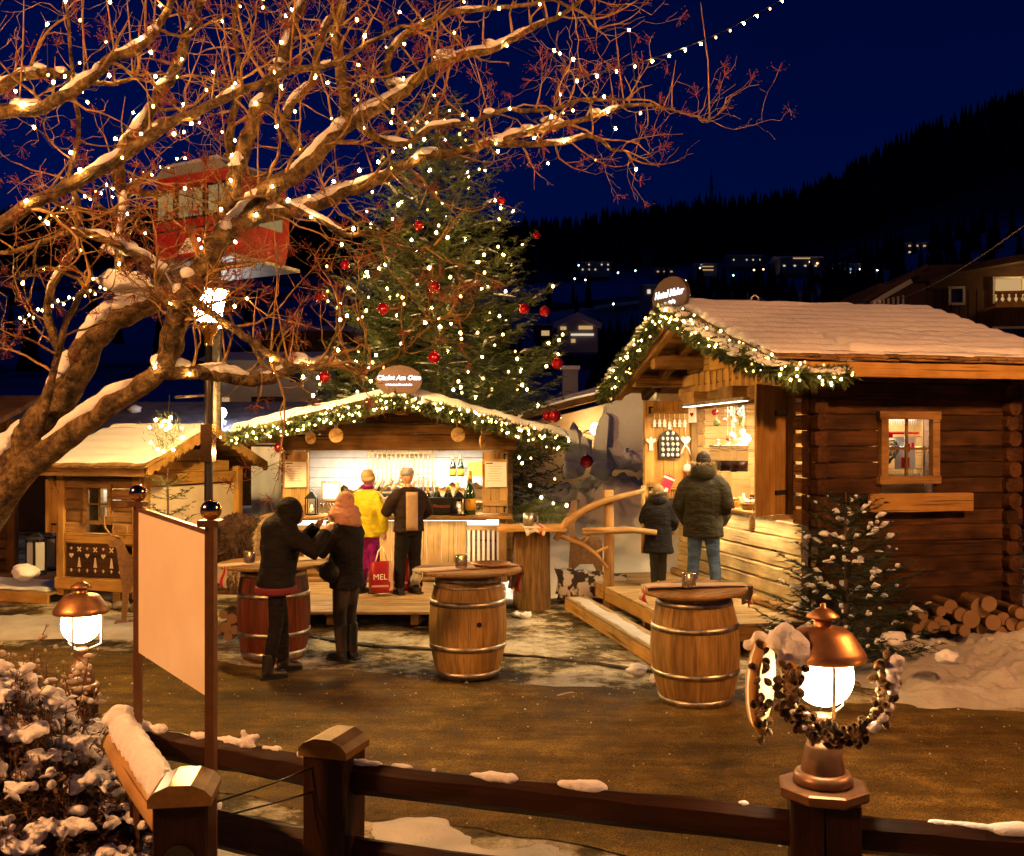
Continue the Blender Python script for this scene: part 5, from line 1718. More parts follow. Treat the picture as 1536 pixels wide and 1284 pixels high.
# clumps of snow caught in forks
cl = MB()
for px, py, d, r in ((190, 440, 6.55, 34), (205, 380, 6.6, 22), (182, 378, 6.6, 16), (365, 252, 6.25, 10), (340, 268, 6.3, 9), (592, 128, 6.75, 13), (205, 52, 6.2, 8), (395, 95, 6.4, 9), (445, 100, 6.5, 9), (670, 84, 6.95, 14), (735, 66, 7.05, 12), (835, 158, 7.2, 14), (730, 172, 6.3, 9), (905, 150, 7.3, 9), (455, 535, 6.35, 12), (490, 538, 6.35, 11), (262, 402, 5.95, 14), (790, 150, 7.1, 10), (325, 200, 6.3, 8), (70, 118, 6.4, 9), (30, 150, 6.0, 10), (240, 212, 5.6, 7)):
    k = r * d / F * .85; w_ = P(px, py, d) - TO
    p, pr = min(((pp, rr) for pts_, rads_ in limbs_w.values() for pp, rr in zip(pts_, rads_)), key=lambda t: (t[0] - w_).length_squared)
    p = p + V((0, -.2 * k, pr + k * .25))
    cl.blob(p, (k * 1.3, k * .9, k * .65), 3, .5, 1.7, px * .1)
kind(fuse(cl.build('fork_snow', M['snow'], tree), .011, 2), 'stuff')

# fairy lights: one string on the tree, each bulb a part, cable between neighbours
sl = thing('string_lights', 'long string of warm fairy lights wound through the big bare tree', 'string lights', TO)
cand = []
for name, (pts, rads) in limbs_w.items():
    for i in range(18 if name in 'ab' else 1, len(pts)):
        cand.append((pts[i] + V((rt.gauss(0, .04), -rads[i] - .02, rt.gauss(0, .06)))))
cand += [p for p, lev in rt.sample([t for t in twig_pts if t[1] <= 2], 260)]
rt.shuffle(cand)
bulbs = []
for p in cand:
    w = p + TO
    px = CX + w.x / w.y * F; py = CY - (w.z - EYE) / w.y * F
    if not (-10 < px < 980 and -10 < py < 570) or (px > 560 and py > 300) or (px < 230 and py > 430):
        continue
    if all((p - q).length > .20 for q in bulbs):
        bulbs.append(p)
    if len(bulbs) >= 170:
        break
src = None
for p in bulbs:
    if src is None:
        src = MB().blob((0, 0, 0), (.0082, .0082, .011), 2, 0).build('bulb', M['bulb'], sl); src.location = p
    else:
        k_ = rt.uniform(.7, 1.2); inst(src, 'bulb', sl, p, (rt.uniform(-.6, .6), rt.uniform(-.6, .6), 0), (k_, k_, k_))
cb = MB(); rest = bulbs[:]; cur = rest.pop(0)
while rest:
    nx_ = min(rest, key=lambda q: (q - cur).length_squared); rest.remove(nx_)
    if (nx_ - cur).length < .8:
        cb.tube([cur + V((0, 0, .015)), cur.lerp(nx_, .5) - V((0, 0, .05)), nx_ + V((0, 0, .015))], .0028, 3, False)
    cur = nx_
kind(cb.build('cable', M['wire'], sl), 'stuff')
# a free span of the string running off to the upper right
sp = thing('string_lights', 'free hanging span of warm bulbs leaving the bare tree towards the sky', 'string lights', P(850, 120, 7.0))
a, c2 = P(850, 120, 7.0), P(1200, -18, 9.5)
pts = [a.lerp(c2, t / 30) - V((0, 0, .12 * math.sin(PI * t / 30))) - P(850, 120, 7.0) for t in range(31)]
MB().tube(pts, .004, 4).build('cable', M['wire'], sp)
for i in range(1, 31, 2):
    inst(src, 'bulb', sp, pts[i] - V((0, 0, .025)), (0, 0, 0), (1.1, 1.1, 1.1))
for (pxs_, lb) in ((((30, 480), (70, 455), (120, 440), (165, 425)), 'string of small warm bulbs sagging across the dark behind the bare tree trunk'), (((60, 330), (110, 300), (160, 280), (215, 262), (290, 225)), 'string of small warm bulbs crossing behind the bare tree limbs')):
    q0 = P(*pxs_[0], 8.5)
    s2 = thing('string_lights', lb, 'string lights', q0)
    pp = [P(x, y, 8.5 + i * .2) - q0 for i, (x, y) in enumerate(pxs_)]
    fine = []
    for p0, p1 in zip(pp, pp[1:]):
        fine += [p0.lerp(p1, t / 6) - V((0, 0, .03 * math.sin(PI * t / 6))) for t in range(6)]
    MB().tube(fine, .004, 4).build('cable', M['wire'], s2)
    for i, q in enumerate(fine):
        inst(src, 'bulb', s2, q - V((0, 0, .025 if i % 2 else -.02)), (0, 0, 0), (1.0, 1.0, 1.0))

# ------------------------------------------------------------------ conifers
def fir(o, H, R0, levels, seed, nl, nw, tier_jit=.12, low=.04, twig_step=.13, droop=.32, upturn=.30, snow_amt=.25, snow_r=.05, needle=None, per=10, sp_needle=.045, pw=.85, blob_sub=1):
    rg = random.Random(seed)
    nd_, sn, tipz = MB(), MB(), []
    MB().tube([(0, 0, 0), (0, 0, H * .5), (0, 0, H)], [H * .018, H * .011, H * .003], 9).build('trunk', M['twig'], o)

    def needles(a, b):
        d = b - a; L = d.length
        if L < 1e-4:
            return
        d = d / L; n = max(1, int(L / sp_needle))
        ref = d.cross(V((0, 0, 1)))
        if ref.length < .05:
            ref = V((1, 0, 0))
        ref.normalize(); u2 = ref.cross(d)
        for i in range(n):
            q = a + d * (L * (i + rg.random()) / n)
            for sg in (-1, 1):
                ud = rg.uniform(-.35, .55)
                e = q + (d * rg.uniform(.55, .95) + ref * sg * rg.uniform(.55, 1) + u2 * ud) * (nl * rg.uniform(.75, 1.1) * .75)
                w = d * nw * .55 + u2 * nw * .35
                nd_.add([q - w, q + w, e], [(0, 1, 2)])
    for k in range(levels):
        f = low + (1 - low) * (k + rg.uniform(-tier_jit, tier_jit)) / levels
        f = min(max(f, 0.01), .985)
        z = f * H
        Lb = R0 * ((1 - f) ** pw) * 1.0 + H * .012
        nb = max(4, int(per * (.55 + .45 * (1 - f))))
        a0 = rg.random() * 6.28
        for b_ in range(nb):
            az = a0 + 2 * PI * (b_ + rg.uniform(-.3, .3)) / nb
            L = Lb * rg.uniform(.72, 1.12); hd = V((math.cos(az), math.sin(az), 0))
            dr = droop * rg.uniform(.7, 1.3) * (1 - .7 * f); upt = upturn * rg.uniform(.7, 1.3)
            ns = max(4, int(L / twig_step)); path = []
            for i in range(ns + 1):
                t = i / ns
                path.append(V((0, 0, z)) + hd * (L * t) + V((0, 0, L * (-dr * t + upt * t * t))) + V((0, 0, L * .25 * f * t)))
            for i in range(ns):
                p, q = path[i], path[i + 1]; t = (i + .5) / ns
                needles(p, q)
                if t < .12:
                    continue
                d = (q - p).normalized(); side = d.cross(V((0, 0, 1))).normalized()
                tl = (1 - t) * L * .42 + L * .07 + nl * .6
                for sg in (-1, 1):
                    e = q + (d * rg.uniform(.55, .9) + side * sg * rg.uniform(.6, .95) + V((0, 0, rg.uniform(-.38, .05)))) * tl * rg.uniform(.6, 1.1)
                    m_ = q.lerp(e, .5) + V((0, 0, .02 * L))
                    needles(q, m_); needles(m_, e)
                    if tl > .3:
                        for kk in (.35, .65):
                            c_ = q.lerp(e, kk)
                            needles(c_, c_ + (d * .8 + side * sg * rg.uniform(-.2, .5) + V((0, 0, -.35))) * tl * .35)
                    if rg.random() < snow_amt and t > .3:
                        c_ = q.lerp(e, rg.uniform(.0, .5))
                        c2_ = c_.lerp(e, rg.uniform(.45, 1)); rr_ = snow_r * rg.uniform(.16, .42); lift = V((0, 0, nl * .3))
                        sn.tube([c_ + lift, c_.lerp(c2_, .3) + lift + V((0, 0, rr_ * .4)), c_.lerp(c2_, .7) + lift + V((0, 0, rr_ * .3)), c2_ + lift], [rr_ * .3, rr_, rr_ * .8, rr_ * .25], 7, True, True, .18)
                    tipz.append(e)
                if rg.random() < snow_amt * 1.4:
                    a_, b2 = p + V((0, 0, nl * .3)), q + V((0, 0, nl * .3))
                    sn.tube([a_, a_.lerp(b2, .5) + V((0, 0, snow_r * .2)), b2], [snow_r * .2, snow_r * rg.uniform(.35, .6), snow_r * .15], 5, True)
            tipz.append(path[-1])
    kind(nd_.build('foliage', needle or M['needle'], o), 'stuff')
    if sn.v:
        kind(sn.build('branch_snow', M['snow'], o), 'stuff')
    return tipz


FO = V((-1.42, 18.35, 0))
bf = thing('christmas_fir', 'tall Christmas fir behind the wine stall with lights and red baubles', 'fir tree', FO)
tips_f = fir(bf, 8.75, 3.05, 34, 4, .10, .021, per=15, twig_step=.19, sp_needle=.042, snow_amt=.06, snow_r=.06, droop=.46, upturn=.40, pw=.66)
# lights on the fir
rg = random.Random(9)
fl = thing('string_lights', 'chain of warm white lights spread over the tall Christmas fir', 'string lights', FO)
front = [t for t in tips_f if (t.y < .35 or t.length > 7) and t.z > 1.5]
rg.shuffle(front); chosen = []
for t in front:
    if all((t - q).length > .27 for q in chosen):
        chosen.append(t)
    if len(chosen) > 215:
        break
srcf = None
for t in chosen:
    p = t + V((0, -.04, .03))
    if srcf is None:
        srcf = MB().blob((0, 0, 0), (.023, .023, .028), 2, 0).build('bulb', M['bulb_f'], fl); srcf.location = p
    else:
        s = rg.uniform(.75, 1.15)
        inst(srcf, 'bulb', fl, p, (0, 0, 0), (s, s, s))
cb = MB(); rest = chosen[:]; cur = rest.pop(0)
while rest:
    nx_ = min(rest, key=lambda q: (q - cur).length_squared); rest.remove(nx_)
    if (nx_ - cur).length < .9:
        cb.tube([cur, cur.lerp(nx_, .5) - V((0, 0, .05)), nx_], .004, 3, False)
    cur = nx_
kind(cb.build('cable', M['wire'], fl), 'stuff')
# a string running from the fir foot to the snow heap
s2 = thing('string_lights', 'short string of white bulbs hanging before the snow heap beside the fir', 'string lights', P(790, 735, 14.2))
pp = [P(x, y, 14.2) - P(790, 735, 14.2) for x, y in ((780, 700), (795, 725), (812, 743), (830, 752), (850, 755), (870, 750))]
MB().tube(pp, .004, 4).build('cable', M['wire'], s2)
for q in pp[1:5]:
    inst(srcf, 'bulb', s2, q - V((0, 0, .03)), (0, 0, 0), (.9, .9, .9))
# low fir boughs by the stump table
o = thing('fir_bough', 'leafy fir boughs leaning beside the stump table', 'fir bough', (.35, 14.3, .1))
fb = MB(); rg2 = random.Random(3)
for q in range(14):
    a = V((rg2.uniform(-.5, .1), rg2.uniform(-.1, .2), rg2.uniform(.9, 1.15))); e = a + V((rg2.uniform(.3, .65), rg2.uniform(-.15, .1), rg2.uniform(-.1, .22)))
    for i in range(26):
        c_ = a.lerp(e, i / 26); d = (e - a).normalized()
        for sg in (-1, 1):
            tip = c_ + (d * .6 + V((0, rg2.uniform(-.6, .6), sg * .8))) * .085
            fb.add([c_ - d * .008, c_ + d * .008, tip], [(0, 1, 2)])
kind(fb.build('needles', M['needle'], o), 'stuff')
MB().tube([(-.4, 0, -.1), (-.2, 0, .7), (.1, 0, 1.1)], [.04, .03, .015], 6).build('stem', M['twig'], o)

# red baubles
src = None
for px, py, d, rr, lb in ((575, 463, 16.25, .105, 'big red glass bauble at mid height of the fir, over the sign'), (651, 430, 16.4, .105, 'red glass bauble in the very middle of the Christmas fir'), (651, 536, 15.95, .105, 'red glass bauble just above the oval sign of the wine stall'),
                          (786, 463, 17.2, .10, 'red glass bauble at the fir edge, inner one of two neighbours'), (817, 467, 17.6, .10, 'red glass bauble at the outermost fir tip, outer one of two'), (487, 565, 16.3, .10, 'red glass bauble low at the fir next to the bare tree branch tip'),
                          (518, 397, 16.9, .09, 'dark red glass bauble high at the bare tree side of the fir'), (480, 446, 16.9, .085, 'small red bauble hidden in bare twigs'), (836, 545, 16.8, .105, 'red glass bauble shining at the low outer fir edge'), (822, 624, 16.4, .095, 'red bauble touching its twin above the stall eave'),
                          (833, 624, 16.3, .10, 'red bauble, brighter twin in front above the stall eave'), (880, 692, 15.2, .105, 'red glass bauble low before the ice sculpture'), (752, 301, 17.8, .085, 'red bauble near the top of the fir'), (805, 353, 17.8, .07, 'small red bauble at the tip of an upper fir branch'),
                          (655, 181, 17.9, .07, 'small red bauble right under the fir top'), (628, 338, 16.9, .09, 'dark red bauble on the upper fir behind bare twigs'), (442, 548, 16.4, .08, 'small red bauble behind the lowest bare branch'), (418, 672, 13.2, .06, 'tiny red bauble hung at the edge of the wine stall shutter')):
    o = thing('bauble', lb, 'bauble', P(px, py, d), 0, 'red baubles of the fir')
    if src is None:
        src = MB().lathe([(0, -1)] + [(math.sin(PI * i / 14), -math.cos(PI * i / 14)) for i in range(1, 14)] + [(0, 1)], 20).build('ball', M['red'], o)
        cap = MB().lathe([(.18, .95), (.18, 1.12), (.0, 1.14)], 10).tube([(0, 0, 1.1), (0, 0, 1.5)], .03, 4).build('cap', M['brass'], o)
        src.scale = cap.scale = (rr, rr, rr)
    else:
        inst(src, 'ball', o, (0, 0, 0), (0, 0, 0), (rr, rr, rr)); inst(cap, 'cap', o, (0, 0, 0), (0, 0, 0), (rr, rr, rr))

# small snowy fir beside the log cabin
sf = thing('small_fir', 'young fir tree with tufts of snow in front of the log cabin', 'fir tree', (3.24, 9.38, 0))
fir(sf, 1.72, .86, 13, 12, .050, .0080, per=10, twig_step=.08, sp_needle=.0115, snow_amt=.10, snow_r=.062, droop=.12, upturn=.26, needle=M['needle_dark'], pw=.55, low=.10, blob_sub=3)
# cut fir top standing behind the board sign
sf = thing('small_fir', 'sparse little fir with bare whorls before the small stall front', 'fir tree', P(252, 905, 11.6))
fir(sf, 1.62, .38, 6, 31, .05, .008, per=6, twig_step=.10, sp_needle=.016, snow_amt=.05, snow_r=.03, droop=-.15, upturn=.2, pw=.3, low=.3)

# ================================================================== LAMPS
WARM = (1.0, .56, .20)


def tall_lamp(label, loc, H=3.55, energy=230, glow=True, color=WARM):
    o = thing('street_lamp', label, 'street lamp', loc)
    MB().lathe([(.10, 0), (.10, .25), (.065, .32), (.05, .9), (.046, H - .75), (.056, H - .55), (.042, H - .5), (.042, H - .12)], 14).build('pole', plain('dark lamp pole', (.05, .045, .04), .35, .7), o)
    MB().lathe([(.05, H - .20), (.055, H - .1), (.13, H), (.17, H + .03), (.17, H + .05), (0, H + .05)], 12).build('cup', M['brass'], o)
    la = MB().lathe([(.135, H + .05), (.20, H + .40), (.20, H + .42)], 6, (0, 0, 0), False).build('lantern', emit('lantern glass', color, energy / (PI * .40)), o)
    for q in range(6):
        a = q * PI / 3
        MB().tube([(math.cos(a) * .14, math.sin(a) * .14, H + .05), (math.cos(a) * .205, math.sin(a) * .205, H + .41)], .009, 4).build('glazing_bar', M['brass'], la)
    MB().lathe([(.235, H + .41), (.225, H + .45), (.12, H + .53), (.04, H + .57), (.03, H + .63), (0, H + .65)], 12).build('roof', M['bronze'], o)
    return o


TL = V((-3.42, 10.9, 0))
o = tall_lamp('glowing lantern street lamp behind the bare tree, sprig and cable tied to its pole', TL, 3.50, 1200, True, (1.0, .60, .19))
MB().tube([(-.38, 0, 2.72), (0, 0, 2.74)], .018, 6).build('bracket_arm', M['steel'], o)
MB().box((0, -.02, 2.2), (.13, .14, .42)).build('junction_box', M['brass'], o)
# lit wreath hanging under that arm
w = thing('star_wreath', 'hanging sprig ornament with clustered bulbs beside the lamp pole', 'ornament', TL + V((-.42, -.12, 2.35)))
mb = MB(); rg = random.Random(4)
for q in range(420):
    a = rg.uniform(0, 6.28); rr = abs(rg.gauss(.12, .06))
    p = V((math.cos(a) * rr, rg.uniform(-.04, .04), math.sin(a) * rr * 1.2 - .05)); e = p + V((rg.gauss(0, .05), rg.gauss(0, .03), rg.gauss(0, .06)))
    mb.add([p, p + V((.006, 0, .004)), e], [(0, 1, 2)])
kind(mb.build('sprigs', M['needle'], w), 'stuff')
MB().tube([(0, 0, .1), (.02, 0, .38)], .004, 4).build('string', M['wire'], w)
srcw = None
for q in range(16):
    a = q * 2.4; rr = .05 if q < 7 else .19
    p = V((math.cos(a) * rr, -.06, math.sin(a) * rr + (.05 if q < 7 else -.05)))
    if srcw is None:
        srcw = MB().blob((0, 0, 0), .017, 2, 0).build('bulb', M['bulb_f'], w); srcw.location = p
    else:
        inst(srcw, 'bulb', w, p)
# lamps of the same kind on the near side of the square, just outside the picture
tall_lamp('lantern street lamp beside the snowy shrub, left of the bare tree crown', V((-6.4, 1.6, 0)), 4.7, 3000, True, (1.0, .41, .125))
tall_lamp('lantern street lamp beside the ploughed snow bank opposite the log cabin', V((5.9, 3.6, 0)), 4.9, 2100, True, (1.0, .41, .125))


def bollard_lamp(label, loc, s=1.0, energy=26, plinth=True):
    """copper hooded globe lamp"""
    o = thing('garden_lamp', label, 'lamp', loc)
    pr = lambda L: [(r * s, z * s) for r, z in L]
    MB().lathe(pr([(.115, 0), (.118, .02), (.11, .045), (.09, .05)]), 20).build('base_ring', M['bronze'], o)
    MB().lathe(pr([(.088, .045), (.088, .055), (.07, .15), (.064, .165), (.045, .17), (.040, .24), (.045, .26), (.045, .28), (0, .285)]), 20).build('stem', M['bronze'], o)
    for q in range(3):
        a = q * 2.094 + .55
        MB().tube([(math.cos(a) * .05 * s, math.sin(a) * .05 * s, .27 * s), (math.cos(a) * .125 * s, math.sin(a) * .125 * s, .30 * s), (math.cos(a) * .125 * s, math.sin(a) * .125 * s, .55 * s)], .008 * s, 6).build('hood_rod', M['steel'], o)
    MB().lathe(pr([(0, .315)] + [(.122 * math.sin(t), .437 - .122 * math.cos(t)) for t in [PI * (i + 1) / 18 for i in range(10)]] + [(.116, .50), (.10, .512), (0, .512)]), 24).build('globe', emit('globe glass', (1.0, .74, .40), 60) if 'globe glass' not in bpy.data.materials else bpy.data.materials['globe glass'], o)
    h = MB().lathe(pr([(.15, .505), (.168, .51), (.172, .53), (.160, .552), (.118, .615), (.092, .636), (.042, .642), (.036, .648), (.036, .685), (0, .685)]), 28).build('hood', M['copper'], o)
    MB().lathe(pr([(.066, .678), (.064, .688), (.028, .715), (.012, .72), (.011, .735), (0, .74)]), 20).build('finial', M['copper'], h)
    return o


# ------------------------------------------------------------------ foreground fence
def post_with_cap(fence, x, y, h, w, rz, cap='copper'):
    e = bpy.data.objects.new('post', None); COL.objects.link(e); e.parent = fence; e.location = (x, y, 0); e.rotation_euler = (0, 0, rz)
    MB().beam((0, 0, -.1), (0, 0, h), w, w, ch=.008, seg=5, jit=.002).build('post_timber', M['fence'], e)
    prof = [(-w / 2 - .012, 0), (w / 2 + .012, 0), (w / 2 + .014, .03), (w / 2 - .01, .055), (w * .2, .075), (-w * .2, .075), (-w / 2 + .01, .055), (-w / 2 - .014, .03)]
    MB().prism(prof, w + .02, Matrix.Translation((0, 0, h + .002))).build('post_cap', M[cap], e)
    return e


fence = thing('post_and_rail_fence', 'dark stained post and rail fence along the near edge of the road', 'fence', (0, 0, 0))
M['cap'] = plain('aged bronze cap', (.33, .20, .07), .35, .8, 9, .4)
FP = [(-1.80, 4.52), (-.735, 4.0), (1.10, 3.42), (2.9, 2.95), (4.7, 2.5), (6.5, 2.05)]
for q in FP[3:]:
    post_with_cap(fence, q[0], q[1], .90, .19, R(-15), 'cap')
post_with_cap(fence, FP[1][0], FP[1][1], .90, .19, R(-18), 'cap')
for (a, c2) in zip(FP, FP[1:]):
    for zt, hh in ((.80, .13), (.47, .17)):
        A, B = V((*a, zt)), V((*c2, zt))
        dn = (B - A).normalized()
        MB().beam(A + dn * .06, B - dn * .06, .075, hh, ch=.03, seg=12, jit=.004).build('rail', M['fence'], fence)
# log rail going back from the near post to the sign
NP = V((-1.17, 3.46, 0))
post_with_cap(fence, NP.x, NP.y, .905, .19, R(8), 'cap')
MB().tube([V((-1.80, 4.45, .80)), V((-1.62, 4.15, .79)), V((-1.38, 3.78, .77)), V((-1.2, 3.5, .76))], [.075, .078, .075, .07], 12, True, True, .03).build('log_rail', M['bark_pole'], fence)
# bird-house hole and drip mark on the near post
MB().lathe([(.055, 0), (.055, .006), (.0, .006)], 18, (NP.x + .015, NP.y - .102, .72), False, Matrix.Rotation(R(90), 3, 'X')).build('round_hole', M['black'], fence)
sn = MB()


def ridge_snow(a, b2, n, r, seed, thr=.0):
    a, b2 = V(a), V(b2); run = []
    for i in range(n + 1):
        t = i / n; g = fbm(t * 6, 0, 1, seed) + .2 * fbm(t * 22, 0, 1, seed)
        p = a.lerp(b2, t) + V((0, .012 * fbm(t * 9, 3, 1, seed), 0))
        if g > thr:
            run.append((p, r * (.35 + min(.9, (g - thr) * 1.8))))
        if (g <= thr or i == n) and run:
            if len(run) > 2:
                sn.tube([p for p, _ in run], [.004] + [q * random.uniform(.88, 1.08) for _, q in run[1:-1]] + [.004], 12, True, True, .05)
            run = []


for (a, c2), thr in zip(zip(FP, FP[1:]), (.05, .12, .02, .05, .1)):
    ridge_snow((*a, .866), (*c2, .866), 130, .022, a[0] * 3 + 5, thr)
ridge_snow((-1.80, 4.45, .872), (-1.23, 3.55, .832), 50, .05, 77, -2)
ridge_snow((-1.80, 4.45, .892), (-1.23, 3.55, .852), 50, .045, 79, -2)
sn.blob((-1.80, 4.47, .91), (.085, .08, .055), 3, .3, 2, 3)
sn.blob((-1.15, 4.20, .88), (.035, .025, .025), 3, .6, 2, 4)
for i in range(8):
    sn.blob((-1.15 + random.gauss(0, .03), 4.2, .89 + random.gauss(0, .012)), .016, 1, .5, 2, i)
kind(fuse(sn.build('rail_snow', M['snow'], fence), .008, 2), 'stuff')
# thin wires from the sign post
for z0, z1 in ((.80, .86), (.74, .76)):
    MB().tube([V((-1.13, 3.7, z0)), V((-.95, 3.85, (z0 + z1) / 2 - .01)), V((-.8, 3.93, z1))], .004, 5).build('wire', M['wire'], fence)
# lamp post in the fence line with the globe lamp
LPp = V((1.10, 3.42, 0))
lp = thing('lamp_post', 'thick dark stained timber post with plate carrying the globe lamp', 'post', LPp, R(-12))
for q in range(2):
    MB().beam((-.058 + q * .116, 0, -.1), (-.058 + q * .116, 0, .93), .114, .22, up=(0, 1, 0), ch=.006, seg=5, jit=.002).build('post_timber', M['fence'], lp)
MB().lathe([(.155, .932), (.16, .94), (.16, .965), (.15, .97), (0, .97)], 8, (0, 0, 0), False, Matrix.Rotation(R(22.5), 3, 'Z')).build('plate', M['bronze'], lp)
gl = bollard_lamp('copper hooded globe lamp glowing on the timber post, wreathed with pine cones', LPp + V((0, 0, .972)), .86, 22)
# pine-cone wreaths tied round the lamp
def cone_mesh(L=.05, r=.021):
    mb = MB(); n = 8
    for k in range(n):
        z = L * (k / n); rr = r * math.sin(PI * (.12 + .82 * k / n)) ** .7
        for j in range(7):
            a = j * 2 * PI / 7 + k * .45
            ca, sa = math.cos(a), math.sin(a)
            c = V((ca * rr * .35, sa * rr * .35, z)); tip = V((ca * rr, sa * rr, z + .006))
            s = V((-sa, ca, 0)) * rr * .36
            mb.add([c - s * .6 + V((0, 0, -.004)), c + s * .6 + V((0, 0, -.004)), tip + s, tip - s, tip * 1.06 + V((0, 0, .004))], [(0, 1, 2, 4, 3), (1, 0, 3, 2)], False, [(0, 0, 0), (0, 0, 0), (.8, 0, 0), (.8, 0, 0), (1, 0, 0)])
    k0 = len(mb.g); mb.lathe([(.0, -.003), (r * .4, 0), (r * .45, L * .5), (0, L)], 6); mb.g[k0:] = [(0, 0, 0)] * (len(mb.g) - k0)
    return mb


m, nt, b = new_mat('pine cone')
at_ = nd(nt, 'ShaderNodeAttribute', attribute_name='gr'); sp_ = nd(nt, 'ShaderNodeSeparateXYZ'); nt.links.new(at_.outputs['Vector'], sp_.inputs[0])
nt.links.new(ramp(nt, sp_.outputs['X'], [(.0, (.03, .014, .006)), (.5, (.14, .075, .032)), (.95, (.55, .38, .20))]), b.inputs['Base Color'])
b.inputs['Roughness'].default_value = .85
M['cone'] = m
csrc = None


def wreath(label, ctr, R_, a0, a1, n, tiltM, seed, disc=False, width=.075):
    global csrc
    o = thing('cone_wreath', label, 'wreath', ctr)
    rg = random.Random(seed)
    ring = [tiltM @ V((math.cos(R(a)) * R_, 0, math.sin(R(a)) * R_)) for a in [a0 + (a1 - a0) * i / 28 for i in range(29)]]
    MB().tube(ring, .018, 8).build('straw_ring', M['plank_yellow'], o)
    for i in range(n):
        a = R(a0 + (a1 - a0) * (i + rg.random() * .5) / n)
        ro = R_ + (-.024, 0.0, .024)[i % 3] * width / .075 + rg.uniform(-.006, .006)
        off = tiltM @ V((math.cos(a) * ro, -.012 - (.02 if i % 3 == 1 else 0) + rg.uniform(-.006, .006), math.sin(a) * ro))
        rot = (rg.uniform(-1.8, 1.8) + 1.2, rg.uniform(-1.2, 1.2), rg.uniform(0, 6))
        s = rg.uniform(.5, .68)
        if csrc is None:
            csrc = cone_mesh().build('pine_cone', M['cone'], o); csrc.location = off; csrc.rotation_euler = rot; csrc.scale = (.6, .6, .6)
        else:
            inst(csrc, 'pine_cone', o, off, rot, (s, s, s))
    return o


LG = LPp + V((0, 0, .972 + .86 * .42))
w1 = wreath('half wreath of pine cones tied below the globe lamp front', LG + V((.0, -.145, .012)), .168, 150, 390, 150, Matrix.Rotation(R(4), 3, 'Z'), 3)
sb = MB(); rg = random.Random(2)
for q in range(12):
    a = R(rg.uniform(200, 385)); sb.blob((math.cos(a) * .18, -.03, math.sin(a) * .18 + .012), (.020, .018, .016), 2, .4, 2, q)
for q in range(4):
    sb.blob((.185 + rg.uniform(-.012, .012), -.02, .01 + q * .028), (.026, .022, .022), 2, .3, 2, q)
kind(fuse(sb.build('snow_tufts', M['snow'], w1), .005, 2), 'stuff')
# side wreath: seen obliquely at the left of the hood, filled and capped with snow
tl = Matrix.Rotation(R(58), 3, 'Z')
w2 = wreath('pine cone wreath on the side of the globe lamp heaped with snow', LG + V((-.195, -.02, .0)), .17, 120, 250, 22, tl, 5)
sb = MB()
for k, (x, y, z, r) in enumerate(((.035, -.04, .155, .05), (.075, -.05, .135, .055), (.085, -.06, .10, .05), (.05, -.06, .08, .045), (.065, -.07, .04, .045), (.13, -.06, .105, .03), (.04, -.05, .185, .035), (-.035, 0, .15, .03), (-.07, .02, .125, .02), (.06, -.07, -.005, .035))):
    sb.blob((x, y, z), (r, r * .8, r), 3, .22, 1.6, k)
kind(fuse(sb.build('snow_cap', M['snow'], w2), .007, 4), 'stuff')
dm = MB(); pts = [(math.cos(R(a)) * .165, math.sin(R(a)) * .165) for a in range(0, 360, 15)]
dm.prism(pts, .006, Matrix.Rotation(R(58), 4, 'Z') @ Matrix.Translation((0, .03, 0)))
m, nt, b = new_mat('oiled paper')
b.inputs['Base Color'].default_value = (.8, .62, .34, 1); b.inputs['Transmission Weight'].default_value = 0; b.inputs['Roughness'].default_value = .6
tr_ = nd(nt, 'ShaderNodeBsdfTranslucent'); tr_.inputs['Color'].default_value = (.85, .62, .30, 1)
mx = nd(nt, 'ShaderNodeMixShader'); mx.inputs[0].default_value = .6
nt.links.new(b.outputs[0], mx.inputs[1]); nt.links.new(tr_.outputs[0], mx.inputs[2]); nt.links.new(mx.outputs[0], nt.nodes['Material Output'].inputs['Surface'])
dm.build('paper_disc', m, w2)

# second garden lamp at the left, in the shrubbery
gl2 = bollard_lamp('copper hooded lamp glowing out of the snowy shrub by the road', V((-2.72, 6.1, .62)), .96, 30)
p2 = thing('lamp_plinth', 'short dark post carrying the lamp inside the snowy shrub', 'post', (-2.72, 6.1, 0))
MB().beam((0, 0, -.1), (0, 0, .62), .16, .16, ch=.01).build('post_timber', M['fence'], p2)

# ------------------------------------------------------------------ board sign on two posts
A, B = V((-1.722, 4.45, 0)), V((-1.152, 3.70, 0))
sg = thing('notice_board', 'blank peach coloured notice board between two dark posts with brass balls', 'notice board', A)
D = B - A; dn = D.normalized(); side = V((0, 0, 1)).cross(dn)
for q, (o_, ht, w) in enumerate(((V((0, 0, 0)), 1.885, .05), (D, 1.855, .058))):
    for k2 in (-1, 0, 1):
        MB().box(o_ + dn * (k2 * w * .36) + V((0, -.003 * (k2 == 0), ht / 2)), (w * .34, w * .8, ht)).build('post_profile', M['bronze'], sg)
    MB().box(o_ + V((0, 0, ht + .012)), (w * 1.4, w * 1.4, .024)).build('post_cap', M['bronze'], sg)
    MB().lathe([(0, -.04)] + [(.04 * math.sin(PI * i / 12), -.04 * math.cos(PI * i / 12)) for i in range(1, 12)] + [(0, .04)], 20, o_ + V((0, 0, ht + .062))).build('ball', M['brass'], sg)
m, nt, b = new_mat('peach enamel panel')
v = coords(nt, 'Object', (1, 1, 1)); g = noise_tex(nt, v, 3.0, 4, .6)
nt.links.new(ramp(nt, g, [(.3, (.80, .68, .50)), (.7, (.88, .76, .58))]), b.inputs['Base Color'])
b.inputs['Roughness'].default_value = .22; b.inputs['Coat Weight'].default_value = .6; b.inputs['Coat Roughness'].default_value = .08
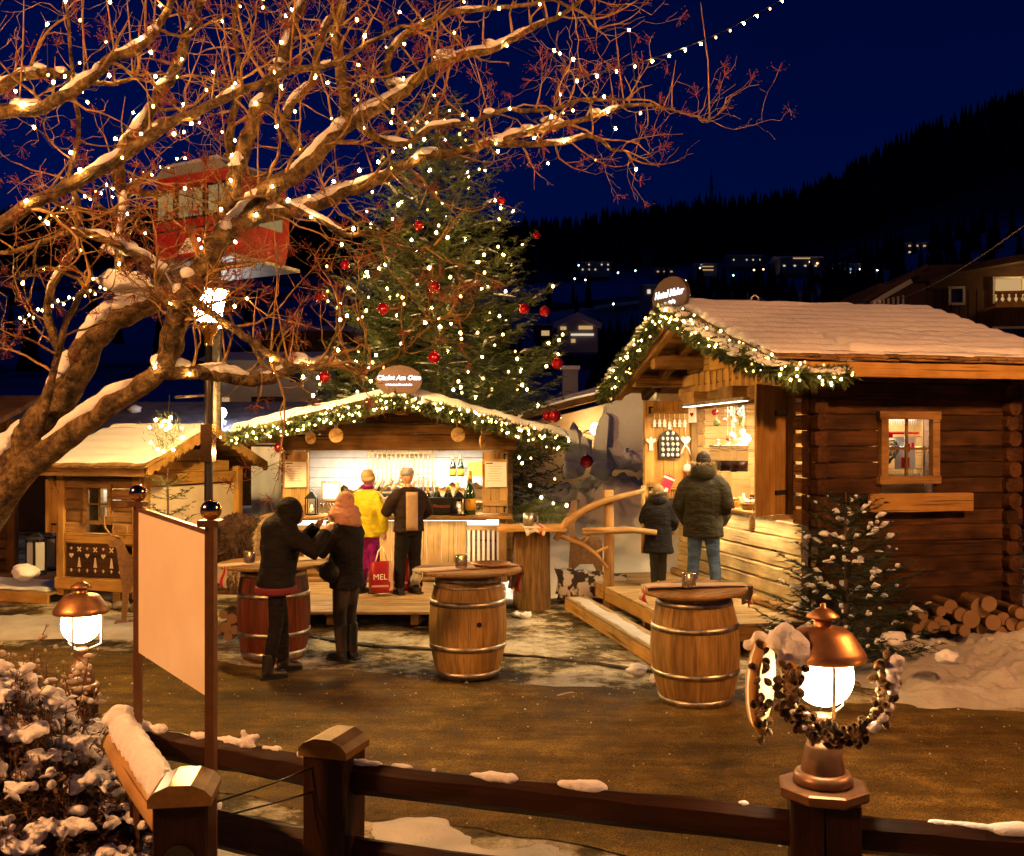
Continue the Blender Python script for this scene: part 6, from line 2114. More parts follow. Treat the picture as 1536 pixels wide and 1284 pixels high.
pnl = [(A - A) + dn * .03 + V((0, 0, 1.22)), D - dn * .035 + V((0, 0, 1.20)), D - dn * .035 + V((0, 0, 1.832)), dn * .03 + V((0, 0, 1.872))]
mb = MB(); mb.add([p + side * .008 for p in pnl] + [p - side * .008 for p in pnl], [(0, 1, 2, 3), (7, 6, 5, 4), (0, 4, 5, 1), (1, 5, 6, 2), (2, 6, 7, 3), (3, 7, 4, 0)])
mb.build('panel', m, sg)
mb = MB()
mb.beam(pnl[3], pnl[2], .02, .02).build('top_edge', M['bronze'], sg)

# ------------------------------------------------------------------ snowy shrub, lower left
bs = thing('snowy_shrub', 'big brown winter shrub covered in clumps of snow at the fence corner', 'shrub', (-2.28, 4.62, 0))
rb = random.Random(17); tw = MB(); lv = MB(); sn = MB()


def shrub_top(x, y):
    return 1.02 * math.exp(-((x + .35) / .85) ** 2) * math.exp(-((y) / .75) ** 2) + .1


for q in range(1500):
    x, y = rb.uniform(-1.3, .72), rb.uniform(-.95, .8)
    h = shrub_top(x, y) * rb.uniform(.55, 1.12)
    if h < .2:
        continue
    base = V((x * .6, y * .6, 0)); top = V((x, y, h)); mid = base.lerp(top, .55) + V((rb.gauss(0, .05), rb.gauss(0, .05), rb.gauss(0, .03)))
    tw.tube([base, mid, top], [.007, .005, .002], 3, False)
    for k in range(9):
        t = rb.uniform(.45, 1.0); p = mid.lerp(top, (t - .45) / .55)
        e = p + V((rb.gauss(0, .06), rb.gauss(0, .06), rb.gauss(.03, .05)))
        tw.tube([p, e], [.003, .0015], 3, False)
        for j in range(5):
            c = p.lerp(e, rb.random()); o1 = V((rb.gauss(0, 1), rb.gauss(0, 1), rb.gauss(0, 1))).normalized(); w = o1.orthogonal().normalized() * .0055; lz = rb.uniform(.6, 1.3)
            lv.add([c, c + o1 * .012 * lz + w, c + o1 * .027 * lz, c + o1 * .012 * lz - w], [(0, 1, 2, 3)])
for q in range(420):
    x, y = rb.uniform(-1.2, .66), rb.uniform(-.92, .45)
    h = shrub_top(x, y)
    if h < .2:
        continue
    z = h * rb.uniform(.78, 1.04) if rb.random() < .7 else h * rb.uniform(.35, .75)
    R_ = rb.uniform(.015, .075)
    for j in range(3 + int(R_ * 170)):
        r = rb.uniform(.009, .024); c = V((x + rb.gauss(0, R_ * .8), y + rb.gauss(0, R_ * .6), z + abs(rb.gauss(0, R_ * .25)))); dv = V((rb.gauss(0, 1), rb.gauss(0, .7), rb.gauss(0, .35))).normalized() * rb.uniform(.012, .045)
        sn.tube([c - dv, c - dv * .4 + V((0, 0, r * .4)), c + dv * .3 + V((0, 0, r * .3)), c + dv], [r * .4, r, r * 1.1, r * .35], 7, True, True, .22)
kind(tw.build('twigs', plain('shrub twig', (.11, .06, .03), .8), bs), 'stuff')
kind(lv.build('dry_leaves', plain('dry brown leaf', (.14, .075, .035), .75, 0, 8, .5), bs), 'stuff')
kind(fuse(sn.build('snow_clumps', M['snow'], bs), .0095, 3), 'stuff')
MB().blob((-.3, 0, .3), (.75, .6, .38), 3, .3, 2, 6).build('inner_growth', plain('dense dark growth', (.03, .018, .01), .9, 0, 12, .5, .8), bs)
# straggly tall stems near the lamp
st = thing('dry_stems', 'tall straggly dry stems dusted with frost around the small lamp', 'plant', (-2.9, 5.3, 0))
tw = MB(); hd = MB()
for q in range(60):
    x, y = rb.uniform(-.75, .65), rb.uniform(-.4, .4); h = rb.uniform(.75, 1.22) - .25 * abs(x)
    top = V((x + rb.gauss(0, .1), y + rb.gauss(0, .1), h)); mid = V((x * .8, y * .8, h * .6))
    tw.tube([V((x * .6, y * .6, 0)), mid, top], [.006, .004, .002], 3, False)
    for k in range(7):
        p = mid.lerp(top, rb.random()); e = p + V((rb.gauss(0, .07), rb.gauss(0, .06), abs(rb.gauss(.05, .04))))
        tw.tube([p, e], [.003, .0015], 3, False)
        hd.blob(e, rb.uniform(.006, .016), 1, .5, 2, k)
        if rb.random() < .25:
            hd.blob(e - V((0, 0, .01)), (rb.uniform(.02, .045), .025, .018), 1, .6, 2, k)
kind(tw.build('stems', bpy.data.materials['shrub twig'], st), 'stuff')
kind(hd.build('frosted_heads', plain('frosted seed head', (.5, .42, .32), .8), st), 'stuff')

# ================================================================== BARRELS AND FURNITURE
def barrel(label, loc, rz, mat, h, r_end, r_mid, hoops, tilt=0.0, n=22, hoop_mat='steel'):
    o = thing('barrel_table', label, 'barrel', loc, rz)
    o.rotation_euler = (0, tilt, rz)
    rr = lambda z: r_end + (r_mid - r_end) * (1 - (2 * z / h - 1) ** 2)
    a = PI / n * .985; mb = MB(); vs = []; gr = []; K = 9
    for i in range(K + 1):
        z = h * i / K
        for rad, an in ((rr(z), -a), (rr(z) * 1.004, 0), (rr(z), a), (rr(z) - .028, a), (rr(z) - .028, -a)):
            vs.append((rad * math.cos(an), rad * math.sin(an), z)); gr.append((z, an * 2, rad))
    fs = []
    for i in range(K):
        for j in range(5):
            fs.append((i * 5 + j, i * 5 + (j + 1) % 5, (i + 1) * 5 + (j + 1) % 5, (i + 1) * 5 + j))
    fs += [tuple(reversed(range(5))), tuple(range(K * 5, K * 5 + 5))]
    for q in range(n):
        m2 = MB(); off = random.random() * 40
        m2.add(vs, fs, False, [(g[0] + off, g[1] + off, g[2]) for g in gr])
        m2.build('stave', M[mat], o, (0, 0, 0), (0, 0, 2 * PI * q / n))
    for (z, w) in hoops:
        MB().lathe([(rr(z - w / 2) + .002, z - w / 2), (rr(z - w / 2) + .008, z - w / 2), (rr(z + w / 2) + .008, z + w / 2), (rr(z + w / 2) + .002, z + w / 2)], 40).build('hoop', M[hoop_mat], o)
        MB().blob((0, -(rr(z) + .009), z), (.012, .005, .012), 1, 0).build('rivet', M['steel'], o)
    MB().lathe([(0, h - .03), (r_end - .03, h - .03), (r_end - .03, h - .02), (0, h - .02)], 24).build('barrel_head', M[mat], o)
    return o


def table_top(o, z, r, mat, th=.035, nb=7, tilt=None):
    """round top made of boards"""
    for q in range(nb):
        y0 = -r + 2 * r * q / nb; y1 = y0 + 2 * r / nb - .003
        k = 5; up_, lo_ = [], []
        for i in range(k + 1):
            y = y0 + (y1 - y0) * i / k; hx = math.sqrt(max(1e-5, r * r - y * y))
            up_.append((hx, y)); lo_.append((-hx, y))
        poly = up_ + lo_[::-1]; m = len(poly)
        vs = [(x, y, z) for x, y in poly] + [(x, y, z + th) for x, y in poly]
        mb = MB(); off = random.random() * 30
        mb.add(vs, [tuple(reversed(range(m))), tuple(range(m, 2 * m))] + [(i, (i + 1) % m, (i + 1) % m + m, i + m) for i in range(m)], False, [(p[0] + off, p[1] + off, p[2]) for p in vs])
        mb.build('table_board', mat, o)
    MB().lathe([(r * .985, z + .004), (r + .004, z + .006), (r + .004, z + th - .006), (r * .985, z + th - .004)], 44).build('table_rim', M['log_mid'], o)


def runner(label, loc, rz, r, z, w, drop_a, drop_b, seed=0):
    """cloth strip laid across a round top and hanging over both edges"""
    mb = MB(); vs = []; gr = []; rg = random.Random(seed)
    path = []
    for i in range(7):
        path.append((-r - .012 - .012 * math.sin(i), z - drop_a * (1 - i / 6)))
    for i in range(1, 14):
        path.append((-r + 2 * r * i / 14, z + .002 + .001 * math.sin(i * 2)))
    for i in range(7):
        path.append((r + .012 + .012 * math.sin(i), z - drop_b * i / 6))
    ph = rg.random() * 6
    for k, (x, zz) in enumerate(path):
        hang = max(0, z - zz) / max(drop_a, drop_b)
        for j in range(13):
            y = (j / 12 - .5) * w * (1 - .25 * hang)
            vs.append((x + math.copysign(.05, x) * hang * math.sin(j * 1.1 + ph) * .6, y, zz - (.06 * abs(j - 6) / 6 * hang))); gr.append((j / 12, k / len(path), 0))
    mb.add(vs, [(i * 13 + j, (i + 1) * 13 + j, (i + 1) * 13 + j + 1, i * 13 + j + 1) for i in range(len(path) - 1) for j in range(12)], True, gr)
    o = mb.build('table_runner', M['runner'], None, loc, (0, 0, rz))
    return tag(o, label, 'table cloth')


m, nt, b = new_mat('linen runner with red stripes')
at_ = nd(nt, 'ShaderNodeAttribute', attribute_name='gr'); sp_ = nd(nt, 'ShaderNodeSeparateXYZ'); nt.links.new(at_.outputs['Vector'], sp_.inputs[0])
c = ramp(nt, sp_.outputs['X'], [(.0, (.55, .45, .30)), (.12, (.55, .45, .30)), (.125, (.50, .02, .03)), (.24, (.50, .02, .03)), (.245, (.55, .45, .30))])
nt.links.new(c, b.inputs['Base Color']); b.inputs['Roughness'].default_value = .9
M['runner'] = m
M['jar_glass'] = plain('jar glass', (.75, .62, .45), .08, 0, coat=.5)
M['jar_glass'].node_tree.nodes['Principled BSDF'].inputs['Transmission Weight'].default_value = .8
M['candle'] = emit('candle flame', (1, .6, .2), 18)


def candle_jar(label, loc, s=1.0):
    o = thing('candle_jar', label, 'candle', loc)
    MB().lathe([(.035 * s, 0), (.04 * s, .01 * s), (.04 * s, .075 * s), (.036 * s, .08 * s), (.034 * s, .075 * s), (.034 * s, .012 * s), (0, .012 * s)], 16).build('jar', M['jar_glass'], o)
    MB().lathe([(.03 * s, .013 * s), (.03 * s, .035 * s), (0, .036 * s)], 12).build('wax', M['paper'], o)
    MB().blob((0, 0, .052 * s), (.006 * s, .006 * s, .014 * s), 1, 0).build('flame', M['candle'], o)
    return o


B1 = V((-2.455, 9.97, 0)); B2 = V((-.42, 9.2, 0)); B3 = V((1.566, 8.22, 0))
o = barrel('dark wine red barrel table beside the dark hooded figure', B1, .3, 'stave_red', .93, .31, .37, [(.06, .07), (.27, .045), (.66, .045), (.87, .05)])
table_top(o, .94, .56, M['log_mid'], .03)
o = barrel('pale oak barrel table with a dark bung hole and red striped runner', B2, .1, 'stave', .96, .285, .37, [(.035, .06), (.29, .05), (.70, .05), (.915, .045), (.85, .02)])
table_top(o, .975, .51, M['log_mid'], .03)
rr_b = .285 + .085 * (1 - (2 * .5 / .96 - 1) ** 2)
MB().lathe([(.0, 0), (.024, 0), (.024, .012), (0, .012)], 14, (math.sin(.33 - .1) * rr_b, -math.cos(.33 - .1) * rr_b - .002, .53), False, Matrix.Rotation(R(90), 3, 'X')).build('bung_hole', M['black'], o)
o = barrel('yellow oak barrel table leaning slightly in front of the platform', B3, .7, 'stave', .93, .29, .375, [(.04, .065), (.28, .045), (.66, .045), (.86, .045)], R(-2.0))
table_top(o, .935, .44, M['log_mid'], .03)
runner('linen runner with red stripe across the oak barrel with the bung hole', B2 + V((0, 0, 0)), R(28), .51, 1.012, .26, .12, .22, 3)
runner('linen runner hanging off both sides of the yellow barrel by the platform', B3 + V((0, 0, .01)), R(6), .45, .975, .22, .10, .13, 5)
runner('pale runner with red stripe on the dark wine barrel table', B1, R(40), .56, .978, .24, .16, .12, 6)
candle_jar('candle jar burning on the oak barrel with the bung hole', B2 + V((-.06, -.05, 1.015)), 1.5)
candle_jar('candle jar on the wine red barrel table', B1 + V((-.22, -.12, .98)), 1.4)
candle_jar('candle jar glowing on the yellow barrel by the platform', B3 + V((-.08, -.1, .98)), 1.5)
o = thing('serving_dish', 'shallow dark dish beside the candle on the oak barrel', 'dish', B2 + V((.22, .12, 1.008)))
MB().lathe([(.0, 0), (.15, 0), (.2, .03), (.195, .034), (.15, .008), (0, .006)], 26).build('dish', M['copper'], o)

# tree stump table
o = thing('stump_table', 'thick tree trunk table with a rough yellow plank top', 'table', (.27, 12.95, 0))
pts = []; mb = MB()
n = 26; vs = []; gr = []
prof = [1 + .06 * fbm(math.cos(2 * PI * j / n) * 2, math.sin(2 * PI * j / n) * 2, 1, 3) + random.uniform(-.03, .03) for j in range(n)]
for i in range(7):
    z = 1.04 * i / 6
    for j in range(n):
        a = 2 * PI * j / n; r = .24 * prof[j] * (1 + .06 * (1 - i / 6) ** 3)
        vs.append((r * math.cos(a), r * math.sin(a), z)); gr.append((z, a * 1.2, .2))
mb.add(vs, [(i * n + j, i * n + (j + 1) % n, (i + 1) * n + (j + 1) % n, (i + 1) * n + j) for i in range(6) for j in range(n)] + [tuple(range(6 * n, 7 * n))], False, gr)
mb.build('trunk', M['stump'], o)
for q in range(4):
    MB().beam((-.46 + .02 * (q % 2), -.27 + q * .18, 1.075), (.44 - .03 * (q % 2), -.27 + q * .18, 1.075), .175, .05, ch=.008, seg=6, jit=.006).build('plank', M['plank_yellow'], o)
runner('narrow runner with a red stripe on the stump table', V((.27, 12.95, 0)), R(95), .36, 1.105, .3, .05, .05, 8)
o = thing('storm_mug', 'small metal mug with a handle standing on the stump table', 'mug', (.22, 12.9, 1.112))
MB().lathe([(.07, 0), (.072, .16), (.066, .16), (.064, .01), (0, .01)], 16).build('cup', M['steel'], o)
MB().tube([(.07, 0, .13), (.12, 0, .12), (.12, 0, .04), (.07, 0, .03)], .009, 6).build('handle', M['steel'], o)

# rustic rail of peeled branches
rl = thing('rustic_rail', 'rustic railing of peeled branches beside the platform', 'railing', (1.25, 12.75, 0))
RO = V((1.25, 12.75, 0))
rp = lambda px, py, d=12.75: P(px, py, d) - RO
MB().tube([V((.02, 0, -.05)), rp(914, 800), rp(913, 735)], [.072, .068, .064], 12, True, True, .04).build('post', M['bark_pole'], rl)
MB().tube([rp(833, 810, 12.7), rp(850, 782, 12.68), rp(880, 763, 12.66), rp(912, 750, 12.65), rp(967, 736, 12.7)], [.04, .048, .05, .046, .03], 9, True, True, .05).build('brace', M['bark_pole'], rl)
MB().tube([rp(874, 797, 12.62), rp(915, 796, 12.62), rp(950, 795, 12.62), rp(985, 799, 12.62)], [.048, .046, .044, .036], 10, True, True, .04).build('rail', M['bark_pole'], rl)
MB().tube([rp(836, 802, 12.7), rp(873, 816, 12.68), rp(893, 830, 12.66), rp(911, 852, 12.66)], [.036, .034, .03, .022], 8, True, True, .05).build('branch', M['bark_pole'], rl)
MB().tube([rp(893, 829, 12.66), rp(912, 820, 12.68)], [.022, .018], 6).build('branch', M['bark_pole'], rl)
MB().tube([rp(875, 815, 12.68), rp(884, 804, 12.68)], [.016, .012], 6).build('branch', M['bark_pole'], rl)
MB().tube([rp(965, 728, 12.8), rp(965, 830, 12.8)], [.03, .03], 8).build('post', M['bark_pole'], rl)

# bench log wrapped in cow hide
m, nt, b = new_mat('cow hide')
v = coords(nt, 'Object'); g = noise_tex(nt, v, 6.5, 3, .5); g2 = noise_tex(nt, v, 60, 3, .6)
nt.links.new(ramp(nt, g, [(.47, (.035, .018, .01)), (.52, (.55, .47, .36))]), b.inputs['Base Color']); b.inputs['Roughness'].default_value = .9
bump(nt, b, g2, .8, .02)
M['hide'] = m
ch = thing('hide_covered_bench', 'low bench roll draped with spotted cow hides behind the platform', 'bench', (.95, 13.5, 0))
for k, (x, r) in enumerate(((-.22, .30), (-.02, .28), (.14, .26), (.30, .25), (.46, .22))):
    mb = MB(); vs = []
    for i in range(5):
        for j in range(17):
            a = PI * (-.08 + 1.16 * j / 16); rr_ = r * (1 + .05 * math.sin(i * 2 + j))
            vs.append((x - .12 + i * .065 + .03 * math.sin(j * .6 + k), -math.cos(a) * rr_ * .8 - .12, .16 + math.sin(a) * rr_ * 1.05))
    mb.add(vs, [(i * 17 + j, (i + 1) * 17 + j, (i + 1) * 17 + j + 1, i * 17 + j + 1) for i in range(4) for j in range(16)], True)
    mb.build('hide_fold', M['hide'], ch)
MB().tube([(-.3, -.1, .16), (.6, -.1, .16)], .17, 14).build('log_core', M['stump'], ch)


# shaggy furs at the left of the deck
def fur(mbx, pts_n, L, w, rg, droop=.5):
    for p, nrm in pts_n:
        d = (nrm + V((rg.gauss(0, .5), rg.gauss(0, .5), rg.gauss(-.2, .5)))).normalized()
        l = L * rg.uniform(.6, 1.3); sd = d.orthogonal().normalized() * w
        e = p + d * l + V((0, 0, -droop * l))
        mid = p + d * l * .55 + V((0, 0, -droop * l * .2))
        mbx.add([p - sd, p + sd, mid + sd * .7, e, mid - sd * .7], [(0, 1, 2, 3, 4)])


def fur_thing(name, label, cat, loc, ctr, r, mat, L, w, n, seed, amp=.25):
    o = thing(name, label, cat, loc); rg = random.Random(seed)
    core = MB(); core.blob(ctr, r, 3, amp, 1.6, seed); core.build('pelt', mat, o)
    samples = []
    for q in range(n):
        f = rg.randrange(len(core.f)); tri = [core.v[i] for i in core.f[f]]
        a, b_ = rg.random(), rg.random()
        if a + b_ > 1:
            a, b_ = 1 - a, 1 - b_
        p = tri[0] + (tri[1] - tri[0]) * a + (tri[2] - tri[0]) * b_
        samples.append((p, (p - V(ctr)).normalized()))
    hm = MB(); fur(hm, samples, L, w, rg)
    kind(hm.build('hair', mat, o), 'stuff')
    return o


M['fur_brown'] = plain('brown fur', (.15, .10, .055), .85, 0, 25, .5)
M['fur_cream'] = plain('cream sheepskin', (.60, .50, .28), .9, 0, 20, .2)
M['fur_straw'] = plain('straw coloured fur', (.52, .40, .24), .9, 0, 20, .3)
fur_thing('fur_throw', 'shaggy brown fur throw heaped over the bench beside the wine stall', 'fur', P(362, 850, 11.2), (0, 0, .22), (.38, .26, .34), M['fur_brown'], .085, .007, 4200, 3)
fur_thing('sheepskin', 'cream sheepskin hanging down behind the dark hooded figure', 'fur', P(404, 850, 10.7), (0, 0, .24), (.14, .12, .30), M['fur_cream'], .05, .006, 2600, 5)
fur_thing('sheepskin', 'straw coloured pelt spread on the seat behind the wine barrel', 'fur', P(362, 872, 10.6), (0, 0, .08), (.34, .22, .11), M['fur_straw'], .07, .007, 2600, 7)
o = thing('plank_bench', 'simple plank bench under the furs beside the wine stall', 'bench', (-3.0, 10.9, 0))
MB().beam((-.55, 0, .55), (.6, 0, .55), .45, .05, ch=.01).build('seat', M['log_mid'], o)
for x in (-.45, .5):
    for y in (-.16, .16):
        MB().beam((x, y, 0), (x, y, .53), .08, .08).build('leg', M['log_mid'], o)
MB().beam((-.55, .24, .95), (.6, .24, .95), .05, .5, ch=.01).build('backrest', M['log_mid'], o)
# firewood under that bench and by the cabin
def firewood(px, py, d, r, label, group, L=.42, tilt=0.0, seed=0):
    p = P(px, py, d)
    o = thing('firewood_log', label, 'log', p, tilt, group)
    rg = random.Random(seed)
    MB().tube([(0, L, 0), (0, 0, 0)], [r, r], 12, False, True, .06).build('bark', M['stump'], o)
    MB().lathe([(0, 0), (r * .97, 0), (r * .97, .012), (0, .012)], 14, (0, -.004, 0), False, Matrix.Rotation(R(-90), 3, 'X')).build('cut_face', M['cutface'], o)
    return o


m, nt, b = new_mat('sawn end grain')
v = coords(nt, 'Object'); wv = nd(nt, 'ShaderNodeTexWave', wave_type='RINGS', rings_direction='Y')
wv.inputs['Scale'].default_value = 18; wv.inputs['Distortion'].default_value = 2.5; nt.links.new(v, wv.inputs['Vector'])
nt.links.new(ramp(nt, wv.outputs['Fac'], [(.2, (.20, .11, .045)), (.8, (.33, .20, .10))]), b.inputs['Base Color']); b.inputs['Roughness'].default_value = .8
M['cutface'] = m
for i, (px, py, r) in enumerate(((335, 922, .05), (348, 928, .06), (338, 941, .065), (352, 945, .05), (342, 955, .05), (326, 946, .05))):
    firewood(px, py, 10.55, r, 'round firewood log stacked under the fur bench', 'firewood under the bench', .35, 0, i)
rw = random.Random(6); wl = [(1426, 910, 11), (1472, 911, 16), (1484, 906, 12), (1441, 922, 10), (1457, 929, 14), (1417, 938, 9), (1432, 944, 8), (1409, 932, 8), (1400, 941, 9), (1388, 936, 9), (1376, 944, 8), (1520, 915, 8), (1531, 920, 9), (1505, 928, 10), (1490, 934, 12), (1518, 936, 10), (1473, 945, 9), (1447, 946, 9), (1535, 942, 11), (1385, 922, 8), (1412, 917, 8), (1502, 948, 9)]
for i, (px, py, r) in enumerate(wl):
    firewood(px, py, 9.95 + rw.uniform(-.04, .1), r * 9.95 / F, 'round sawn firewood log in the pile along the log cabin wall', 'firewood pile at the log cabin', .32, rw.uniform(-.06, .06), i)

# ------------------------------------------------------------------ snow sculpture and boulders of snow on the heap
SCM = snow_mat('snow tinted by cold light', (.76, .79, .88), 6, .12, .8)  # blue cast of cold lamplight tinted into the packed snow colour
sc_ = thing('snow_sculpture', 'angular carved snow block sculpture on top of the snow heap', 'snow sculpture', P(915, 702, 17.2))
SO = P(915, 702, 17.2)
q3 = lambda px, py, d=17.2: P(px, py, d) - SO


def slab(pts, th, dy=0.0):
    k = len(pts); a = [q3(x, y) + V((0, dy, 0)) for x, y in pts]; mb = MB()
    vs = a + [p + V((.1 * (i % 2), th, 0)) for i, p in enumerate(a)]
    mb.add(vs, [tuple(range(k)), tuple(reversed(range(k, 2 * k)))] + [(i, i + k, (i + 1) % k + k, (i + 1) % k) for i in range(k)])
    return mb


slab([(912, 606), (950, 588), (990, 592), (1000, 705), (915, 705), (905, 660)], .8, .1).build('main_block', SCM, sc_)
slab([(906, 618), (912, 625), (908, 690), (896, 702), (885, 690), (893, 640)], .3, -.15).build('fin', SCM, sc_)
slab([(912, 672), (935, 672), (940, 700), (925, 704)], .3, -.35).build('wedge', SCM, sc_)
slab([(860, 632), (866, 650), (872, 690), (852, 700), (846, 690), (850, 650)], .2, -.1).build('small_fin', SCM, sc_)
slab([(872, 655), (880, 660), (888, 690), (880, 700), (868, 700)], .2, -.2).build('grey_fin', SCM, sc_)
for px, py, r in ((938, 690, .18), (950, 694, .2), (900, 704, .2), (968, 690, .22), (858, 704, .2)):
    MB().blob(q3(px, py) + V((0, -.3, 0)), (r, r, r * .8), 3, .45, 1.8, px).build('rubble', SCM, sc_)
for i, (px, py, d, r) in enumerate(((790, 893, 12.2, .06), (775, 880, 12.3, .05), (1035, 958, 9.3, .05), (955, 990, 9.2, .07), (985, 1010, 8.9, .05), (1340, 960, 8.9, .09), (1420, 985, 8.5, .08))):
    p = P(px, py, d)
    tag(MB().blob((0, 0, 0), (r * 1.3, r, r * .8), 3, .5, 1.7, i).build('snow_chunk', M['snow'], None, (p.x, p.y, max(.02, p.z if px > 1300 else r * .5))), 'crumbled chunk of old snow lying on the %s' % ('ploughed bank' if px > 1300 else 'trodden ground'), 'snow', 'loose snow chunks on the %s' % ('bank' if px > 1300 else 'ground'))

# ------------------------------------------------------------------ gondola cabin on its mast behind the rowan
go = thing('gondola_cabin', 'red cable car gondola cabin on a mast behind the bare tree', 'gondola', (-5.1, 17.0, 1.25), R(-28))
go.scale = (.82, .82, .82)
M['gon'] = plain('red gondola paint', (.34, .018, .010), .4, 0, 6, .35)
M['gon_in'] = emit('lit cabin window', (1.0, .70, .26), .26)
zb = 5.0
prof = [(-1.0, 0), (1.0, 0), (1.12, .5), (1.12, 1.2), (1.0, 1.75), (-1.0, 1.75), (-1.12, 1.2), (-1.12, .5)]
MB().prism(prof, 1.7, Matrix.Translation((0, 0, zb))).build('body', M['gon'], go)
MB().prism([(-1.06, 1.75), (1.06, 1.75), (.8, 1.95), (-.8, 1.95)], 1.8, Matrix.Translation((0, 0, zb))).build('roof', plain('grey cabin roof', (.25, .23, .22), .5), go)
snow_sheet('roof_snow', V((-.8, -.85, zb + 1.95)), V((1.6, 0, 0)), V((0, 1.7, 0)), 16, 14, .10, go, M['snow'], 71, 0, edge=.15)
for (x, w) in ((-.72, .5), (0, .74), (.72, .5)):
    MB().box((x, -.86, zb + 1.15), (w, .03, .62)).build('window', M['gon_in'], go)
    wb = MB().box((x, .86, zb + 1.15), (w, .03, .62)).build('window', M['gon_in'], go)
    for sy in (-1, 1):
        MB().box((x, sy * .88, zb + .84), (w + .06, .03, .05)).box((x, sy * .88, zb + 1.46), (w + .06, .03, .05)).box((x + w / 2, sy * .88, zb + 1.15), (.05, .032, .6)).box((x - w / 2, sy * .88, zb + 1.15), (.05, .032, .6)).box((x + .06, sy * .878, zb + 1.15), (.02, .025, .6)).build('window_frame', M['black'], wb)
MB().box((-.37, -.866, zb + .75), (.012, .012, 1.4)).box((.37, -.866, zb + .75), (.012, .012, 1.4)).box((0, -.868, zb + .62), (2.1, .012, .03)).build('door_seam', M['black'], go)
for (x, z0, z1) in ((-.4, .7, 1.2), (.1, .72, 1.15), (.55, .7, 1.2)):
    MB().blob((x, .1, zb + z1), (.16, .14, .25), 2, .2, 2, x).build('seat_back', M['black'], go)
for sx in (-1, 1):
    MB().box((sx * 1.135, 0, zb + .95), (.03, 1.2, .5)).build('window', M['gon_in'], go)
MB().prism([(-.35, 0), (.35, 0), (.1, .3), (-.1, .3)], .05, Matrix.Translation((0, -.875, zb + .12))).build('white_chevron', M['paper'], go)
MB().prism([(.45, .05), (1.0, .05), (.9, .4), (.6, .4)], .05, Matrix.Translation((0, -.875, zb + .05))).build('white_chevron', M['paper'], go)
MB().box((0, 0, zb - .06), (2.5, 2.1, .08)).build('bottom_platform', M['steel'], go)
MB().box((0, -.3, zb - .14), (2.3, .12, .1)).build('platform_beam', M['steel'], go)
MB().tube([(-.2, 0, -1.6), (-.2, 0, zb)], [.16, .13], 12).build('mast', M['steel'], go)
MB().tube([(0, 0, zb + 1.9), (0, 0, zb + 2.3), (.25, 0, zb + 2.5), (.25, 0, zb + 2.75)], .06, 8).build('hanger_arm', M['brass'], go)

# ================================================================== PEOPLE
def ell_loft(mb, rings, n=18):
    """rings: (centre, rx, ry, yaw) stacked; closed loft"""
    vs = []
    for (c, rx, ry) in rings:
        c = V(c)
        for j in range(n):
            a = 2 * PI * j / n
            vs.append(c + V((math.cos(a) * rx, math.sin(a) * ry, 0)))
    m = len(rings)
    fs = [(i * n + j, i * n + (j + 1) % n, (i + 1) * n + (j + 1) % n, (i + 1) * n + j) for i in range(m - 1) for j in range(n)]
    fs += [tuple(reversed(range(n))), tuple(range((m - 1) * n, m * n))]
    mb.add(vs, fs, True)


def remesh(o, vox, it=4, fac=.6, disp=0.0, dsize=.12):
    md = o.modifiers.new('weld', 'REMESH'); md.mode = 'VOXEL'; md.voxel_size = vox; md.use_smooth_shade = True
    ms = o.modifiers.new('relax', 'SMOOTH'); ms.iterations = it; ms.factor = fac
    if disp:
        tx = bpy.data.textures.get('fold%.2f' % dsize) or bpy.data.textures.new('fold%.2f' % dsize, 'CLOUDS')
        tx.noise_scale = dsize; tx.noise_depth = 2
        mdp = o.modifiers.new('folds', 'DISPLACE'); mdp.texture = tx; mdp.strength = disp; mdp.mid_level = .5; mdp.texture_coords = 'LOCAL'
    return o


def bez(a, b, c, n=6):
    a, b, c = V(a), V(b), V(c)
    return [a.lerp(b, t / n).lerp(b.lerp(c, t / n), t / n) for t in range(n + 1)]


M['skin'] = plain('skin', (.55, .33, .22), .55, 0, 8, .08)


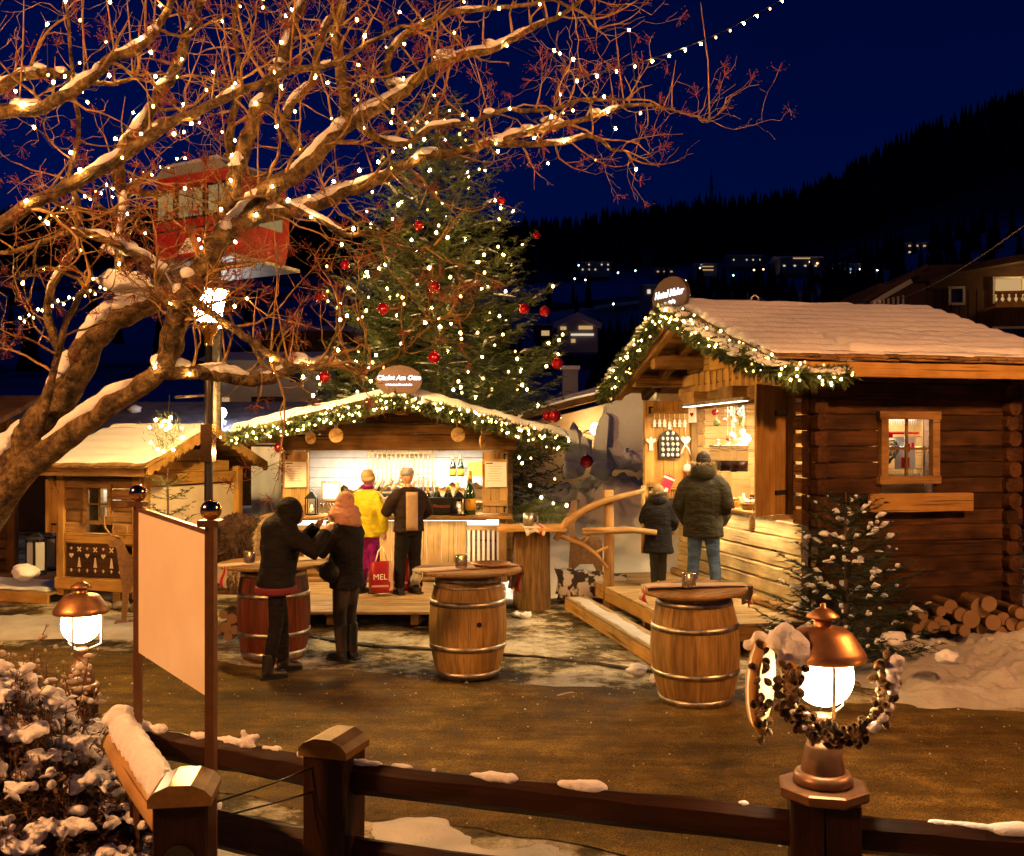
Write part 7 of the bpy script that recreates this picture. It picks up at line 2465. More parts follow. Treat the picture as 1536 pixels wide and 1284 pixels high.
def person(label, loc, rz, S):
    """S: dict with height h, shoulders, pose points, clothing; figure faces +y in its own frame"""
    h = S['h']; k = h / 1.75
    lean = S.get('lean', V((0, 0, 0)))
    hip = V((0, 0, .93 * k)); chest = hip + V((0, .0, .30 * k)) + lean * .6; neck = hip + V((0, .01, .53 * k)) + lean
    head = neck + V((0, .03, .165 * k)) + S.get('headoff', V((0, 0, 0)))
    sw = S.get('sw', .2) * k
    shL, shR = neck + V((-sw, 0, -.06 * k)), neck + V((sw, 0, -.06 * k))
    feet = S['feet']      # two (x, y) pairs
    arms = S['arms']      # two of (elbow, wrist) relative to shoulder, in metres before scale
    b = MB()
    # one body: trunk, limbs, head, hands all overlapping, welded into one skin
    ell_loft(b, [(hip + V((0, 0, -.08 * k)), .14 * k, .10 * k), (hip, .165 * k, .115 * k), (hip.lerp(chest, .5), .14 * k, .10 * k), (chest, .165 * k, .115 * k), (neck + V((0, 0, -.10 * k)), .17 * k, .10 * k), (neck + V((0, 0, -.03 * k)), .08 * k, .075 * k), (neck + V((0, .01, .06 * k)), .055 * k, .058 * k)])
    b.blob(head, (.077 * k, .098 * k, .118 * k), 3, 0)
    b.blob(head + V((0, .05 * k, -.065 * k)), (.052 * k, .05 * k, .05 * k), 2, 0)
    yaw = Matrix.Rotation(S.get('headyaw', 0.0), 3, 'Z')
    b.blob(head + yaw @ V((0, .105 * k, -.012 * k)), (.014 * k, .02 * k, .026 * k), 2, 0)
    for sx in (-1, 1):
        b.blob(head + yaw @ V((sx * .08 * k, .0, -.01 * k)), (.012 * k, .022 * k, .032 * k), 2, 0)
    knees = []
    for sx, (fx, fy) in zip((-1, 1), feet):
        hp = hip + V((sx * .085 * k, 0, -.04 * k)); an = V((fx * k, fy * k, .09 * k)); kn = hp.lerp(an, .5) + V((0, S.get('knee', .03) * k, 0)); knees.append((hp, kn, an))
        b.tube([hp, hp.lerp(kn, .5), kn, kn.lerp(an, .35), kn.lerp(an, .8), an], [.085 * k, .075 * k, .055 * k, .056 * k, .038 * k, .04 * k], 12)
        b.tube([an + V((0, -.05 * k, -.05 * k)), an + V((0, .06 * k, -.055 * k)), an + V((0, .16 * k, -.065 * k))], [.036 * k, .04 * k, .028 * k], 10)
    hands = []
    for sx, shd, (el, wr) in zip((-1, 1), (shL, shR), arms):
        e = shd + V(el) * k; w = shd + V(wr) * k; hands.append(w)
        b.tube([shd, shd.lerp(e, .5), e, e.lerp(w, .4), w], [.052 * k, .047 * k, .04 * k, .038 * k, .027 * k], 10)
        d = (w - e).normalized(); sd = d.cross(V((0, 0, 1)))
        sd = sd.normalized() if sd.length > .1 else V((1, 0, 0))
        nrm = sd.cross(d)
        b.tube([w, w + d * .05 * k, w + d * .085 * k], [.028 * k, .036 * k, .03 * k], 8)
        for q, fl in enumerate((.068, .078, .072, .056)):
            r0 = w + d * .08 * k + sd * ((q - 1.5) * .019 * k)
            b.tube([r0, r0 + d * fl * .5 * k - nrm * .006 * k, r0 + d * fl * .8 * k - nrm * .03 * k], [.0095 * k, .009 * k, .0075 * k], 6)
        t0 = w + d * .03 * k - sd * .03 * k * sx
        b.tube([t0, t0 + (d * .6 - sd * sx * .7) * .035 * k, t0 + (d - sd * sx * .45) * .06 * k], [.012 * k, .011 * k, .009 * k], 6)
    body = b.build('person', M['skin'])
    body.location = loc; body.rotation_euler = (0, 0, rz)
    remesh(body, .0085, 2, .4)
    tag(body, label, 'person')
    # face marks: eyes, brows, mouth as small geometry on the head
    fm = MB()
    for sx in (-1, 1):
        fm.blob(head + yaw @ V((sx * .032 * k, .088 * k, .012 * k)), (.012 * k, .008 * k, .007 * k), 2, 0)
        fm.tube([head + yaw @ V((sx * .018 * k, .096 * k, .032 * k)), head + yaw @ V((sx * .046 * k, .085 * k, .034 * k))], .004 * k, 5)
    fm.tube([head + yaw @ V((-.024 * k, .094 * k, -.058 * k)), head + yaw @ V((0, .101 * k, -.06 * k)), head + yaw @ V((.024 * k, .094 * k, -.058 * k))], .005 * k, 5)
    fm.build('face', plain('eyes and lips', (.08, .03, .025), .5) if 'eyes and lips' not in bpy.data.materials else bpy.data.materials['eyes and lips'], body)
    # trousers
    t = MB()
    ell_loft(t, [(hip + V((0, 0, -.12 * k)), .17 * k, .125 * k), (hip, .18 * k, .13 * k), (hip + V((0, 0, .1 * k)), .165 * k, .12 * k)])
    lw = S.get('leg_w', 1.0)
    for hp, kn, an in knees:
        t.tube([hp, hp.lerp(kn, .5), kn, kn.lerp(an, .5), an + V((0, -.005, .0))], [.105 * k * lw, .092 * k * lw, .076 * k * lw, .07 * k * lw, .064 * k * lw], 12)
    remesh(t.build('trousers', S['trouser_m'], body), .013, 4, .5, S.get('tfold', .012), .09)
    # shoes
    for hp, kn, an in knees:
        s = MB()
        bt = S.get('boot', .14) * k
        s.tube([an + V((0, 0, bt)), an + V((0, .0, .02 * k)), an + V((0, .0, -.03 * k))], [S.get('boot_w', .058) * k, .058 * k, .058 * k], 12)
        s.tube([an + V((0, -.055 * k, -.045 * k)), an + V((0, .05 * k, -.045 * k)), an + V((0, .13 * k, -.055 * k)), an + V((0, .18 * k, -.062 * k))], [.045 * k, .052 * k, .045 * k, .026 * k], 12)
        so = remesh(s.build('boot', S['boot_m'], body), .009, 3, .5)
        z0 = an.z - .09 * k
        sole = [(-.05, -.08), (.05, -.08), (.052, .1), (.035, .18), (-.035, .18), (-.052, .1)]
        sm_ = MB(); sm_.add([V((an.x + x_ * k, an.y + y_ * k, z0 + zz_)) for zz_ in (.001, .022) for x_, y_ in sole], [(5, 4, 3, 2, 1, 0), (6, 7, 8, 9, 10, 11)] + [(i, (i + 1) % 6, (i + 1) % 6 + 6, i + 6) for i in range(6)])
        sm_.build('sole', M['black'], body)
    # coat
    c = MB(); cl = S['coat_len'] * k; cw = S.get('coat_w', 1.0)
    bot = hip + V((0, 0, -cl))
    ell_loft(c, [(bot, .215 * k * cw * S.get('flare', 1), .165 * k * cw * S.get('flare', 1)), (bot.lerp(hip, .5), .208 * k * cw, .16 * k * cw), (hip, .2 * k * cw, .155 * k * cw), (hip.lerp(chest, .45), .195 * k * cw, .15 * k * cw), (chest, .212 * k * cw, .155 * k * cw), (neck + V((0, 0, -.10 * k)), .215 * k * cw, .135 * k * cw), (neck + V((0, 0, -.04 * k)), .15 * k * cw, .11 * k), (neck + V((0, .005, .03 * k)), .085 * k, .085 * k)])
    for shd, (el, wr) in zip((shL, shR), arms):
        e = shd + V(el) * k; w = shd + V(wr) * k
        c.tube([neck.lerp(shd, .35) + V((0, 0, -.045 * k)), shd.lerp(neck, .22) + V((0, 0, -.035 * k)), shd + V((0, 0, -.05 * k)) + (e - shd) * .12, shd.lerp(e, .55), e, e.lerp(w, .5), w], [.085 * k * cw, .092 * k * cw, .092 * k * cw, .08 * k * cw, .073 * k * cw, .066 * k * cw, .055 * k * cw], 12)
    for (c_, r_) in S.get('extra', lambda *a: [])(hip, neck, head, k):
        c.blob(c_, r_, 3, .06, 2, 1)
    remesh(c.build('coat', S['coat_m'], body), .014, 5, .6, S.get('cfold', .016), S.get('cfold_s', .16))
    # head wear and collar
    hm = S.get('hat')
    if hm == 'beanie':
        mb = MB(); mb.lathe([(.092 * k, -.02 * k), (.104 * k, -.015 * k), (.106 * k, .03 * k), (.096 * k, .035 * k), (.1 * k, .06 * k), (.085 * k, .11 * k), (.05 * k, .145 * k), (0, .155 * k)], 22, head + V((0, -.008, .0)), True, Matrix.Rotation(R(12), 3, 'X'))
        mb.build('hat', S['hat_m'], body)
    elif hm == 'cap':
        mb = MB(); mb.lathe([(.09 * k, .02 * k), (.102 * k, .03 * k), (.1 * k, .075 * k), (.07 * k, .12 * k), (0, .13 * k)], 22, head, True)
        mb.prism([(-.07 * k, .06 * k), (.07 * k, .06 * k), (.055 * k, .16 * k), (-.055 * k, .16 * k)], .012, Matrix.Translation(head + V((0, 0, .035 * k))) @ yaw.to_4x4() @ Matrix.Rotation(R(-90), 4, 'X') @ Matrix.Scale(-1, 4, (0, 0, 1)))
        mb.build('cap', S['hat_m'], body)
    if S.get('hair_m'):
        mb = MB(); mb.blob(head + V((0, -.018 * k, .02 * k)), (.088 * k, .096 * k, .115 * k), 3, .08, 4, 2)
        mb.build('hair', S['hair_m'], body)
    if S.get('fur_collar'):
        rg = random.Random(int(h * 100)); hd = MB(); pts = []
        for q in range(S.get('fur_n', 900)):
            a = rg.uniform(0, 2 * PI); z = rg.uniform(-.05, .07) * k
            rr = (.125 if S['fur_collar'] == 1 else .135) * k
            p = neck + V((math.cos(a) * rr, math.sin(a) * rr * .95 + .01, .045 * k + z + (.05 * k * (1 if math.sin(a) < 0 else -.2))))
            pts.append((p, V((math.cos(a), math.sin(a), .2)).normalized()))
        fur(hd, pts, .045 * k, .004, rg, .2)
        MB().lathe([(.10 * k, -.08 * k), (.145 * k, -.04 * k), (.15 * k, .03 * k), (.13 * k, .10 * k), (.10 * k, .11 * k), (.09 * k, .05 * k)], 20, neck + V((0, -.01, .02 * k))).build('hood', S['coat_m'], body)
        kind(hd.build('fur_trim', S['fur_m'], body), 'stuff')
    if S.get('scarf_m'):
        mb = MB()
        for z, r, t_ in ((.0, .13, .055), (.065, .125, .055), (.12, .11, .045)):
            mb.tube([neck + V((math.cos(a) * r * k, math.sin(a) * r * k * .95 + .02, z * k + .012 * math.sin(a * 2 + z * 30))) for a in [2 * PI * i / 20 for i in range(21)]], t_ * k, 10, False)
        remesh(mb.build('scarf', S['scarf_m'], body), .012, 3, .5, .02, .05)
    return body, dict(hip=hip, neck=neck, head=head, hands=hands, k=k)


M['olive'] = cloth('olive parka cloth', (.020, .016, .006))
M['jeans'] = cloth('blue denim', (.055, .09, .16), .85, .45)
M['leather'] = plain('dark leather', (.012, .009, .007), .45)
M['dark_cloth'] = cloth('black coat cloth', (.009, .007, .0065))
M['brown_cloth'] = cloth('dark brown coat cloth', (.026, .014, .010))
M['fur_hood'] = plain('hood fur', (.22, .15, .06), .9)
M['hair'] = cloth('dark brown hair', (.014, .008, .004), .8)

# man in the olive parka at the hatch
person('man in an olive parka and blue jeans at the cabin hatch, seen from behind', V((2.325, 11.76, .32)), R(-16), dict(
    h=1.78, sw=.205, feet=[(-.14, 0), (.16, .02)], arms=[((-.09, -.04, -.31), (-.0, .12, -.52)), ((.09, -.04, -.31), (.0, .12, -.52))], lean=V((0, .03, 0)),
    trouser_m=M['jeans'], boot_m=M['leather'], coat_m=M['olive'], coat_len=.20, coat_w=1.14, hair_m=M['hair'], fur_collar=1, fur_m=M['fur_hood'], fur_n=1800, leg_w=1.0, cfold=.022))
# child with furry hood
person('child in a long dark coat with furry hood next to the parka man', V((1.93, 12.75, .32)), R(-8), dict(
    h=1.34, sw=.18, feet=[(-.07, 0), (.07, .03)], arms=[((-.08, .03, -.27), (-.04, .2, -.36)), ((.10, -.02, -.28), (.08, .12, -.42))], headoff=V((0, .02, -.02)),
    trouser_m=M['leather'], boot_m=M['leather'], coat_m=M['dark_cloth'], coat_len=.36, coat_w=1.15, flare=1.12, hat='beanie', hat_m=M['fur_hood'], fur_collar=2, fur_m=M['fur_hood'], fur_n=2400, cfold=.018))
# person in yellow
M['yellow'] = cloth('yellow ski jacket', (.55, .48, .02), .5, .2)
M['purple'] = cloth('magenta ski trousers', (.26, .012, .20), .45, .45)
M['beige_knit'] = plain('beige knit', (.42, .30, .15), .9, 0, 60, .25, .5)
body, inf = person('person in a bright yellow ski jacket and magenta trousers at the counter', V((-1.92, 12.78, .22)), R(-30), dict(
    h=1.62, sw=.185, feet=[(-.09, 0), (.09, .05)], arms=[((-.11, .04, -.27), (-.05, .24, -.22)), ((.11, -.03, -.28), (.10, .02, -.52))],
    trouser_m=M['purple'], boot_m=M['leather'], coat_m=M['yellow'], coat_len=.12, coat_w=1.08, hat='beanie', hat_m=M['beige_knit'], leg_w=1.12, cfold=.022, cfold_s=.09, boot=.05))
MB().lathe([(.07, .0), (.085, .02), (.08, .06), (.07, .05)], 18, inf['neck'] + V((0, .0, .03))).build('collar', M['purple'], body)
# man with cap and rucksack panel
M['grey_cap'] = plain('grey wool cap', (.30, .30, .31), .9, 0, 40, .2, .4)
M['tan'] = plain('tan jacket panel', (.42, .29, .16), .7, 0, 18, .15, .2)
body, inf = person('man with a grey cap and dark jacket with tan panel at the wine counter', V((-1.36, 12.72, .22)), R(38), dict(
    h=1.66, sw=.2, feet=[(-.12, .05), (.13, -.02)], arms=[((-.12, .06, -.26), (-.05, .28, -.24)), ((.13, .0, -.28), (.06, .22, -.38))], headyaw=R(40),
    trouser_m=M['dark_cloth'], boot_m=M['leather'], coat_m=M['brown_cloth'], coat_len=.06, coat_w=1.12, hat='cap', hat_m=M['grey_cap'], leg_w=1.15, cfold=.016))
mb = MB()
for i in range(9):
    z = .0 + i / 8
    for j in range(6):
        mb.v.append(inf['hip'] + V((.02 - .14 * j / 5, -.178 + .05 * (j / 5) ** 2, -.03 + .50 * z))); mb.g.append((0, 0, 0))
for i in range(8):
    for j in range(5):
        mb.f.append([i * 6 + j, i * 6 + j + 1, (i + 1) * 6 + j + 1, (i + 1) * 6 + j]); mb.sm.append(True)
o = mb.build('back_panel', M['tan'], body); sd_ = o.modifiers.new('thick', 'SOLIDIFY'); sd_.thickness = .02
# woman with pink knitted scarf
M['pink_knit'] = plain('dusty pink knit', (.50, .26, .16), .9, 0, 45, .2, .6)
M['tights'] = plain('dark tights', (.028, .014, .011), .6)
body, inf = person('woman in a black coat with pink knitted hat and scarf by the barrels', V((-1.67, 9.78, 0)), R(62), dict(
    h=1.68, sw=.18, feet=[(-.055, .03), (.06, -.02)], arms=[((-.10, .10, -.25), (-.04, .30, -.17)), ((.10, .10, -.25), (.0, .32, -.17))],
    trouser_m=M['tights'], boot_m=M['leather'], coat_m=M['dark_cloth'], coat_len=.16, coat_w=1.02, hat='beanie', hat_m=M['pink_knit'], scarf_m=M['pink_knit'], leg_w=.95, tfold=0, boot=.30, boot_w=.066, cfold=.014))
mb = MB(); mb.blob(inf['hip'] + V((-.21, .06, .02)), (.05, .13, .11), 2, .1).tube([inf['hip'] + V((-.2, .06, .12)), inf['neck'] + V((-.16, .05, -.2)), inf['neck'] + V((.02, .1, -.02))], .011, 6)
mb.build('handbag', M['leather'], body)
# dark hooded figure photographing at the wine barrel
body, inf = person('dark hooded figure with raised phone beside the wine red barrel', V((-2.24, 9.17, 0)), R(-66), dict(
    h=1.72, sw=.2, feet=[(-.15, .10), (.15, -.10)], arms=[((-.12, .20, -.16), (-.02, .34, .02)), ((.12, .20, -.18), (.02, .34, .0))], lean=V((0, .09, -.02)), headoff=V((0, .03, -.05)),
    trouser_m=M['dark_cloth'], boot_m=M['leather'], coat_m=M['dark_cloth'], coat_len=.14, coat_w=1.16, hair_m=M['hair'], leg_w=.9, cfold=.02,
    extra=lambda hip, neck, head, k: [(head + V((0, -.035, .01)), (.125, .13, .15)), (neck + V((0, -.09, -.06)), (.19, .15, .17)), (neck + V((0, -.10, -.22)), (.20, .15, .2))]))
MB().lathe([(.238, 0), (.246, .02), (.246, .05), (.238, .07)], 24, inf['hip'] + V((0, 0, -.14)), True, Matrix.Diagonal((1, .79, 1))).build('red_hem', plain('dark red hem', (.14, .012, .012), .8), body)
ph = inf['hands'][0].lerp(inf['hands'][1], .5) + V((0, .08, .03))
cm = thing('phone', 'dark phone held up by the hooded figure at the barrel', 'phone', body.matrix_basis @ ph if False else (Matrix.Translation(body.location) @ Matrix.Rotation(R(-66), 4, 'Z')) @ ph, R(-66))
MB().beam((-.075, 0, 0), (.075, 0, 0), .012, .075, ch=.004).build('case', M['black'], cm)
MB().box((0, -.008, 0), (.14, .002, .066)).build('screen', M['h_dark'], cm)

# carrier bags
M['bag_red'] = plain('dark red carrier bag', (.30, .008, .015), .3, 0, 5, .25, coat=.3)
M['bag_clear'] = plain('translucent bag side', (.50, .36, .26), .3)


def carrier(label, loc, rz, w, h, dep, handle=True, txt=None):
    o = thing('carrier_bag', label, 'bag', loc, rz)
    mb = MB(); vs = []; rows = 7
    for i in range(rows + 1):
        t = i / rows; ww = w * (1 - .12 * t + .1 * math.sin(PI * t)); dd = dep * (1 - .55 * t) * (1 + .25 * math.sin(PI * t))
        for j in range(16):
            a = 2 * PI * j / 16
            cx_ = math.copysign(abs(math.cos(a)) ** .55, math.cos(a)) * ww / 2; cy_ = math.copysign(abs(math.sin(a)) ** .55, math.sin(a)) * dd / 2
            vs.append((cx_ * (1 + random.uniform(-.03, .03)), cy_ * (1 + random.uniform(-.08, .08)), t * h))
    mb.add(vs, [(i * 16 + j, i * 16 + (j + 1) % 16, (i + 1) * 16 + (j + 1) % 16, (i + 1) * 16 + j) for i in range(rows) for j in range(16)] + [tuple(reversed(range(16)))], True)
    mb.build('bag_body', M['bag_red'], o)
    MB().prism([(w * .28, .02), (w * .5, .04), (w * .46, h * .96), (w * .34, h)], dep * .9).build('side_gusset', M['bag_clear'], o)
    for sy in (-1, 1):
        MB().tube([(-w * .25, sy * dep * .18, h * .98), (-w * .12, sy * .02, h + .13), (w * .05, 0, h + .2), (w * .14, sy * .02, h + .13), (w * .28, sy * dep * .18, h * .98)], .008, 5).build('handle', M['white_cloth'], o)
    MB().prism([(-w * .42, h * .2), (w * .3, h * .2), (w * .3, h * .26), (-w * .42, h * .26)], .004, Matrix.Translation((0, -dep * .56, 0))).build('pale_band', M['bag_clear'], o)
    if txt:
        text_mesh('lettering', txt, h * .26, M['paper'], o, 0, .002, Matrix.Translation((-w * .06, -dep * .60, h * .52)) @ RX90)
    return o


carrier('red carrier bag with pale letters held by the person in yellow', V((-1.70, 12.55, .27)), R(12), .30, .40, .16, True, 'MEL')
carrier('red and clear carrier bag standing at the feet of the capped man', V((-1.45, 12.98, .24)), R(-15), .28, .46, .15, True, None)

# ================================================================== GOODS ON THE COUNTERS
M['bottle_green'] = plain('dark green glass', (.01, .035, .008), .08, 0, coat=.6)
M['bottle_dark'] = plain('black green glass', (.008, .012, .006), .08, 0, coat=.6)
M['foil'] = plain('gold foil', (.85, .55, .12), .3, .9)
M['label_y'] = plain('yellow orange label', (.75, .38, .02), .6)
M['label_w'] = plain('white label', (.75, .73, .68), .6)


def bottle(label, loc, h, glass='bottle_green', lab='label_y', group=None, rot=None):
    o = thing('wine_bottle', label, 'bottle', loc, 0, group)
    if rot:
        o.rotation_euler = rot
    r = h * .14
    MB().lathe([(0, 0), (r * .95, 0), (r, h * .03), (r, h * .45), (r * .8, h * .58), (r * .42, h * .72), (r * .36, h * .95), (0, h * .95)], 18).build('glass_body', M[glass], o)
    MB().lathe([(r * .44, h * .70), (r * .40, h * .80), (r * .42, h * .97), (r * .3, h), (0, h)], 14).build('foil', M['foil'], o)
    MB().lathe([(r * 1.015, h * .10), (r * 1.015, h * .36)], 18).build('label', M[lab], o)
    return o


CT = 1.20
bottle('big sparkling wine bottle with orange label on the counter by the lantern', V((-.60, 13.72, CT)), .62)
bottle('smaller sparkling wine bottle with orange label behind the big one', V((-.78, 13.80, CT)), .46)
bottle('wine bottle with orange label standing tall on the upper back shelf', V((-.93, 15.2, 1.68)), .36, 'bottle_dark')
bottle('green wine bottle with yellow label beside it on the upper back shelf', V((-.81, 15.2, 1.68)), .36)
tag(MB().box((0, 0, .12), (.22, .06, .24)).box((.16, .05, .16), (.18, .05, .16)).build('gift_carton', plain('orange carton', (.8, .36, .03), .6), None, V((-.58, 15.2, 1.68))), 'bright orange gift cartons on the upper back shelf of the wine stall', 'carton')
# ice tub with bottles
o = thing('ice_tub', 'wide dark oval ice tub with faint red lettering on the counter', 'tub', V((-.99, 13.66, CT)))
mb = MB(); vs = []
for (s, z) in ((.75, 0), (.85, .06), (1.0, .24), (1.03, .25), (.97, .25), (.8, .08), (0.01, .06)):
    for j in range(26):
        a = 2 * PI * j / 26; vs.append((math.cos(a) * .30 * s, math.sin(a) * .17 * s, z))
mb.add(vs, [(i * 26 + j, i * 26 + (j + 1) % 26, (i + 1) * 26 + (j + 1) % 26, (i + 1) * 26 + j) for i in range(6) for j in range(26)] + [tuple(reversed(range(26)))], True)
mb.build('tub', M['black'], o)
text_mesh('lettering', 'Moscato', .07, plain('dull red print', (.3, .03, .02), .6), o, .2, .002, Matrix.Translation((0, -.172, .13)) @ RX90)
for i, x in enumerate((-.16, -.03, .12, .22, -.1, .04)):
    bottle('sparkling wine bottle neck sticking out of the ice tub', V((-.99 + x, 13.64 + (.05 if i > 3 else -.03), CT + .07)), .34, 'bottle_dark', 'label_w', 'bottles in the ice tub', (R(-6 + i * 3), R(-8 + i * 3), 0))
# lantern on the counter
def lantern(label, loc, s=1.0):
    o = thing('table_lantern', label, 'lantern', loc)
    for sx in (-1, 1):
        for sy in (-1, 1):
            MB().box((sx * .07 * s, sy * .07 * s, .12 * s), (.014 * s, .014 * s, .22 * s)).build('post', M['iron'], o)
    MB().box((0, 0, .01 * s), (.17 * s, .17 * s, .02 * s)).build('base', M['iron'], o)
    MB().lathe([(.12 * s, .23 * s), (.11 * s, .25 * s), (.04 * s, .31 * s), (.02 * s, .33 * s), (0, .33 * s)], 4, (0, 0, 0), False, Matrix.Rotation(R(45), 3, 'Z')).build('roof', M['iron'], o)
    MB().tube([(-.03 * s, 0, .33 * s), (0, 0, .37 * s), (.03 * s, 0, .33 * s)], .005 * s, 5).build('ring', M['iron'], o)
    MB().lathe([(.03 * s, .02 * s), (.03 * s, .10 * s), (0, .10 * s)], 12).build('candle', M['paper'], o)
    MB().blob((0, 0, .125 * s), (.009 * s, .009 * s, .02 * s), 1, 0).build('flame', M['candle'], o)
    return o


lantern('black lantern with candle beside the big bottle on the counter', V((-.74, 13.56, CT)), 1.0)
lantern('black lantern on the counter end behind the hooded figure', V((-2.82, 13.60, CT)), 1.0)
# basket of rolls
o = thing('bread_basket', 'wicker basket with tall handle full of bread rolls on the counter', 'basket', V((-1.66, 13.66, CT)))
mb = MB()
for i in range(8):
    mb.tube([(math.cos(a) * (.15 + .012 * i), math.sin(a) * (.12 + .009 * i), .012 + i * .02) for a in [2 * PI * q / 22 for q in range(23)]], .0115, 5, False)
mb.build('weave', M['plank_yellow'], o)
MB().tube([(-.24, 0, .14), (-.22, 0, .3), (-.12, 0, .41), (0, 0, .44), (.12, 0, .41), (.22, 0, .3), (.24, 0, .14)], .012, 6).build('handle', M['plank_yellow'], o)
for i in range(11):
    a = i * 2.4; r = .03 + .012 * i
    tag(MB().blob((0, 0, 0), (.05, .042, .036), 2, .15, 2, i).build('bread_roll', bpy.data.materials['bread crust'], None, V((-1.66 + math.cos(a) * r, 13.66 + math.sin(a) * r * .8, CT + .20 + .05 * (1 - i / 11))), (0, 0, a)), 'round bread roll heaped in the wicker basket', 'bread roll', 'rolls in the basket')
# boards, frames, glasses at the back
for x, w, h, lb in ((-1.17, .30, .30, 'pale framed menu board standing at the back of the stall'),):
    o = thing('framed_board', lb, 'frame', O_ := V((-1.66 + x, 15.1, 1.32)))
    MB().box((0, 0, h / 2), (w, .02, h)).build('frame', M['plank_light'], o); MB().box((0, -.013, h / 2), (w - .06, .006, h - .06)).build('sheet', M['paper'], o)
for i, (x, lb) in enumerate(((-.78, 'arched wooden board behind the framed menu'), (.72, 'arched wooden board behind the ice tub'))):
    mb = MB(); mb.prism([(-.2, 0), (.2, 0), (.2, .2), (.14, .3), (0, .34), (-.14, .3), (-.2, .2)], .03)
    tag(mb.build('arched_board', M['plank_light'], None, V((-1.66 + x, 15.2, 1.32))), lb, 'board')
for i in range(9):
    o = thing('wine_glass', 'small stemmed glass standing in the row at the back of the stall', 'glass', V((-2.72 + i * .085, 13.85 + .05 * (i % 2), CT)), 0, 'glasses on the counter')
    MB().lathe([(.028, 0), (.005, .008), (.005, .07), (.03, .10), (.032, .15), (.029, .15), (.0, .09)], 12).build('glass', M['jar_glass'], o)
for i, (x, mk) in enumerate(((-2.22, 'red'), (-2.14, 'red'), (-2.08, 'bottle_dark'))):
    o = thing('drink_bottle', ['slim bottle with red cap beside the rung rack', 'second slim red capped bottle beside the rung rack', 'slim black bottle beside the rung rack'][i], 'bottle', V((x, 15.15, 1.32)))
    MB().lathe([(.035, 0), (.035, .16), (.014, .22), (.014, .26), (0, .26)], 14).build('glass_body', M['bottle_dark'], o)
    MB().lathe([(.036, .05), (.036, .13)], 14).build('label', M[mk], o)
# counter clutter: flat boxes and papers between the customers
for i, (x, w, c_) in enumerate(((-1.72, .2, (.55, .5, .2)), (-1.50, .24, (.2, .25, .3)), (-1.60, .16, (.65, .6, .55)))):
    tag(MB().box((0, 0, .02), (w, .16, .04)).build('flat_tray', plain('tray %d' % i, c_, .6), None, V((x, 13.55 + i * .03, CT + .001 + .0 * i + (.041 if i == 2 else 0))), (0, 0, i * .4)), ['yellowish flat tray on the counter before the basket', 'blue grey flat tray on the counter before the capped man', 'pale tray stacked on the counter before the basket'][i], 'tray')

# --- right hatch goods (local to the cabin)
def HG(x, y, z):
    return HL(x, y, z)


CZ = OZ0 + .017
for i, (y, c_, lb) in enumerate(((2.75, (.65, .36, .05), 'glass drink dispenser with amber punch in the hatch'), (2.42, (.16, .012, .01), 'glass drink dispenser with dark red punch in the hatch'), (2.10, (.2, .015, .012), 'third drink dispenser with red punch in the hatch'))):
    o = thing('drink_dispenser', lb, 'dispenser', HG(.15, y, CZ + .42))
    MB().lathe([(.11, 0), (.115, .02), (.115, .30), (.11, .32), (.0, .32)], 22).build('vessel', M['glass'], o)
    MB().lathe([(.0, .01), (.108, .01), (.108, .14), (0, .14)], 20).build('punch', plain('punch %d' % i, c_, .2), o)
    MB().lathe([(.122, .32), (.122, .345), (.05, .36), (.02, .365), (.02, .40), (.03, .42), (0, .43)], 20).build('lid', M['steel'], o)
    MB().box((0, 0, -.21), (.24, .24, .415)).build('stand', M['plank_light'], o)
for i in range(16):
    y = 1.20 + (i % 8) * .13; x = -.12 + .16 * (i // 8) + .03 * (i % 3)
    o = thing('preserve_jar', 'small amber jar in the crowd on the hatch counter', 'jar', HG(x, y, CZ), 0, 'amber jars on the hatch counter')
    MB().lathe([(.034, 0), (.037, .01), (.037, .075), (.03, .085), (0, .085)], 14).build('honey', plain('amber honey', (.75, .28, .03), .15, coat=.5) if i == 0 else bpy.data.materials['amber honey'], o)
    MB().lathe([(.034, .085), (.034, .105), (0, .105)], 14).build('lid', M['foil'] if i % 3 else M['red'], o)
for i in range(6):
    o = thing('clear_bottle', 'tall clear bottle on the step shelf of the hatch', 'bottle', HG(.55 + .04 * (i % 2), 1.35 + i * .12, CZ + .12), 0, 'clear bottles in the hatch')
    MB().lathe([(.03, 0), (.03, .18), (.012, .23), (.012, .30), (0, .30)], 12).build('glass_body', M['jar_glass'], o)
    MB().lathe([(.031, .05), (.031, .13)], 12).build('label', M['label_w'], o)
MB_ = MB().beam((.55, 1.2, CZ + .10), (.55, 2.1, CZ + .10), .22, .03)
tag(MB_.build('step_shelf', M['plank_light'], None), 'small wooden step shelf inside the hatch under the clear bottles', 'shelf')
bpy.data.objects['step_shelf'].matrix_world = HM
for i, (y, z, w, h, lb) in enumerate(((2.25, CZ + .0, .26, .19, 'chalk price board leaning on the hatch counter'), (1.55, CZ, .14, .17, 'small framed card on the hatch counter'))):
    o = thing('price_board', lb, 'board', HG(.08, y, z), HR + R(-90))
    MB().box((0, 0, h / 2), (w, .018, h)).build('frame', M['plank_light'], o); MB().box((0, -.011, h / 2), (w - .04, .006, h - .04)).build('slate', M['black'], o)
    for q in range(3):
        MB().box((0, -.0155, h * (.3 + .2 * q)), (w * .5, .002, .012)).build('chalk_line', M['paper'], o)
o = thing('star_ornament', 'white star shaped gift leaning among the jars on the hatch', 'ornament', HG(-.16, 1.30, CZ + .09), HR + R(-90))
MB().prism([(math.cos(R(90 + i * 36)) * (.10 if i % 2 == 0 else .045), math.sin(R(90 + i * 36)) * (.10 if i % 2 == 0 else .045)) for i in range(10)], .03).build('star', M['white_cloth'], o)
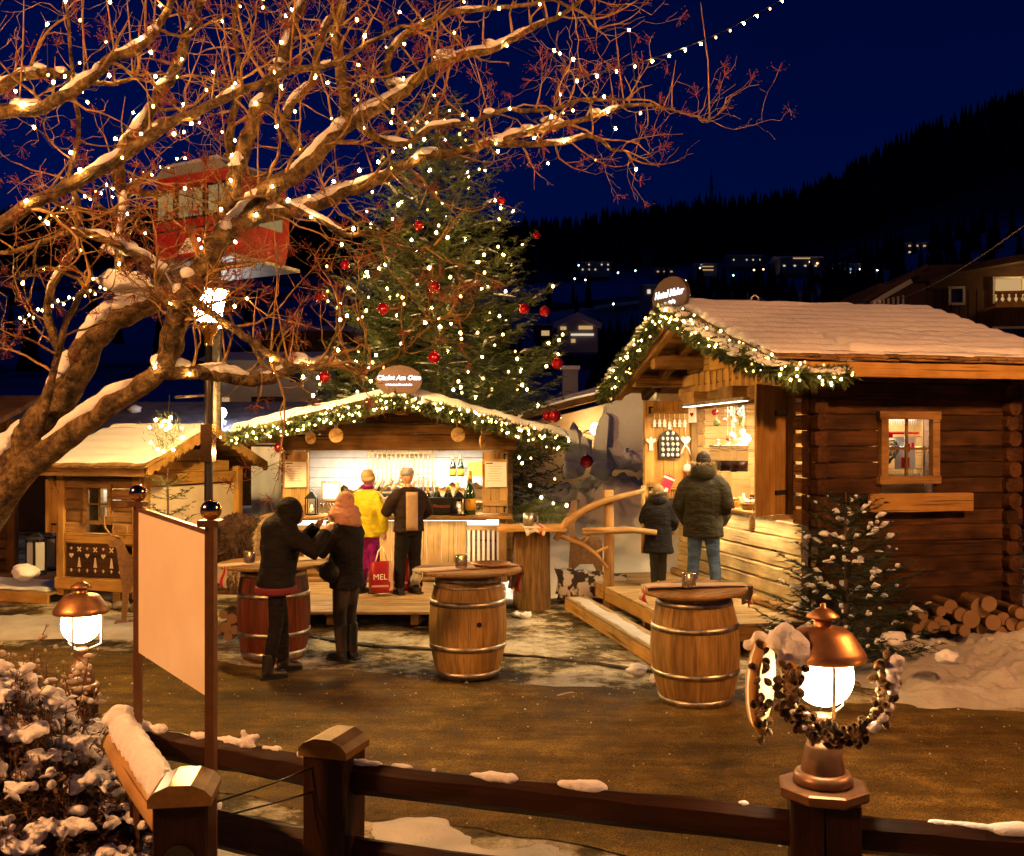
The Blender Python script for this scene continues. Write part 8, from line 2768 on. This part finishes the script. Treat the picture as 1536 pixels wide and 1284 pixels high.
o = thing('gift_basket', 'little wicker gift basket with biscuits at the near end of the hatch', 'basket', HG(-.15, 1.12, CZ))
mb = MB()
for i in range(5):
    mb.tube([(math.cos(a) * (.09 + .008 * i), math.sin(a) * (.09 + .008 * i), .01 + i * .016) for a in [2 * PI * q / 18 for q in range(19)]], .009, 5, False)
mb.build('weave', M['plank_yellow'], o)
for i in range(7):
    MB().blob((math.cos(i * 2.4) * .05, math.sin(i * 2.4) * .05, .09 + .01 * (i % 2)), (.03, .03, .02), 2, .3, 2, i).build('biscuit', M['white_cloth'] if i % 2 else M['tan'], o)
# ornament cluster hanging inside the hatch
rg = random.Random(8)
cl_ = [M['white_cloth'], M['paper'], M['white_cloth'], M['red'], M['needle'], M['steel'], M['white_cloth']]
for i in range(26):
    y = rg.uniform(1.72, 2.55); z = OZ1 - rg.uniform(.08, .50); x = rg.uniform(-.02, .2); r = rg.uniform(.022, .05)
    mm = rg.choice(cl_); col = 'red' if mm == M['red'] else ('green' if mm == M['needle'] else 'white')
    o = thing('hanging_ornament', 'small %s ornament in the cluster hanging inside the cabin hatch' % col, 'ornament', HG(x, y, z), HR, '%s ornaments hanging in the hatch' % col)
    if i % 3 == 0:
        MB().prism([(math.cos(R(90 + q * 36)) * (r * 1.3 if q % 2 == 0 else r * .6), math.sin(R(90 + q * 36)) * (r * 1.3 if q % 2 == 0 else r * .6)) for q in range(10)], .012, Matrix.Rotation(R(-90), 4, 'Z')).build('star', mm, o)
    else:
        MB().blob((0, 0, 0), r, 2, .12, 4, i).build('ball', mm, o)
    MB().tube([(0, 0, r * .8), (0, 0, OZ1 + .1 - z)], .003, 4).build('thread', M['white_cloth'], o)
o = thing('globe_bulb', 'round white glowing bulb hanging at the near side of the hatch', 'lamp', HG(.05, 1.68, OZ1 - .5))
MB().blob((0, 0, 0), .06, 3, 0).build('glass', emit('globe bulb', (1, .93, .8), 6), o)
MB().tube([(0, 0, .05), (0, 0, .6)], .004, 4).build('cord', M['wire'], o)
o = thing('sale_card', 'small card with a red heart under the hatch lintel', 'card', HG(-.12, 3.0, OZ1 - .16), HR + R(-70))
MB().box((0, 0, 0), (.15, .01, .22)).build('card', M['paper'], o)
MB().prism(heart(.035, 16), .006, Matrix.Translation((0, -.009, 0))).build('red_heart', M['red'], o)
